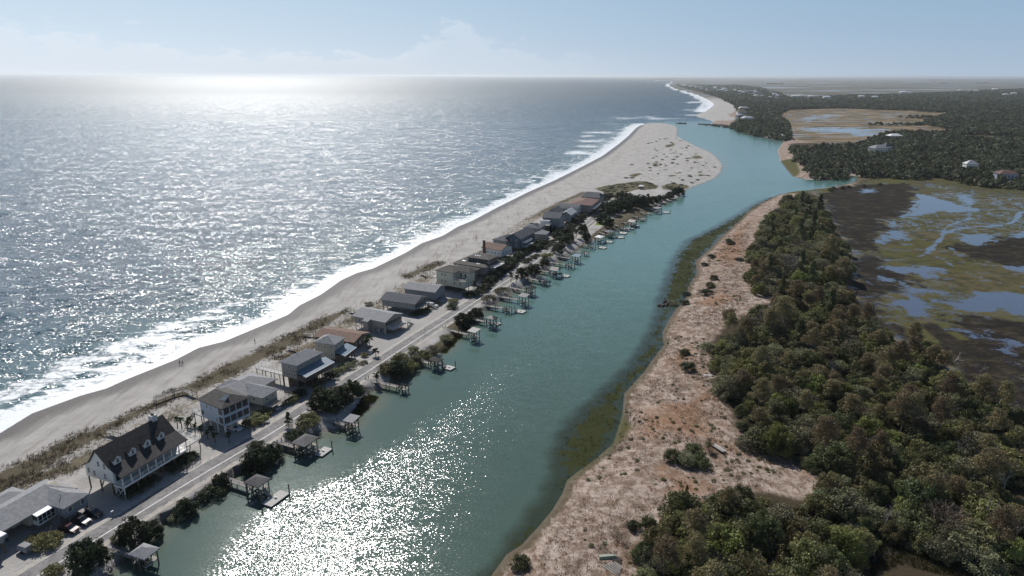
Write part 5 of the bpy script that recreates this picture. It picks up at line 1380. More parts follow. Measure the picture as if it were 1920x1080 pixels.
# ------------------------------------------------------------ vegetation
def leaf_mat(name, c1, c2, trans=.25, var=.25):
    m, t, out = new_mat(name)
    oi = t.n.new('ShaderNodeObjectInfo'); tint = t.attr('tint')
    c = t.mix(tint, c1, c2); hsv = t.n.new('ShaderNodeHueSaturation'); t.set(hsv.inputs['Color'], c)
    t.set(hsv.inputs['Value'], t.math('MULTIPLY_ADD', oi.outputs['Random'], var * 2, 1 - var))
    t.set(hsv.inputs['Hue'], t.math('MULTIPLY_ADD', oi.outputs['Random'], .05, .475))
    b = t.n.new('ShaderNodeBsdfPrincipled'); t.set(b.inputs['Base Color'], hsv.outputs[0]); b.inputs['Roughness'].default_value = .55; b.inputs['Specular IOR Level'].default_value = .2
    tr = t.n.new('ShaderNodeBsdfTranslucent'); t.set(tr.inputs[0], hsv.outputs[0])
    mx = t.n.new('ShaderNodeMixShader'); mx.inputs[0].default_value = trans; t.l.new(b.outputs[0], mx.inputs[1]); t.l.new(tr.outputs[0], mx.inputs[2])
    t.l.new(mx.outputs[0], out.inputs[0]); return m


L_OAK = leaf_mat('oak_leaves', (0.148, 0.146, 0.062), (0.261, 0.242, 0.104))
L_DARK = leaf_mat('dark_leaves', (0.079, 0.092, 0.042), (0.166, 0.173, 0.073))
L_PINE = leaf_mat('pine_needles', (0.165, 0.138, 0.071), (0.267, 0.206, 0.114))
L_GREY = leaf_mat('grey_leaves', (0.174, 0.176, 0.098), (0.278, 0.263, 0.156))
L_BRIGHT = leaf_mat('bright_leaves', (0.148, 0.167, 0.049), (0.252, 0.255, 0.081))
L_TWIG = leaf_mat('bare_twigs', (0.196, 0.175, 0.154), (0.308, 0.280, 0.252), .05)
L_BROWN = leaf_mat('brown_twigs', (0.182, 0.138, 0.099), (0.273, 0.210, 0.154), .1)
L_PALM = leaf_mat('palm_fronds', (.045, .065, .022), (.08, .10, .04))
L_GRASS = leaf_mat('dune_blades', (.075, .065, .040), (.16, .135, .095), .3)
L_BANK = leaf_mat('bank_leaves', (.030, .042, .020), (.068, .082, .036), .2)
L_FAR = leaf_mat('wood_leaves', (0.091, 0.104, 0.061), (0.204, 0.203, 0.110), .15, .42)


def crown_mesh(name, seed, mat, nblob=26, per=85, leaf=.085, shape='dome', flat=.75):
    """leaf faces spread over many lumps; unit radius, base at z=0"""
    r = np.random.RandomState(seed); C = []; Rb = []
    k = 0
    while len(C) < nblob:
        k += 1
        if shape == 'dome':
            p = r.uniform(-1, 1, 3); p[2] = abs(p[2])
            if p[0] ** 2 + p[1] ** 2 + p[2] ** 2 > .80 or p[0] ** 2 + p[1] ** 2 + p[2] ** 2 < .18: continue
            rb = r.uniform(.11, .30) * (1 - .2 * p[2]); c = np.array([p[0] * .82, p[1] * .82, .15 + p[2] * flat * 1.02])
        elif shape == 'cone':
            z = r.uniform(0, 1); a = r.uniform(0, 6.28); q = (1 - z) ** .7 * .42 * r.uniform(.3, 1); rb = .12 + .20 * (1 - z) * r.uniform(.6, 1); c = np.array([q * math.cos(a), q * math.sin(a), .25 + z * 1.75])
        elif shape == 'pine':
            z = r.uniform(0, 1); a = r.uniform(0, 6.28); q = r.uniform(.15, .8) * (1 - .6 * z); rb = r.uniform(.16, .30); c = np.array([q * math.cos(a), q * math.sin(a), 1.25 + z * .95])
        else:  # bush
            a = r.uniform(0, 6.28); q = math.sqrt(r.uniform(0, 1)) * .8; rb = r.uniform(.2, .36); c = np.array([q * math.cos(a), q * math.sin(a), .18 + (1 - q) * .35 + r.uniform(0, .15)])
        C.append(c); Rb.append(rb)
    C = np.array(C); Rb = np.array(Rb); n = nblob * per
    ci = np.repeat(np.arange(nblob), per)
    d = r.normal(size=(n, 3)); d[:, 2] += .35; d /= np.linalg.norm(d, axis=1)[:, None]
    rad = Rb[ci] * r.uniform(.55, 1.12, n) ** .6; sq = np.array([1, 1, .72 if shape != 'pine' else .45])
    P = C[ci] + d * rad[:, None] * sq; P[:, 2] = np.maximum(P[:, 2], .02)
    nr = d + r.normal(size=(n, 3)) * .55; nr /= np.linalg.norm(nr, axis=1)[:, None]
    t1 = np.cross(nr, r.normal(size=(n, 3))); t1 /= np.linalg.norm(t1, axis=1)[:, None]; t2 = np.cross(nr, t1)
    s = leaf * r.uniform(.55, 1.35, n)[:, None]
    V = np.stack([P - t1 * s * .7, P - t2 * s * .45 , P + t1 * s * .7, P + t2 * s * .45], 1).reshape(-1, 3)
    F = np.arange(n * 4).reshape(-1, 4); bt = r.uniform(0, 1, nblob)
    tint = np.clip(np.repeat(bt[ci] * .7 + r.uniform(0, .3, n), 4), 0, 1)
    return npmesh(name, V, F, mat, {'tint': tint})


def branch_mesh(name, seed, mat='grey_bark', levels=3, spread=.75, h=1.1, r0=.045, lean=.25, twigs=0, k0=4):
    rnd = random.Random(seed); mb = MB()
    def go(p, d, L, r, lv):
        n = 3; pts = [p]; q = p.copy(); dd = d.copy()
        for i in range(n):
            dd = (dd + Vector((rnd.gauss(0, .14), rnd.gauss(0, .14), rnd.gauss(0.02, .08)))).normalized(); q = q + dd * (L / n); pts.append(q.copy())
        mb.tube(pts, [r * (1 - .6 * i / n) for i in range(n + 1)], 5 if lv == 0 else (4 if lv == 1 else 3))
        if lv < levels:
            for i in range(k0 if lv == 0 else 3):
                t = rnd.uniform(.45, 1); idx = min(n - 1, int(t * n)); b = pts[idx].lerp(pts[idx + 1], t * n - idx)
                a = rnd.uniform(0, 6.28); nd = (dd * .6 + Vector((math.cos(a), math.sin(a), rnd.uniform(-.1, .5))) * spread).normalized()
                go(b, nd, L * rnd.uniform(.5, .75), r * .5, lv + 1)
    a = rnd.uniform(0, 6.28)
    go(Vector((0, 0, -.05)), Vector((math.cos(a) * lean, math.sin(a) * lean, 1)).normalized(), h * .6, r0, 0)
    return mesh_of(mb, name, mat)


def twig_crown(name, seed, mat):
    r = np.random.RandomState(seed); n = 1300
    d = r.normal(size=(n, 3)); d[:, 2] = np.abs(d[:, 2]) + .1; d /= np.linalg.norm(d, axis=1)[:, None]
    P = d * r.uniform(.45, .98, n)[:, None] * np.array([1, 1, 1.0]) + [0, 0, .25]
    t1 = d + r.normal(size=(n, 3)) * .5; t1 /= np.linalg.norm(t1, axis=1)[:, None]; t2 = np.cross(t1, r.normal(size=(n, 3))); t2 /= np.linalg.norm(t2, axis=1)[:, None]
    L = r.uniform(.06, .17, n)[:, None]; w = .011
    V = np.stack([P - t2 * w, P + t2 * w, P + t1 * L + t2 * w * .4, P + t1 * L - t2 * w * .4], 1).reshape(-1, 3)
    return npmesh(name, V, np.arange(n * 4).reshape(-1, 4), mat, {'tint': np.repeat(r.uniform(0, 1, n), 4)})


KIND = {}
def kind(key, crowns, trunks, h): KIND[key] = (crowns, trunks, h)


kind('oak', [crown_mesh('crown', 10 + i, L_OAK, 62, 80, .054) for i in range(3)], [branch_mesh('trunk', 50 + i, h=1.0) for i in range(2)], 'live_oak_tree')
kind('dark', [crown_mesh('crown', 20 + i, L_DARK, 60, 80, .054) for i in range(3)], [branch_mesh('trunk', 60, h=1.0)], 'evergreen_tree')
kind('bank', [crown_mesh('crown', 120 + i, L_BANK, 44, 100, .066, flat=.95) for i in range(3)], [branch_mesh('trunk', 60, h=1.0)], 'evergreen_tree')
kind('bright', [crown_mesh('crown', 27 + i, L_BRIGHT, 60, 80, .054) for i in range(2)], [branch_mesh('trunk', 62, h=1.0)], 'evergreen_tree')
kind('grey', [crown_mesh('crown', 30 + i, L_GREY, 60, 75, .05) for i in range(2)], [branch_mesh('trunk', 63, h=1.0)], 'live_oak_tree')
kind('pine', [crown_mesh('crown', 40 + i, L_PINE, 50, 70, .055, 'pine') for i in range(3)], [branch_mesh('trunk', 70 + i, h=2.4, spread=.8, lean=.06, r0=.05) for i in range(2)], 'pine_tree')
kind('cedar', [crown_mesh('crown', 80, L_DARK, 26, 80, .075, 'cone')], [branch_mesh('trunk', 81, h=1.6, lean=0.02)], 'cedar_tree')
kind('bush', [crown_mesh('crown', 85 + i, L_BANK, 34, 85, .068, 'bush') for i in range(2)], [branch_mesh('trunk', 86, h=.5)], 'shrub')
kind('greenbush', [crown_mesh('crown', 88 + i, L_OAK, 22, 85, .085, 'bush') for i in range(2)], [branch_mesh('trunk', 86, h=.5)], 'shrub')
kind('greybush', [crown_mesh('crown', 92 + i, L_GREY, 22, 85, .075, 'bush') for i in range(2)], [branch_mesh('trunk', 86, h=.5)], 'shrub')
kind('brown', [twig_crown('crown', 95, L_BROWN), twig_crown('crown', 96, L_BROWN)], [branch_mesh('trunk', 97, 'grey_bark', 3, h=1.2)], 'bare_tree')
kind('bare', [twig_crown('crown', 98, L_TWIG), twig_crown('crown', 99, L_TWIG)], [branch_mesh('trunk', 100, 'bare_wood', 3, h=1.3, r0=.04), branch_mesh('trunk', 101, 'bare_wood', 3, h=1.3, r0=.04)], 'bare_tree')


def tree(x, y, z, kd, r, label, cat='tree', group=None, hs=1.0, rnd=random):
    crowns, trunks, nm = KIND[kd]
    root = empty(nm, (x, y, z), rnd.uniform(0, 6.28), label, cat, group)
    s = (r * rnd.uniform(.9, 1.12), r * rnd.uniform(.9, 1.12), r * hs)
    inst('crown', rnd.choice(crowns), root, sc=s); inst('trunk', rnd.choice(trunks), root, sc=(r, r, r * hs))
    return root


def tree_px(px, py, kd, r, label, group=None, hs=1.0, cat=None):
    x, y, z = at(px, py)
    return tree(x, y, z - .1, kd, r, label, cat or ('shrub' if 'bush' in kd else 'tree'), group, hs)


# single trees and shrubs of the river bank, from near to far (pixel of the foot, kind, radius in metres)
BANK = [
    ((158, 1066), 'dark', 4.6, 'big dark leafy tree nearest the bottom edge, between road and river'), ((184, 1050), 'dark', 3.2, 'dark tree leaning into the big one nearest the bottom edge'),
    ((95, 1078), 'greenbush', 2.2, 'small green shrub at the bottom edge beside the road'),
    ((252, 1012), 'dark', 4.2, 'dark rounded tree before the pyramid-roofed dock'), ((282, 995), 'dark', 3.2, 'dark tree at the water side of the rounded one before the pyramid-roofed dock'), ((225, 1012), 'greybush', 1.7, 'thin grey shrub on the pale road verge'),
    ((330, 958), 'greybush', 2.2, 'low olive shrub on the stony bank'), ((351, 953), 'dark', 3.0, 'dark rounded bush dipping into the river, alone on the bank'),
    ((392, 918), 'bush', 3.2, 'dark shrub just before the walkway of the second dock'), ((415, 900), 'dark', 2.8, 'dark tree over the walkway of the second dock'),
    ((470, 868), 'dark', 3.6, 'left half of the large dark thicket between second and third dock'), ((492, 868), 'dark', 4.0, 'right half of the large dark thicket between second and third dock'), ((512, 846), 'dark', 3.2, 'dark tree at the upper end of the thicket before the third dock'), ((482, 842), 'bush', 2.6, 'low dark bush on the road side of the thicket'),
    ((542, 800), 'cedar', 2.2, 'small conical tree standing alone at the road edge'), ((555, 818), 'bush', 3.2, 'low olive bush behind the third dock'), ((578, 795), 'oak', 3.8, 'spreading olive tree by the shore walkway'), ((560, 828), 'greybush', 2.2, 'low grey shrub on the bank behind the third dock'),
    ((600, 765), 'dark', 3.8, 'dark tree at the near end of the long road-side grove'), ((622, 768), 'dark', 4.6, 'tallest dark tree in the middle of the long road-side grove'), ((642, 758), 'dark', 4.4, 'dark tree on the water side of the long road-side grove'), ((662, 744), 'dark', 4.0, 'dark tree at the cove end of the long road-side grove'), ((600, 745), 'dark', 2.6, 'ragged dark tree overhanging the road from the grove'),
    ((673, 733), 'bush', 2.6, 'dark shrub where the grove ends at the cove'), ((628, 735), 'greybush', 2.4, 'windswept shrub beside the white road line'),
    ((706, 715), 'palm', 1.9, 'small palm at the root of the open railed pier'),
    ((728, 697), 'oak', 3.8, 'olive tree at the near end of the second grove'), ((748, 703), 'dark', 4.2, 'dark tree in the middle of the second grove'), ((765, 695), 'oak', 4.2, 'olive tree on the water side of the second grove'), ((752, 680), 'oak', 3.8, 'olive tree on the road side of the second grove'), ((780, 680), 'grey', 3.6, 'grey-green tree near the brown-roofed dock'), ((795, 668), 'oak', 3.2, 'last olive tree of the second grove'), ((775, 662), 'grey', 3.0, 'grey-green tree between road and second grove'),
    ((812, 655), 'greybush', 2.8, 'low olive scrub beyond the second grove'), ((835, 638), 'greybush', 2.8, 'low olive scrub by the road before the flat-roofed dock'),
    ((867, 606), 'dark', 3.6, 'dark tree at the root of the dark-roofed dock, near one'), ((880, 594), 'dark', 3.2, 'dark tree at the root of the dark-roofed dock, far one'), ((893, 588), 'dark', 3.6, 'tall dark tree across from the pale gravel lot'), ((848, 578), 'bush', 2.6, 'dark shrub in the middle of the pale gravel lot'),
    ((917, 564), 'greybush', 3.4, 'round grey-green bush before the high-roofed pier'), ((942, 549), 'greybush', 3.6, 'round grey-green bush after the high-roofed pier'),
    ((968, 530), 'palm', 1.8, 'small palm beside the road near the green-roofed dock'), ((958, 529), 'palm', 2.4, 'taller palm beside the road near the green-roofed dock'),
    ((978, 520), 'dark', 3.8, 'dark cone-shaped tree on the bank by the green-roofed dock'), ((1002, 512), 'dark', 4.2, 'dark round tree before the peaked-roofed dock'), ((992, 506), 'bush', 2.4, 'small shrub by the road before the peaked-roofed dock'), ((1020, 498), 'dark', 3.0, 'brown-green shrub on the mud bank'), ((1027, 484), 'greenbush', 3.6, 'flat olive scrub along the road bend'),
    ((1048, 474), 'dark', 4.6, 'big dark round tree alone beside the road bend'), ((1060, 458), 'dark', 4.2, 'dark leaning tree beyond the round one at the bend'), ((1068, 452), 'dark', 3.8, 'dark tree joined to the leaning one at the bend'),
    ((1081, 446), 'palm', 2.6, 'round-headed palm by the pale sandy lot'), ((1091, 437), 'dark', 4.4, 'dark tree on the river side past the round-headed palm'), ((1098, 448), 'dark', 3.8, 'lower dark tree past the round-headed palm'),
    ((1130, 418), 'dark', 5.2, 'dark tree behind the small green lawn'), ((1142, 424), 'dark', 4.6, 'dark tree on the river side of the small green lawn'), ((1120, 411), 'bush', 3.6, 'dark shrub at the road above the small lawn'),
]
for p in [(1138, 400), (1147, 404), (1157, 397), (1166, 389), (1172, 395), (1180, 391), (1150, 396), (1176, 381), (1186, 384), (1196, 386), (1206, 387), (1166, 378), (1214, 384)]:
    BANK.append((p, 'dark', 6.0, None))
for p, rr in [((1226, 381), 4.6), ((1236, 378), 4.4), ((1248, 374), 3.6), ((1256, 371), 4.2), ((1274, 366), 5.4), ((1266, 364), 4.2)]:
    BANK.append((p, 'dark', rr, None))

frond = None
def palm_meshes():
    r = random.Random(5); mb = MB()
    for k in range(26):
        a = r.uniform(0, 6.28); e = r.uniform(-.5, 1.1); L = r.uniform(.85, 1.1); d = Vector((math.cos(a) * math.cos(e), math.sin(a) * math.cos(e), math.sin(e)))
        p0 = Vector((0, 0, 0)); p1 = d * L * .55; p2 = d * L + Vector((0, 0, -.28)); sd_ = Vector((-math.sin(a), math.cos(a), 0))
        for s1 in (-1, 1):
            mb.poly([p0, p1 + sd_ * .20 * s1 + Vector((0, 0, -.06)), p2 + sd_ * .05 * s1, p1], [(0, 1, 2, 3)])
        for q in range(4):
            c = p1.lerp(p2, q / 4)
            for s1 in (-1, 1): mb.poly([c, c + sd_ * .3 * s1 + d * .12 - Vector((0, 0, .1)), c + d * .1], [(0, 1, 2)])
    me = mesh_of(mb, 'fronds', L_PALM)
    tk = mesh_of(MB().tube([(0, 0, -.1), (.02, 0, .5), (0, .02, 1)], [.09, .075, .07], 8), 'trunk', 'piling_wood')
    return me, tk


PALM = palm_meshes()
def palm(px, py, r, label, group=None, th=1.5):
    x, y, z = at(px, py); root = empty('palm_tree', (x, y, z - .05), random.uniform(0, 6), label, 'palm tree', group)
    t = r * th; inst('trunk', PALM[1], root, sc=(1.6, 1.6, t)); inst('fronds', PALM[0], root, (0, 0, t), 0, (r * .8, r * .8, r * .8))


for p, kd, r, lb in BANK:
    g = 'trees and shrubs along the river bank of the island'
    if lb is None: lb = 'dark tree in the dense grove along the far part of the bank' if p[0] < 1220 else 'dark low tree on the sandy river bank beyond the docks'
    if kd == 'palm': palm(*p, r, lb, g)
    else: tree_px(*p, 'bank' if kd == 'dark' else kd, r * 1.1, lb, g, hs=1.2 if kd == 'dark' else .95)
# yard plants between the houses
YARD = [((85, 1023), 'greenbush', 3.4), ((70, 1016), 'greenbush', 2.6), ((98, 1012), 'greenbush', 2.8), ((245, 925), 'bush', 2.8), ((262, 915), 'bush', 2.6), ((280, 905), 'bush', 2.6), ((320, 880), 'bush', 3.0), ((338, 872), 'bush', 3.0), ((355, 862), 'bush', 2.8),
        ((468, 800), 'greenbush', 3.0), ((485, 790), 'greenbush', 3.4), ((478, 785), 'bush', 3.2), ((497, 778), 'greenbush', 2.6), ((548, 752), 'greenbush', 3.0), ((560, 742), 'bush', 3.0), ((600, 722), 'greenbush', 3.2), ((622, 708), 'bush', 3.4), ((637, 698), 'greenbush', 2.8), ((650, 690), 'greybush', 3.0), ((664, 682), 'greybush', 2.0), ((681, 682), 'greybush', 1.8), ((683, 668), 'greenbush', 2.0),
        ((790, 588), 'bush', 3.0), ((800, 584), 'bush', 2.6), ((776, 592), 'bush', 2.4), ((703, 584), 'bush', 2.4), ((692, 572), 'greybush', 2.4), ((820, 572), 'bush', 2.4), ((850, 567), 'greenbush', 2.6), ((880, 556), 'bush', 3.0), ((893, 552), 'greybush', 3.2), ((905, 545), 'dark', 3.2), ((915, 532), 'dark', 3.6), ((928, 522), 'dark', 4.0), ((938, 512), 'dark', 3.8), ((948, 506), 'dark', 4.2), ((955, 498), 'dark', 4.2), ((945, 492), 'bush', 4.0), ((968, 488), 'dark', 3.6), ((975, 482), 'dark', 3.4),
        ((985, 492), 'bush', 2.6), ((1000, 484), 'bush', 2.2), ((985, 474), 'dark', 3.2), ((1003, 470), 'dark', 4.0), ((1012, 462), 'dark', 4.0), ((1020, 466), 'bush', 2.6), ((1030, 458), 'bush', 3.0), ((1045, 446), 'dark', 4.4), ((1057, 440), 'dark', 4.6), ((1050, 450), 'bush', 3.0), ((1066, 437), 'bush', 3.6), ((1040, 436), 'dark', 4.0), ((1078, 420), 'dark', 4.6), ((1085, 414), 'dark', 4.4), ((1096, 406), 'bush', 3.6), ((1108, 397), 'bush', 3.6), ((1070, 426), 'bush', 3.6), ((1118, 388), 'bush', 3.4), ((1128, 380), 'dark', 4.6), ((1135, 374), 'dark', 4.6), ((1142, 369), 'bush', 4.0), ((1126, 386), 'bush', 3.4), ((728, 700), 'bush', 2.0)]
for p, kd, r in YARD + [((q[0] + 7, q[1] - 4), k2, r2 * .8) for q, k2, r2 in YARD if 880 < q[0] < 1120]:
    if p[0] > 880: r *= 1.15
    x, y, z = at(*p)
    tree(x, y, z - .1, 'bank' if kd == 'dark' else kd, r, {'greenbush': 'olive-green garden shrub beside a beach house', 'bush': 'dark dense garden shrub beside a beach house', 'greybush': 'grey-green garden shrub beside a beach house', 'dark': 'dark tree between a beach house and the road'}[kd], 'shrub' if 'bush' in kd else 'tree', {'dark': 'dark trees among the houses'}.get(kd, 'garden shrubs among the houses'), .85)
for i, p in enumerate([(333, 801), (341, 802), (352, 806), (358, 800), (366, 812), (378, 818), (390, 824), (398, 818), (430, 830), (404, 830)]): palm(*p, 1.3, 'small palm of the row between the dormered house and the pale blue house', 'row of small palms', 1.9)
palm(687, 655, 2.2, 'left palm of the pair at the corner of the rust-brown roof', None, 1.7); palm(693, 652, 2.2, 'right palm of the pair at the corner of the rust-brown roof', None, 1.7); palm(705, 668, 2.0, 'bushy palm at the road edge near the gravel drive', None, 1.0)
palm(735, 612, 1.8, 'small palm on the gravel beside the wide grey raised house'); palm(890, 545, 2.2, 'palm at the corner of the cream house', None, 1.6); palm(918, 515, 2.2, 'palm in the dark garden past the cream house', None, 1.6)

# ------------------------------------------------------------ the wood across the river
fr = random.Random(21)
FOR1 = [(1205, 1100), (1195, 1030), (1238, 985), (1290, 958), (1345, 935), (1400, 925), (1450, 932), (1500, 945), (1545, 925), (1548, 885), (1500, 862), (1450, 845), (1400, 838), (1380, 805), (1395, 775), (1350, 740), (1370, 715), (1335, 685), (1345, 655), (1352, 625), (1385, 606), (1440, 582), (1472, 572), (1530, 575), (1560, 548), (1592, 548), (1606, 570), (1640, 612), (1690, 645), (1750, 672), (1800, 700), (1850, 742), (1945, 800), (2150, 900), (2150, 1180), (1930, 1120), (1925, 1062), (1830, 1052), (1760, 1026), (1712, 1000), (1672, 992), (1640, 1008), (1606, 1045), (1590, 1180), (1210, 1180)]
FOR2 = [(1423, 548), (1400, 524), (1405, 506), (1425, 498), (1402, 482), (1405, 462), (1418, 440), (1432, 418), (1450, 398), (1475, 374), (1500, 362), (1524, 366), (1544, 398), (1566, 432), (1584, 470), (1596, 510), (1586, 548), (1545, 552), (1500, 560), (1470, 556)]
HOLES = [GP([(1380, 905), (1440, 870), (1510, 882), (1540, 905), (1520, 935), (1450, 922)], 2), GP([(1545, 725), (1565, 722), (1560, 745), (1545, 745)], 2)]
MIX = [('oak', .33), ('dark', .17), ('pine', .12), ('grey', .12), ('bright', .13), ('brown', .05), ('bare', .05), ('cedar', .03)]
LABEL = {'oak': ('broad olive-green tree in the wood across the river', 'olive-green trees of the wood'), 'dark': ('dark green tree in the wood across the river', 'dark trees of the wood'), 'pine': ('brownish flat-topped pine rising from the wood across the river', 'brownish pines of the wood'),
         'grey': ('grey-green rounded tree in the wood across the river', 'grey-green trees of the wood'), 'bright': ('bright yellow-green tree in the wood across the river', 'bright green trees of the wood'), 'brown': ('leafless brown-twigged tree in the wood across the river', 'brown leafless trees of the wood'),
         'bare': ('leafless pale grey tree in the wood across the river', 'grey leafless trees of the wood'), 'cedar': ('narrow dark cone-shaped tree in the wood across the river', 'narrow cedars of the wood')}


def scatter(poly, sp, rnd, ymax=1e9, holes=(), jit=.45, xmax=1e9):
    L = poly if isinstance(poly, np.ndarray) else GP(poly, 4.0)
    x0, y0 = L.min(0); x1, y1 = L.max(0); pts = []
    y = y0; row = 0
    while y < min(y1, ymax):
        x = x0 + (row % 2) * sp / 2
        while x < min(x1, xmax): pts.append((x + rnd.uniform(-jit, jit) * sp, y + rnd.uniform(-jit, jit) * sp)); x += sp
        y += sp * .87; row += 1
    P = np.array(pts); ok = inside(P, L)
    for h in holes: ok &= ~inside(P, h)
    return P[ok]


def thin(Q):
    return Q[np.array([mnoise.noise(Vector((a[0] * .11, a[1] * .11, 7.7))) < .30 for a in Q])]


P1 = scatter(FOR1, 5.0, fr, holes=HOLES); P2 = scatter(FOR2, 5.6, fr)
PA = thin(np.vstack([P1, P2])); vis = np.abs(PA[:, 0]) < PA[:, 1] * .80 + 12; PA = PA[vis]
PA = PA[np.argsort(np.hypot(PA[:, 0], PA[:, 1]))]
ZA = gzs(PA)
stuff_pts = {}
for i, ((x, y), z) in enumerate(zip(PA, ZA)):
    q = mnoise.noise(Vector((x * .035, y * .035, 3.1))) * .5 + .5; u = fr.random() * .7 + (q - .3) * .6
    u = min(.999, max(0, u)); acc = 0
    for kd, p in MIX:
        acc += p
        if u < acc: break
    e = min(dseg(np.array([[x, y]]), GP(FOR1, 4), True)[0], dseg(np.array([[x, y]]), GP(FOR2, 4), True)[0]) if i < 300 else 9
    r = 3.1 + 3.8 * fr.random() ** 1.4 * (.75 if e < 4 else 1)
    if e < 4 and kd == 'pine': kd = 'oak'
    if kd == 'pine': r = min(r, 4.2)
    if kd == 'cedar': r *= 1.25
    hs = fr.uniform(.85, 1.5)
    if y > 330 and kd == 'cedar': kd = 'dark'
    if y > 330: kd = {'pine': 'grey' if fr.random() < .5 else 'oak', 'bright': 'oak'}.get(kd, kd)
    if i < 290:
        tree(x, y, z - .1, kd, r, LABEL[kd][0], 'tree', LABEL[kd][1], hs, fr)
    else: stuff_pts.setdefault(kd, []).append((x, y, z - .1, r, hs))


def forest_stuff(name, label, pts, meshes, seed=1):
    """far trees: crowns instanced on points"""
    P = np.array(pts); me = bpy.data.meshes.new(name); me.from_pydata(P[:, :3].tolist(), [], [])
    a = me.attributes.new('size', 'FLOAT', 'POINT'); a.data.foreach_set('value', P[:, 3].astype(np.float32))
    a = me.attributes.new('tall', 'FLOAT', 'POINT'); a.data.foreach_set('value', (P[:, 3] * P[:, 4]).astype(np.float32))
    o = tag(link(bpy.data.objects.new(name, me)), kind='stuff')
    if label: o['label'] = label
    g = bpy.data.node_groups.new(name, 'GeometryNodeTree'); g.interface.new_socket('Geometry', in_out='INPUT', socket_type='NodeSocketGeometry'); g.interface.new_socket('Geometry', in_out='OUTPUT', socket_type='NodeSocketGeometry')
    n, l = g.nodes, g.links; gi = n.new('NodeGroupInput'); go = n.new('NodeGroupOutput'); src = n.new('GeometryNodeJoinGeometry')
    # the crown shapes are built as meshes of this object's own data: sources that are never linked to the scene
    for m_ in meshes:
        so = bpy.data.objects.new('crown_source', m_); oi = n.new('GeometryNodeObjectInfo'); oi.inputs['Object'].default_value = so; oi.inputs['As Instance'].default_value = True; l.new(oi.outputs['Geometry'], src.inputs[0])
    ip = n.new('GeometryNodeInstanceOnPoints'); l.new(gi.outputs[0], ip.inputs['Points']); l.new(src.outputs[0], ip.inputs['Instance']); ip.inputs['Pick Instance'].default_value = True
    rv = n.new('FunctionNodeRandomValue'); rv.data_type = 'INT'; rv.inputs[4].default_value = 0; rv.inputs[5].default_value = len(meshes) - 1; rv.inputs['Seed'].default_value = seed; l.new(rv.outputs[2], ip.inputs['Instance Index'])
    rr = n.new('FunctionNodeRandomValue'); rr.data_type = 'FLOAT_VECTOR'; rr.inputs[0].default_value = (0, 0, 0); rr.inputs[1].default_value = (0, 0, 6.28); rr.inputs['Seed'].default_value = seed + 9; l.new(rr.outputs[0], ip.inputs['Rotation'])
    s1 = n.new('GeometryNodeInputNamedAttribute'); s1.data_type = 'FLOAT'; s1.inputs[0].default_value = 'size'
    s2 = n.new('GeometryNodeInputNamedAttribute'); s2.data_type = 'FLOAT'; s2.inputs[0].default_value = 'tall'
    cx = n.new('ShaderNodeCombineXYZ'); l.new(s1.outputs[0], cx.inputs[0]); l.new(s1.outputs[0], cx.inputs[1]); l.new(s2.outputs[0], cx.inputs[2]); l.new(cx.outputs[0], ip.inputs['Scale'])
    l.new(ip.outputs[0], go.inputs[0]); md = o.modifiers.new('scatter', 'NODES'); md.node_group = g
    return o


GROUPK = {'oak': ['oak'], 'dark': ['dark', 'cedar'], 'grey': ['grey'], 'pine': ['pine', 'bright'], 'bare': ['bare', 'brown']}
for gk, ks in GROUPK.items():
    pts = [p for k in ks for p in stuff_pts.get(k, [])]
    if pts: forest_stuff({'oak': 'olive_woodland', 'dark': 'dark_woodland', 'grey': 'grey_woodland', 'pine': 'pine_woodland', 'bare': 'leafless_woodland'}[gk], None, pts, [m_ for k in ks for m_ in KIND[k][0]], 3)
# bare ground understory of the near wood
us = scatter(FOR1, 3.2, fr, holes=HOLES); us = us[np.abs(us[:, 0]) < us[:, 1] * .8 + 5]; zu = gzs(us)
forest_stuff('undergrowth', None, [(a[0], a[1], z - .1, fr.uniform(1.2, 2.4), fr.uniform(.7, 1.2)) for a, z in zip(us, zu)], KIND['bush'][0] + KIND['greybush'][0] + KIND['greenbush'][0], 5)

# far woods
FARM = [crown_mesh('crown', 200 + i, L_FAR, 12, 26, .20) for i in range(4)]
far = GP([(1474, 272), (1500, 302), (1526, 328), (1560, 330), (1590, 328), (1582, 312), (1609, 324), (1657, 326), (1725, 328), (1762, 324), (1815, 339), (1860, 343), (1920, 347), (2250, 372), (2250, 250), (2250, 180), (1920, 166), (1860, 168), (1800, 172), (1687, 176), (1600, 178), (1540, 181), (1477, 182), (1459, 173), (1425, 164), (1369, 157.5), (1312, 156.5), (1268, 159), (1290, 166), (1312, 171), (1345, 180), (1362, 188), (1378, 196), (1388, 212), (1384, 230), (1370, 233), (1386, 243), (1412, 249), (1460, 260), (1484, 258), (1476, 229), (1459, 215), (1477, 203), (1575, 201), (1687, 204), (1800, 210), (1760, 217), (1728, 229), (1790, 240), (1785, 247), (1669, 247), (1635, 258), (1614, 269), (1537, 272)], 5.0)
pts = []
for (ya, yb, sp) in ((450, 900, 8.5), (900, 1500, 10), (1500, 2600, 13), (2600, 4200, 20), (4200, 7500, 32)):
    b = far.copy(); Q = scatter(b, sp, fr, ymax=yb); Q = Q[(Q[:, 1] >= ya) & (np.abs(Q[:, 0]) < Q[:, 1] * .85)]
    lowm = np.array([mnoise.noise(Vector((a[0] * .004, a[1] * .004, 1))) for a in Q]) if len(Q) else []
    for a, nz_ in zip(Q, lowm):
        if nz_ > (.38 if ya >= 2600 else .55): continue
        s = sp * fr.uniform(.55, .85); pts.append((a[0], a[1], 0.2, s, min(1.3, 10.5 / s) * fr.uniform(.75, 1.15)))
forest_stuff('far_woodland', 'dark green woods spreading behind the marsh and along the far coast', pts, FARM, 7)
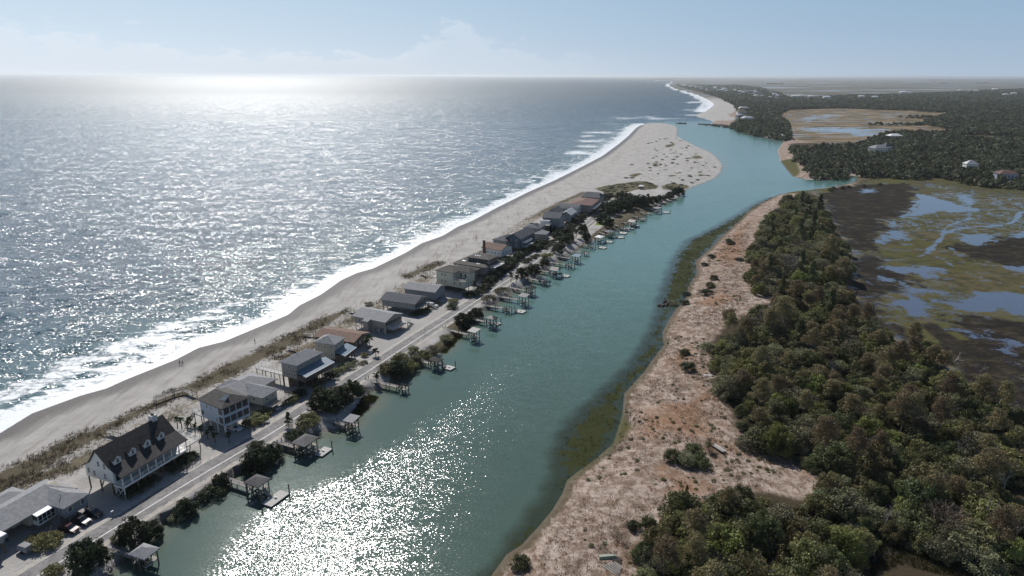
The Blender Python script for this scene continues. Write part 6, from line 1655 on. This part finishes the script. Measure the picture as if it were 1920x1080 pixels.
# groups of trees in the tan marsh and the thin tree lines on the horizon
pts = []
for cx, cy, n, sx, sy in [(1748, 220, 40, 40, 25), (1700, 233, 26, 45, 10), (1640, 160, 0, 1, 1)]:
    X0, Y0 = G(cx, cy, 2)
    for _ in range(n): pts.append((X0 + fr.gauss(0, sx), Y0 + fr.gauss(0, sy), .2, fr.uniform(5, 8), 1))
for (xa, xb, yy, n, s) in [(1230, 1330, 147.0, 50, 90), (1440, 1470, 157.5, 40, 22), (1500, 1920, 147.9, 220, 150), (1560, 1620, 146.9, 40, 150), (1620, 1760, 146.7, 90, 150), (1740, 1930, 150.5, 160, 80), (1330, 1420, 146.0, 50, 160), (1225, 1260, 149.3, 20, 60), (1830, 1850, 155.8, 12, 20), (1765, 1775, 156.6, 8, 20)]:
    for _ in range(n):
        a = fr.uniform(xa, xb); X0, Y0 = G(a, yy + fr.gauss(0, .12), 2); pts.append((X0, Y0, 0, s * fr.uniform(.6, 1.2), min(1, 15 / s)))
forest_stuff('distant_tree_lines', 'thin dark lines of trees far out on the marsh horizon', pts, FARM, 9)

# scattered shrubs on the bare land across the river
BARE = [((976, 1062), 'dark', 2.9, 1, 'round dark bush at the bottom edge on the pale sand across the river'), ((1287, 932), 'cedar', 1.25, 1.3, 'tiny dark cone-shaped cedar alone on the bare ground'),
        ((1262, 862), 'dark', 3.4, 1, 'left part of the big bush cluster beside the wooden wreck'), ((1285, 868), 'grey', 3.8, .9, 'middle part of the big bush cluster beside the wooden wreck'), ((1312, 872), 'dark', 3.6, .9, 'right part of the big bush cluster beside the wooden wreck'), ((1300, 850), 'dark', 3.4, .9, 'back part of the big bush cluster beside the wooden wreck'), ((1328, 845), 'pine', 1.6, .8, 'small spiky tree touching the wooden wreck'),
        ((1282, 960), 'bush', 2.0, 1.0, 'small green shrub left of the shrub cluster by the bottom wood'), ((1188, 990), 'bush', 1.8, 1.2, 'dark green shrub standing apart before the bottom wood'), ((1216, 985), 'dark', 2.6, 1, 'dark shrub between two smaller ones before the bottom wood'), ((1165, 1012), 'brown', 1.8, .8, 'bare brown bush on the sand before the bottom wood'), ((1150, 998), 'brown', 1.6, .8, 'small bare brown bush nearest the river before the bottom wood'), ((1208, 1075), 'greenbush', 1.4, 1, 'small green shrub at the bottom edge by the grey planks'),
        ((1332, 948), 'bare', 1.8, 1.4, 'thin leafless sapling at the edge of the bottom wood'), ((1389, 936), 'dark', 3.4, 1.2, 'dense dark round-topped tree at the edge of the bottom wood'),
        ((1284, 664), 'dark', 2.4, 1, 'dark bush with a long shadow, upper one of two on the bare land'), ((1290, 692), 'bush', 3.2, 1, 'dark low bush, lower one of two on the bare land'), ((1366, 594), 'dark', 3.4, 1, 'dark green bush alone on the pale sand between the woods'), ((1307, 609), 'brown', 1.4, .8, 'small brown bush in the middle of the bare land'),
        ((1338, 524), 'dark', 2.8, 1, 'upper bush of the dark green cluster on the bare land'), ((1332, 538), 'dark', 3.0, 1, 'middle bush of the dark green cluster on the bare land'), ((1324, 552), 'bush', 3.4, 1, 'lower bush of the dark green cluster on the bare land'),
        ((1287, 553), 'bush', 2.0, 1, 'upper small bush by the marsh fringe'), ((1284, 570), 'bush', 2.6, 1, 'lower small bush by the marsh fringe'), ((1262, 570), 'greybush', 3.0, .6, 'grey scrub patch in the marsh fringe'),
        ((1321, 498), 'bush', 2.2, 1, 'small dark bush near the top of the bare land, lowest of three'), ((1334, 483), 'bush', 2.6, 1, 'small dark bush near the top of the bare land, middle of three'), ((1366, 453), 'dark', 2.4, 1, 'pair of dark bushes beside the upper wood, left'), ((1370, 458), 'bush', 3.0, 1, 'dark bush beside the upper wood, right of a pair'), ((1387, 488), 'bush', 2.8, .7, 'flat dark bush before the upper wood'), ((1402, 492), 'dark', 2.2, 1, 'small dark tree touching the upper wood'),
        ((1328, 655), 'grey', 3.4, .9, 'grey-green bush at the tip of the main wood'), ((1345, 668), 'dark', 4.0, 1, 'dark bush at the tip of the main wood'), ((1358, 740), 'dark', 4.4, 1, 'big dark bush bulging from the main wood onto the bare land'), ((1415, 535), 'dark', 4.2, .9, 'dark bush bulging from the upper wood'), ((1350, 722), 'grey', 3.6, 1, 'grey-green bush behind the bulging dark one')]
for p, kd, r, hs, lb in BARE: tree_px(*p, kd, r, lb, None, hs)
# trees on the creek bank and the point in the middle distance
for i, p in enumerate([(1557, 357), (1563, 354), (1580, 353), (1620, 350), (1650, 347), (1592, 351)]): tree_px(*p, 'dark', 2.6 if i else 3.4, 'small dark bush on the creek bank beyond the dark mud flat', 'bushes on the creek bank')

# clumps on the sandy spit
rs = random.Random(4); cl = []
SP = [(1222, 268), (1230, 266), (1238, 262), (1215, 270), (1246, 262), (1252, 260), (1268, 259), (1276, 262), (1256, 268), (1262, 270), (1255, 274), (1226, 281), (1232, 284), (1258, 282), (1266, 284), (1280, 279), (1286, 277), (1290, 272), (1246, 291), (1256, 290), (1250, 296), (1262, 300), (1270, 295), (1276, 291), (1225, 297), (1232, 295), (1300, 288), (1306, 288), (1270, 309), (1288, 302), (1300, 306), (1306, 305), (1296, 315), (1186, 310), (1215, 308), (1230, 306), (1238, 310), (1218, 316), (1228, 312), (1248, 312), (1318, 310), (1340, 312), (1294, 330), (1280, 337), (1308, 336), (1298, 341), (1315, 338), (1326, 328), (1336, 328), (1248, 321), (1272, 326), (1234, 327), (1220, 322), (1192, 330), (1201, 327), (1186, 336), (1174, 334), (1290, 298), (1264, 288), (1305, 301), (1312, 322), (1322, 306), (1260, 307), (1242, 300)]
for p in SP:
    for _ in range(rs.randint(2, 4)):
        x, y = G(p[0] + rs.gauss(0, 1.4), p[1] + rs.gauss(0, .5), 1.5); cl.append((x, y, 1.0, rs.uniform(1.0, 2.4), .45))
for _ in range(260):
    x, y = G(rs.uniform(1195, 1345), rs.uniform(258, 342), 1.5); cl.append((x, y, 1.0, rs.uniform(.4, 1.1), .5))
for _ in range(420):
    x, y = G(rs.uniform(1118, 1296), rs.uniform(341, 378), 1.8)
    if max(sd(np.array([[x, y]]), GP(q, 1.5))[0] for q in REG['spit'][0][:2]) > 1: cl.append((x, y, 1.6, rs.uniform(1.0, 2.6), .5))
cl = [c for c in cl if sd(np.array([[c[0], c[1]]]), isl)[0] > 6]; zz = gzs([(c[0], c[1]) for c in cl]); cl = [(c[0], c[1], z - .1, c[3], c[4]) for c, z in zip(cl, zz)]
forest_stuff('dune_scrub', 'dark scrub clumps dotted over the sandy spit', cl, KIND['greybush'][0] + KIND['bush'][0], 11)

sc_ = []; L = GP([(990, 1080), (1060, 950), (1120, 870), (1165, 800), (1175, 740), (1235, 690), (1260, 610), (1300, 560), (1320, 500), (1360, 440), (1410, 410), (1400, 480), (1420, 550), (1350, 610), (1330, 650), (1350, 740), (1390, 830), (1500, 870), (1400, 930), (1200, 1000), (1190, 1090)], 2)
gr2 = np.random.RandomState(8); C = gr2.uniform(L.min(0), L.max(0), (9000, 2)); C = C[sd(C, L) > 0]; C = C[vnoise(C, 14, 31) > .55][:420]
for (x, y), z in zip(C, gzs(C)): sc_.append((x, y, z - .05, gr2.uniform(.3, .85), gr2.uniform(.6, 1.0)))
forest_stuff('low_scrub', 'small low scrub clumps scattered over the bare land across the river', sc_, KIND['greybush'][0] + KIND['greenbush'][0] + KIND['brown'][0], 13)
M2 = GP([(1612, 1052), (1640, 1012), (1672, 1000), (1712, 1006), (1760, 1034), (1830, 1060), (1920, 1072), (1915, 1100), (1790, 1085), (1690, 1060), (1630, 1085)], .4)

# dune grass: many tufts of blades
def grass(name, label, pts, hgt, mat, nb=7, seed=1, spread=.28, wb=.05):
    r = np.random.RandomState(seed); P = np.array(pts); n = len(P) * nb; base = np.repeat(P, nb, 0) + np.column_stack([r.normal(0, spread, n), r.normal(0, spread, n), np.zeros(n)])
    a = r.uniform(0, 6.28, n); h = hgt * r.uniform(.5, 1.3, n); ln = np.column_stack([r.normal(0, .3, n), r.normal(0, .3, n), np.ones(n)]) * h[:, None]; sd_ = np.column_stack([np.cos(a), np.sin(a), np.zeros(n)]) * wb
    V = np.stack([base - sd_, base + sd_, base + ln], 1).reshape(-1, 3)
    me = npmesh(name, V, np.arange(n * 3).reshape(-1, 3), mat, {'tint': np.repeat(r.uniform(0, 1, n), 3)}); o = tag(link(bpy.data.objects.new(name, me)), kind='stuff')
    if label: o['label'] = label


pts = []; gr = np.random.RandomState(3)
for q in REG['dune'][0]:
    L = GP(q, 2.4); lo, hi = L.min(0), L.max(0); n = int((hi - lo).prod() * 1.3); C = gr.uniform(lo, hi, (n, 2)); C = C[(sd(C, L) > -1) & (C[:, 1] < 470)]; C = C[vnoise(C, 5, 9) > .34]; pts.append(C)
C = np.vstack(pts); grass('dune_grass', 'brown-green grass tufts covering the dune between beach and houses', np.column_stack([C, gzs(C) - .05]), .8, L_GRASS, 7)
L = GP(REG['thin'][0][0], 2.2); lo, hi = L.min(0), L.max(0); C = gr.uniform(lo, hi, (60000, 2)); C = C[(C[:, 1] < 560)]; C = C[sd(C, L) > 0]; C = C[vnoise(C, 4, 12) > .52][:22000]
grass('sparse_dune_grass', 'thin tufts of dry grass on the pale sand behind the dune', np.column_stack([C, gzs(C) - .05]), .55, L_GRASS, 5, 2)
L = np.vstack([GP([(990, 1080), (1060, 950), (1120, 870), (1165, 800), (1175, 740), (1235, 690), (1260, 610), (1300, 560), (1320, 500), (1360, 440), (1410, 410), (1400, 480), (1420, 550), (1350, 610), (1330, 650), (1350, 740), (1390, 830), (1500, 870), (1400, 930), (1200, 1000), (1190, 1090)], 2)])
lo, hi = L.min(0), L.max(0); C = gr.uniform(lo, hi, (60000, 2)); C = C[sd(C, L) > 0]; C = C[vnoise(C, 6, 15) + vnoise(C, 2, 16) * .4 > .62][:30000]
grass('dead_grass', 'dead brown tufts and litter over the bare land', np.column_stack([C, gzs(C) - .03]), .34, leaf_mat('dead_blades', (.085, .06, .042), (.26, .21, .165), .1), 6, 3, .3, .07)
pts = []
for Lp in (FRINGE,):
    lo, hi = Lp.min(0), Lp.max(0); C = gr.uniform(lo, hi, (90000, 2)); C = C[sd(C, Lp) > 1]; C = C[vnoise(C, 5, 17) + vnoise(C, 1.6, 18) * .5 > .72][:16000]; pts.append(C)
for Lp in (COVE, COVE2, M2):
    lo, hi = Lp.min(0), Lp.max(0); C = gr.uniform(lo, hi, (4000, 2)); C = C[sd(C, Lp) > .5][:2200]; pts.append(C)
C = np.vstack(pts); grass('marsh_grass', 'olive marsh grass standing in the shallow river edge', np.column_stack([C, np.maximum(gzs(C), -.1)]), .55, leaf_mat('marsh_blades', (.028, .034, .010), (.07, .07, .022), .3), 5, 4, .3, .06)


# ------------------------------------------------------------ wrecks, planks and driftwood
def driftwood(px, py, s, rz, label, group='bleached driftwood branches', seed=1):
    x, y, z = at(px, py); me = shared(('drift', seed % 4), lambda: branch_mesh('driftwood', 300 + seed % 4, 'bare_wood', 2, .9, 1.5, .05, 1.5, k0=4))
    o = bpy.data.objects.new('driftwood', me); o.location = (x, y, z + .15); o.rotation_euler = (R(78), 0, rz); o.scale = (s, s, s); link(o); tag(o, label, 'driftwood', group)


DR = [(1500, 862, 4), (1492, 850, 3), (1535, 895, 2.4), (1835, 880, 3.5), (1880, 985, 3), (1895, 1072, 3.4), (1850, 1062, 3.6), (1775, 1035, 3), (1700, 1015, 2.6), (1222, 1025, 3.6), (1228, 1050, 3), (1280, 1075, 2.6), (1430, 566, 4), (1440, 572, 3.4), (1470, 570, 3), (1408, 598, 3), (1420, 593, 3), (1436, 540, 3), (1312, 660, 2.6), (1135, 852, 1.8), (1145, 838, 1.6), (1180, 795, 1.8), (1765, 668, 4), (1790, 680, 4), (1830, 700, 4), (1640, 1030, 2.4), (1118, 860, 1.2), (1130, 856, 1.0), (1060, 905, 1.0), (1163, 790, 1.0), (1290, 690, 1.2), (1335, 790, 1.4), (1420, 848, 2.4), (1235, 1010, 2.2), (1262, 1055, 2.4), (1245, 1040, 2.0), (1425, 590, 2.0), (1395, 520, 2.0), (1510, 905, 1.8), (1465, 862, 2.0)]
for i, (a, b, s) in enumerate(DR): driftwood(a, b, s, i * 1.7, 'bleached driftwood branch lying at the edge of the wood or on the bare land', seed=i)
for i, (a, b, r, hh) in enumerate([(1762, 700, 3.2, 1.7), (1835, 705, 3.6, 1.5), (1790, 690, 2.8, 1.4), (1895, 780, 3.2, 1.8), (1880, 940, 3.8, 2.4), (1850, 1000, 3.8, 2.4), (1490, 700, 3.2, 2.6), (1556, 715, 3.4, 2.6), (1655, 1000, 3.0, 2.2), (1800, 870, 3.4, 2.2), (1330, 950, 2.0, 2.0), (1905, 1010, 3.0, 2)]):
    x, y, z = at(a, b); root = empty('dead_tree', (x, y, z - .1), i * 1.3, 'bare dead tree standing pale and leafless among the living ones', 'dead tree', 'dead trees of the wood')
    inst('trunk', KIND['bare'][1][i % 2], root, sc=(r, r, r * hh * .8))
x, y, z = at(1347, 842)
root = empty('wooden_wreck', (x, y, z + .1), R(-62), 'pale broken wooden ramp lying beside the big bush cluster', 'wreck')
root.scale = (.72, .72, .8)
MB().box(-3.2, 3.2, -1.2, .2, .55, .68).build('deck_planks', 'grey_plank', root); MB().box(-2.6, 3.0, .4, 1.1, .3, .4).build('loose_plank', 'pale_plank', root)
for yy in (-1.1, .1): MB().bar((-3.2, yy, .1), (3.2, yy, .45), .16, .3).build('beam', 'grey_plank', root)
MB().bar((-1, 1.8, .1), (2.2, 2.3, .15), .25, .1).build('loose_plank', 'pale_plank', root)
x, y, z = at(1140, 1045)
root = empty('upturned_boat', (x, y, z), R(5), 'pale green upturned boat hull on the sand near the bottom edge', 'boat')
MB().poly([(-1.9, -.6, 0), (1.6, -.5, 0), (2.1, 0, 0), (1.6, .5, 0), (-1.9, .6, 0), (-1.8, -.35, .5), (1.2, -.25, .5), (1.2, .25, .5), (-1.8, .35, .5)], [(0, 1, 6, 5), (1, 2, 6), (2, 3, 7), (3, 4, 8, 7), (5, 6, 7, 8), (4, 0, 5, 8), (2, 7, 6)]).build('hull', mt('pale_green', (.32, .36, .28), (.25, .28, .22), 1, .6), root)
x, y, z = at(1152, 1065)
root = empty('plank_pile', (x, y, z), R(-50), 'grey planks scattered below the upturned boat', 'planks')
for i in range(6): MB().bar((-2 + i * .2, -1.4 + i * .5, .1 + .03 * i), (2.2 - i * .25, -1.2 + i * .45, .12 + .03 * i), .28, .06).build('plank', 'grey_plank', root)
x, y, z = at(1157, 1052)
root = empty('pallet', (x, y, z), R(-10), 'dark wooden pallet by the scattered planks', 'pallet')
for i in range(4): MB().box(-.9, .9, -.7 + i * .4, -.45 + i * .4, .2, .25).build('slat', 'dark_wood', root)
for xx in (-.8, .7): MB().box(xx, xx + .1, -.7, .75, 0, .2).build('bearer', 'dark_wood', root)
x, y, z = at(1328, 704)
root = empty('plank_pile', (x, y, z), R(5), 'small white boards lying below the dark low bush', 'planks')
for i in range(3): MB().box(-1.6, 1.5, -.9 + i * .6, -.45 + i * .6, .1, .16).build('plank', 'pale_plank', root)
x, y, z = at(1606, 992)
t_ = bpy.data.objects.new('pampas_clump', crown_mesh('plume', 400, leaf_mat('plume', (.42, .40, .33), (.55, .52, .44), .2), 14, 60, .12, 'bush')); t_.location = (x, y, z); t_.scale = (1.6, 1.6, 1.4); link(t_); tag(t_, 'single cream-white tufted clump among the dark trees at the bottom', 'plant')

# ------------------------------------------------------------ far houses
def far_house(px, py, w, d, h, rz, wall, roof, label, group=None, base=0.0, detail=True):
    x, y = G(px, py, 4); root = empty('distant_house', (x, y, 1.0), rz, label, 'house', group)
    MB().box(-w / 2, w / 2, -d / 2, d / 2, base, base + h).build('wall', wall, root)
    hip(MB(), -w / 2 - .6, w / 2 + .6, -d / 2 - .6, d / 2 + .6, base + h + .1, h * .42, 'x' if w > d else 'y').build('roof', roof, root)
    if detail:
        wins(root, 'near', -d / 2, [(-w / 2 + w * (i + .5) / 5) for i in range(5)], [base + h * .12, base + h * .58], 1.3, min(1.9, h * .26), frame=wall)


far_house(1645, 286, 18, 13, 9, R(12), 'white_siding', 'grey_shingle', 'large white house with a pale grey roof standing in the wood across the inlet')
far_house(1660, 284, 9, 10, 10, R(12), 'white_siding', 'slate_shingle', 'grey-roofed wing joined to the large white house in the wood')
far_house(1676, 259, 20, 12, 7, R(5), 'white_siding', 'white_metal', 'low white-roofed house behind the large white one in the wood')
far_house(1618, 268, 14, 9, 5, R(5), 'grey_siding', 'grey_shingle', 'small grey house at the edge of the far wood beside the tan marsh')
far_house(1818, 318, 11, 9, 9, R(-10), 'white_siding', 'pale_metal', 'white three-level house at the marsh edge, left of the red-roofed one')
far_house(1884, 335, 16, 11, 8, R(-5), 'blue_siding', 'red_shingle', 'blue-grey raised house with a reddish roof at the right edge of the wood')
far_house(1401, 226, 24, 16, 9, R(10), 'white_siding', 'pale_metal', 'white beach house nearest the far inlet, lowest of the cluster')
far_house(1388, 222, 16, 14, 10, R(10), 'grey_siding', 'grey_shingle', 'grey beach house left of the white one by the far inlet')
far_house(1390, 214, 22, 14, 10, R(0), 'white_siding', 'rust_shingle', 'white beach house with a brown roof above the others by the far inlet')
far_house(1394, 208, 26, 14, 11, R(0), 'sand_siding', 'pale_metal', 'topmost pale-roofed beach house of the far inlet cluster')
far_house(1464, 257, 12, 9, 5, R(0), 'white_siding', 'white_metal', 'small white building by the far bank of the inlet')
tr = random.Random(12)
for i in range(62):
    t = tr.random(); px = 1268 + t * 190 + tr.gauss(0, 4); py = 160.0 + t * 20 + tr.uniform(-3.2, 6) * (.3 + t)
    s = .55 + (180 - py) / 45
    far_house(px, py, 24 * s ** .5, 16 * s ** .5, 10 * s ** .6, tr.uniform(-.4, .4), tr.choice(['white_siding', 'white_siding', 'sand_siding', 'blue_siding']), tr.choice(['pale_metal', 'grey_shingle', 'slate_shingle', 'white_metal']), 'tiny pale house among the trees of the far beach town', 'houses of the far beach town', 3, False)
for px, py, sc in [(1693, 177, 2.2), (1702, 177, 1.8), (1550, 186, 1.6), (1490, 184, 1.6), (1500, 183, 1.4), (1865, 170, 2), (1900, 178, 1.5), (1830, 172, 1.4), (1615, 184, 1.4), (1640, 185, 1.4), (1800, 171, 1.4), (1520, 184, 1.3), (1885, 180, 1.4)]:
    far_house(px, py, 18 * sc, 10 * sc, 4.5 * sc, tr.uniform(-.2, .2), 'white_siding', 'white_metal', 'tiny white building on the skyline of the far wood', 'white buildings on the far wood skyline', 6, False)
# ------------------------------------------------------------ haze
def build_haze():
    x0, x1, y0, y1, z0, z1 = -110000, 110000, -300, 90000, -2.3, 101
    V = [(x, y, z) for z in (z0, z1) for y in (y0, y1) for x in (x0, x1)]
    F = [(0, 2, 3, 1), (4, 5, 7, 6), (0, 1, 5, 4), (2, 6, 7, 3), (0, 4, 6, 2), (1, 3, 7, 5)]
    m, t, out = new_mat('haze')
    v = t.n.new('ShaderNodeVolumePrincipled'); v.inputs['Color'].default_value = (.93, .97, 1, 1)
    v.inputs['Density'].default_value = HAZE; v.inputs['Anisotropy'].default_value = .6
    t.l.new(v.outputs[0], out.inputs['Volume'])
    me = npmesh('haze', np.array(V), np.array(F), m)
    tag(link(bpy.data.objects.new('haze', me)), kind='stuff')


HAZE = 4.2e-5
build_haze()
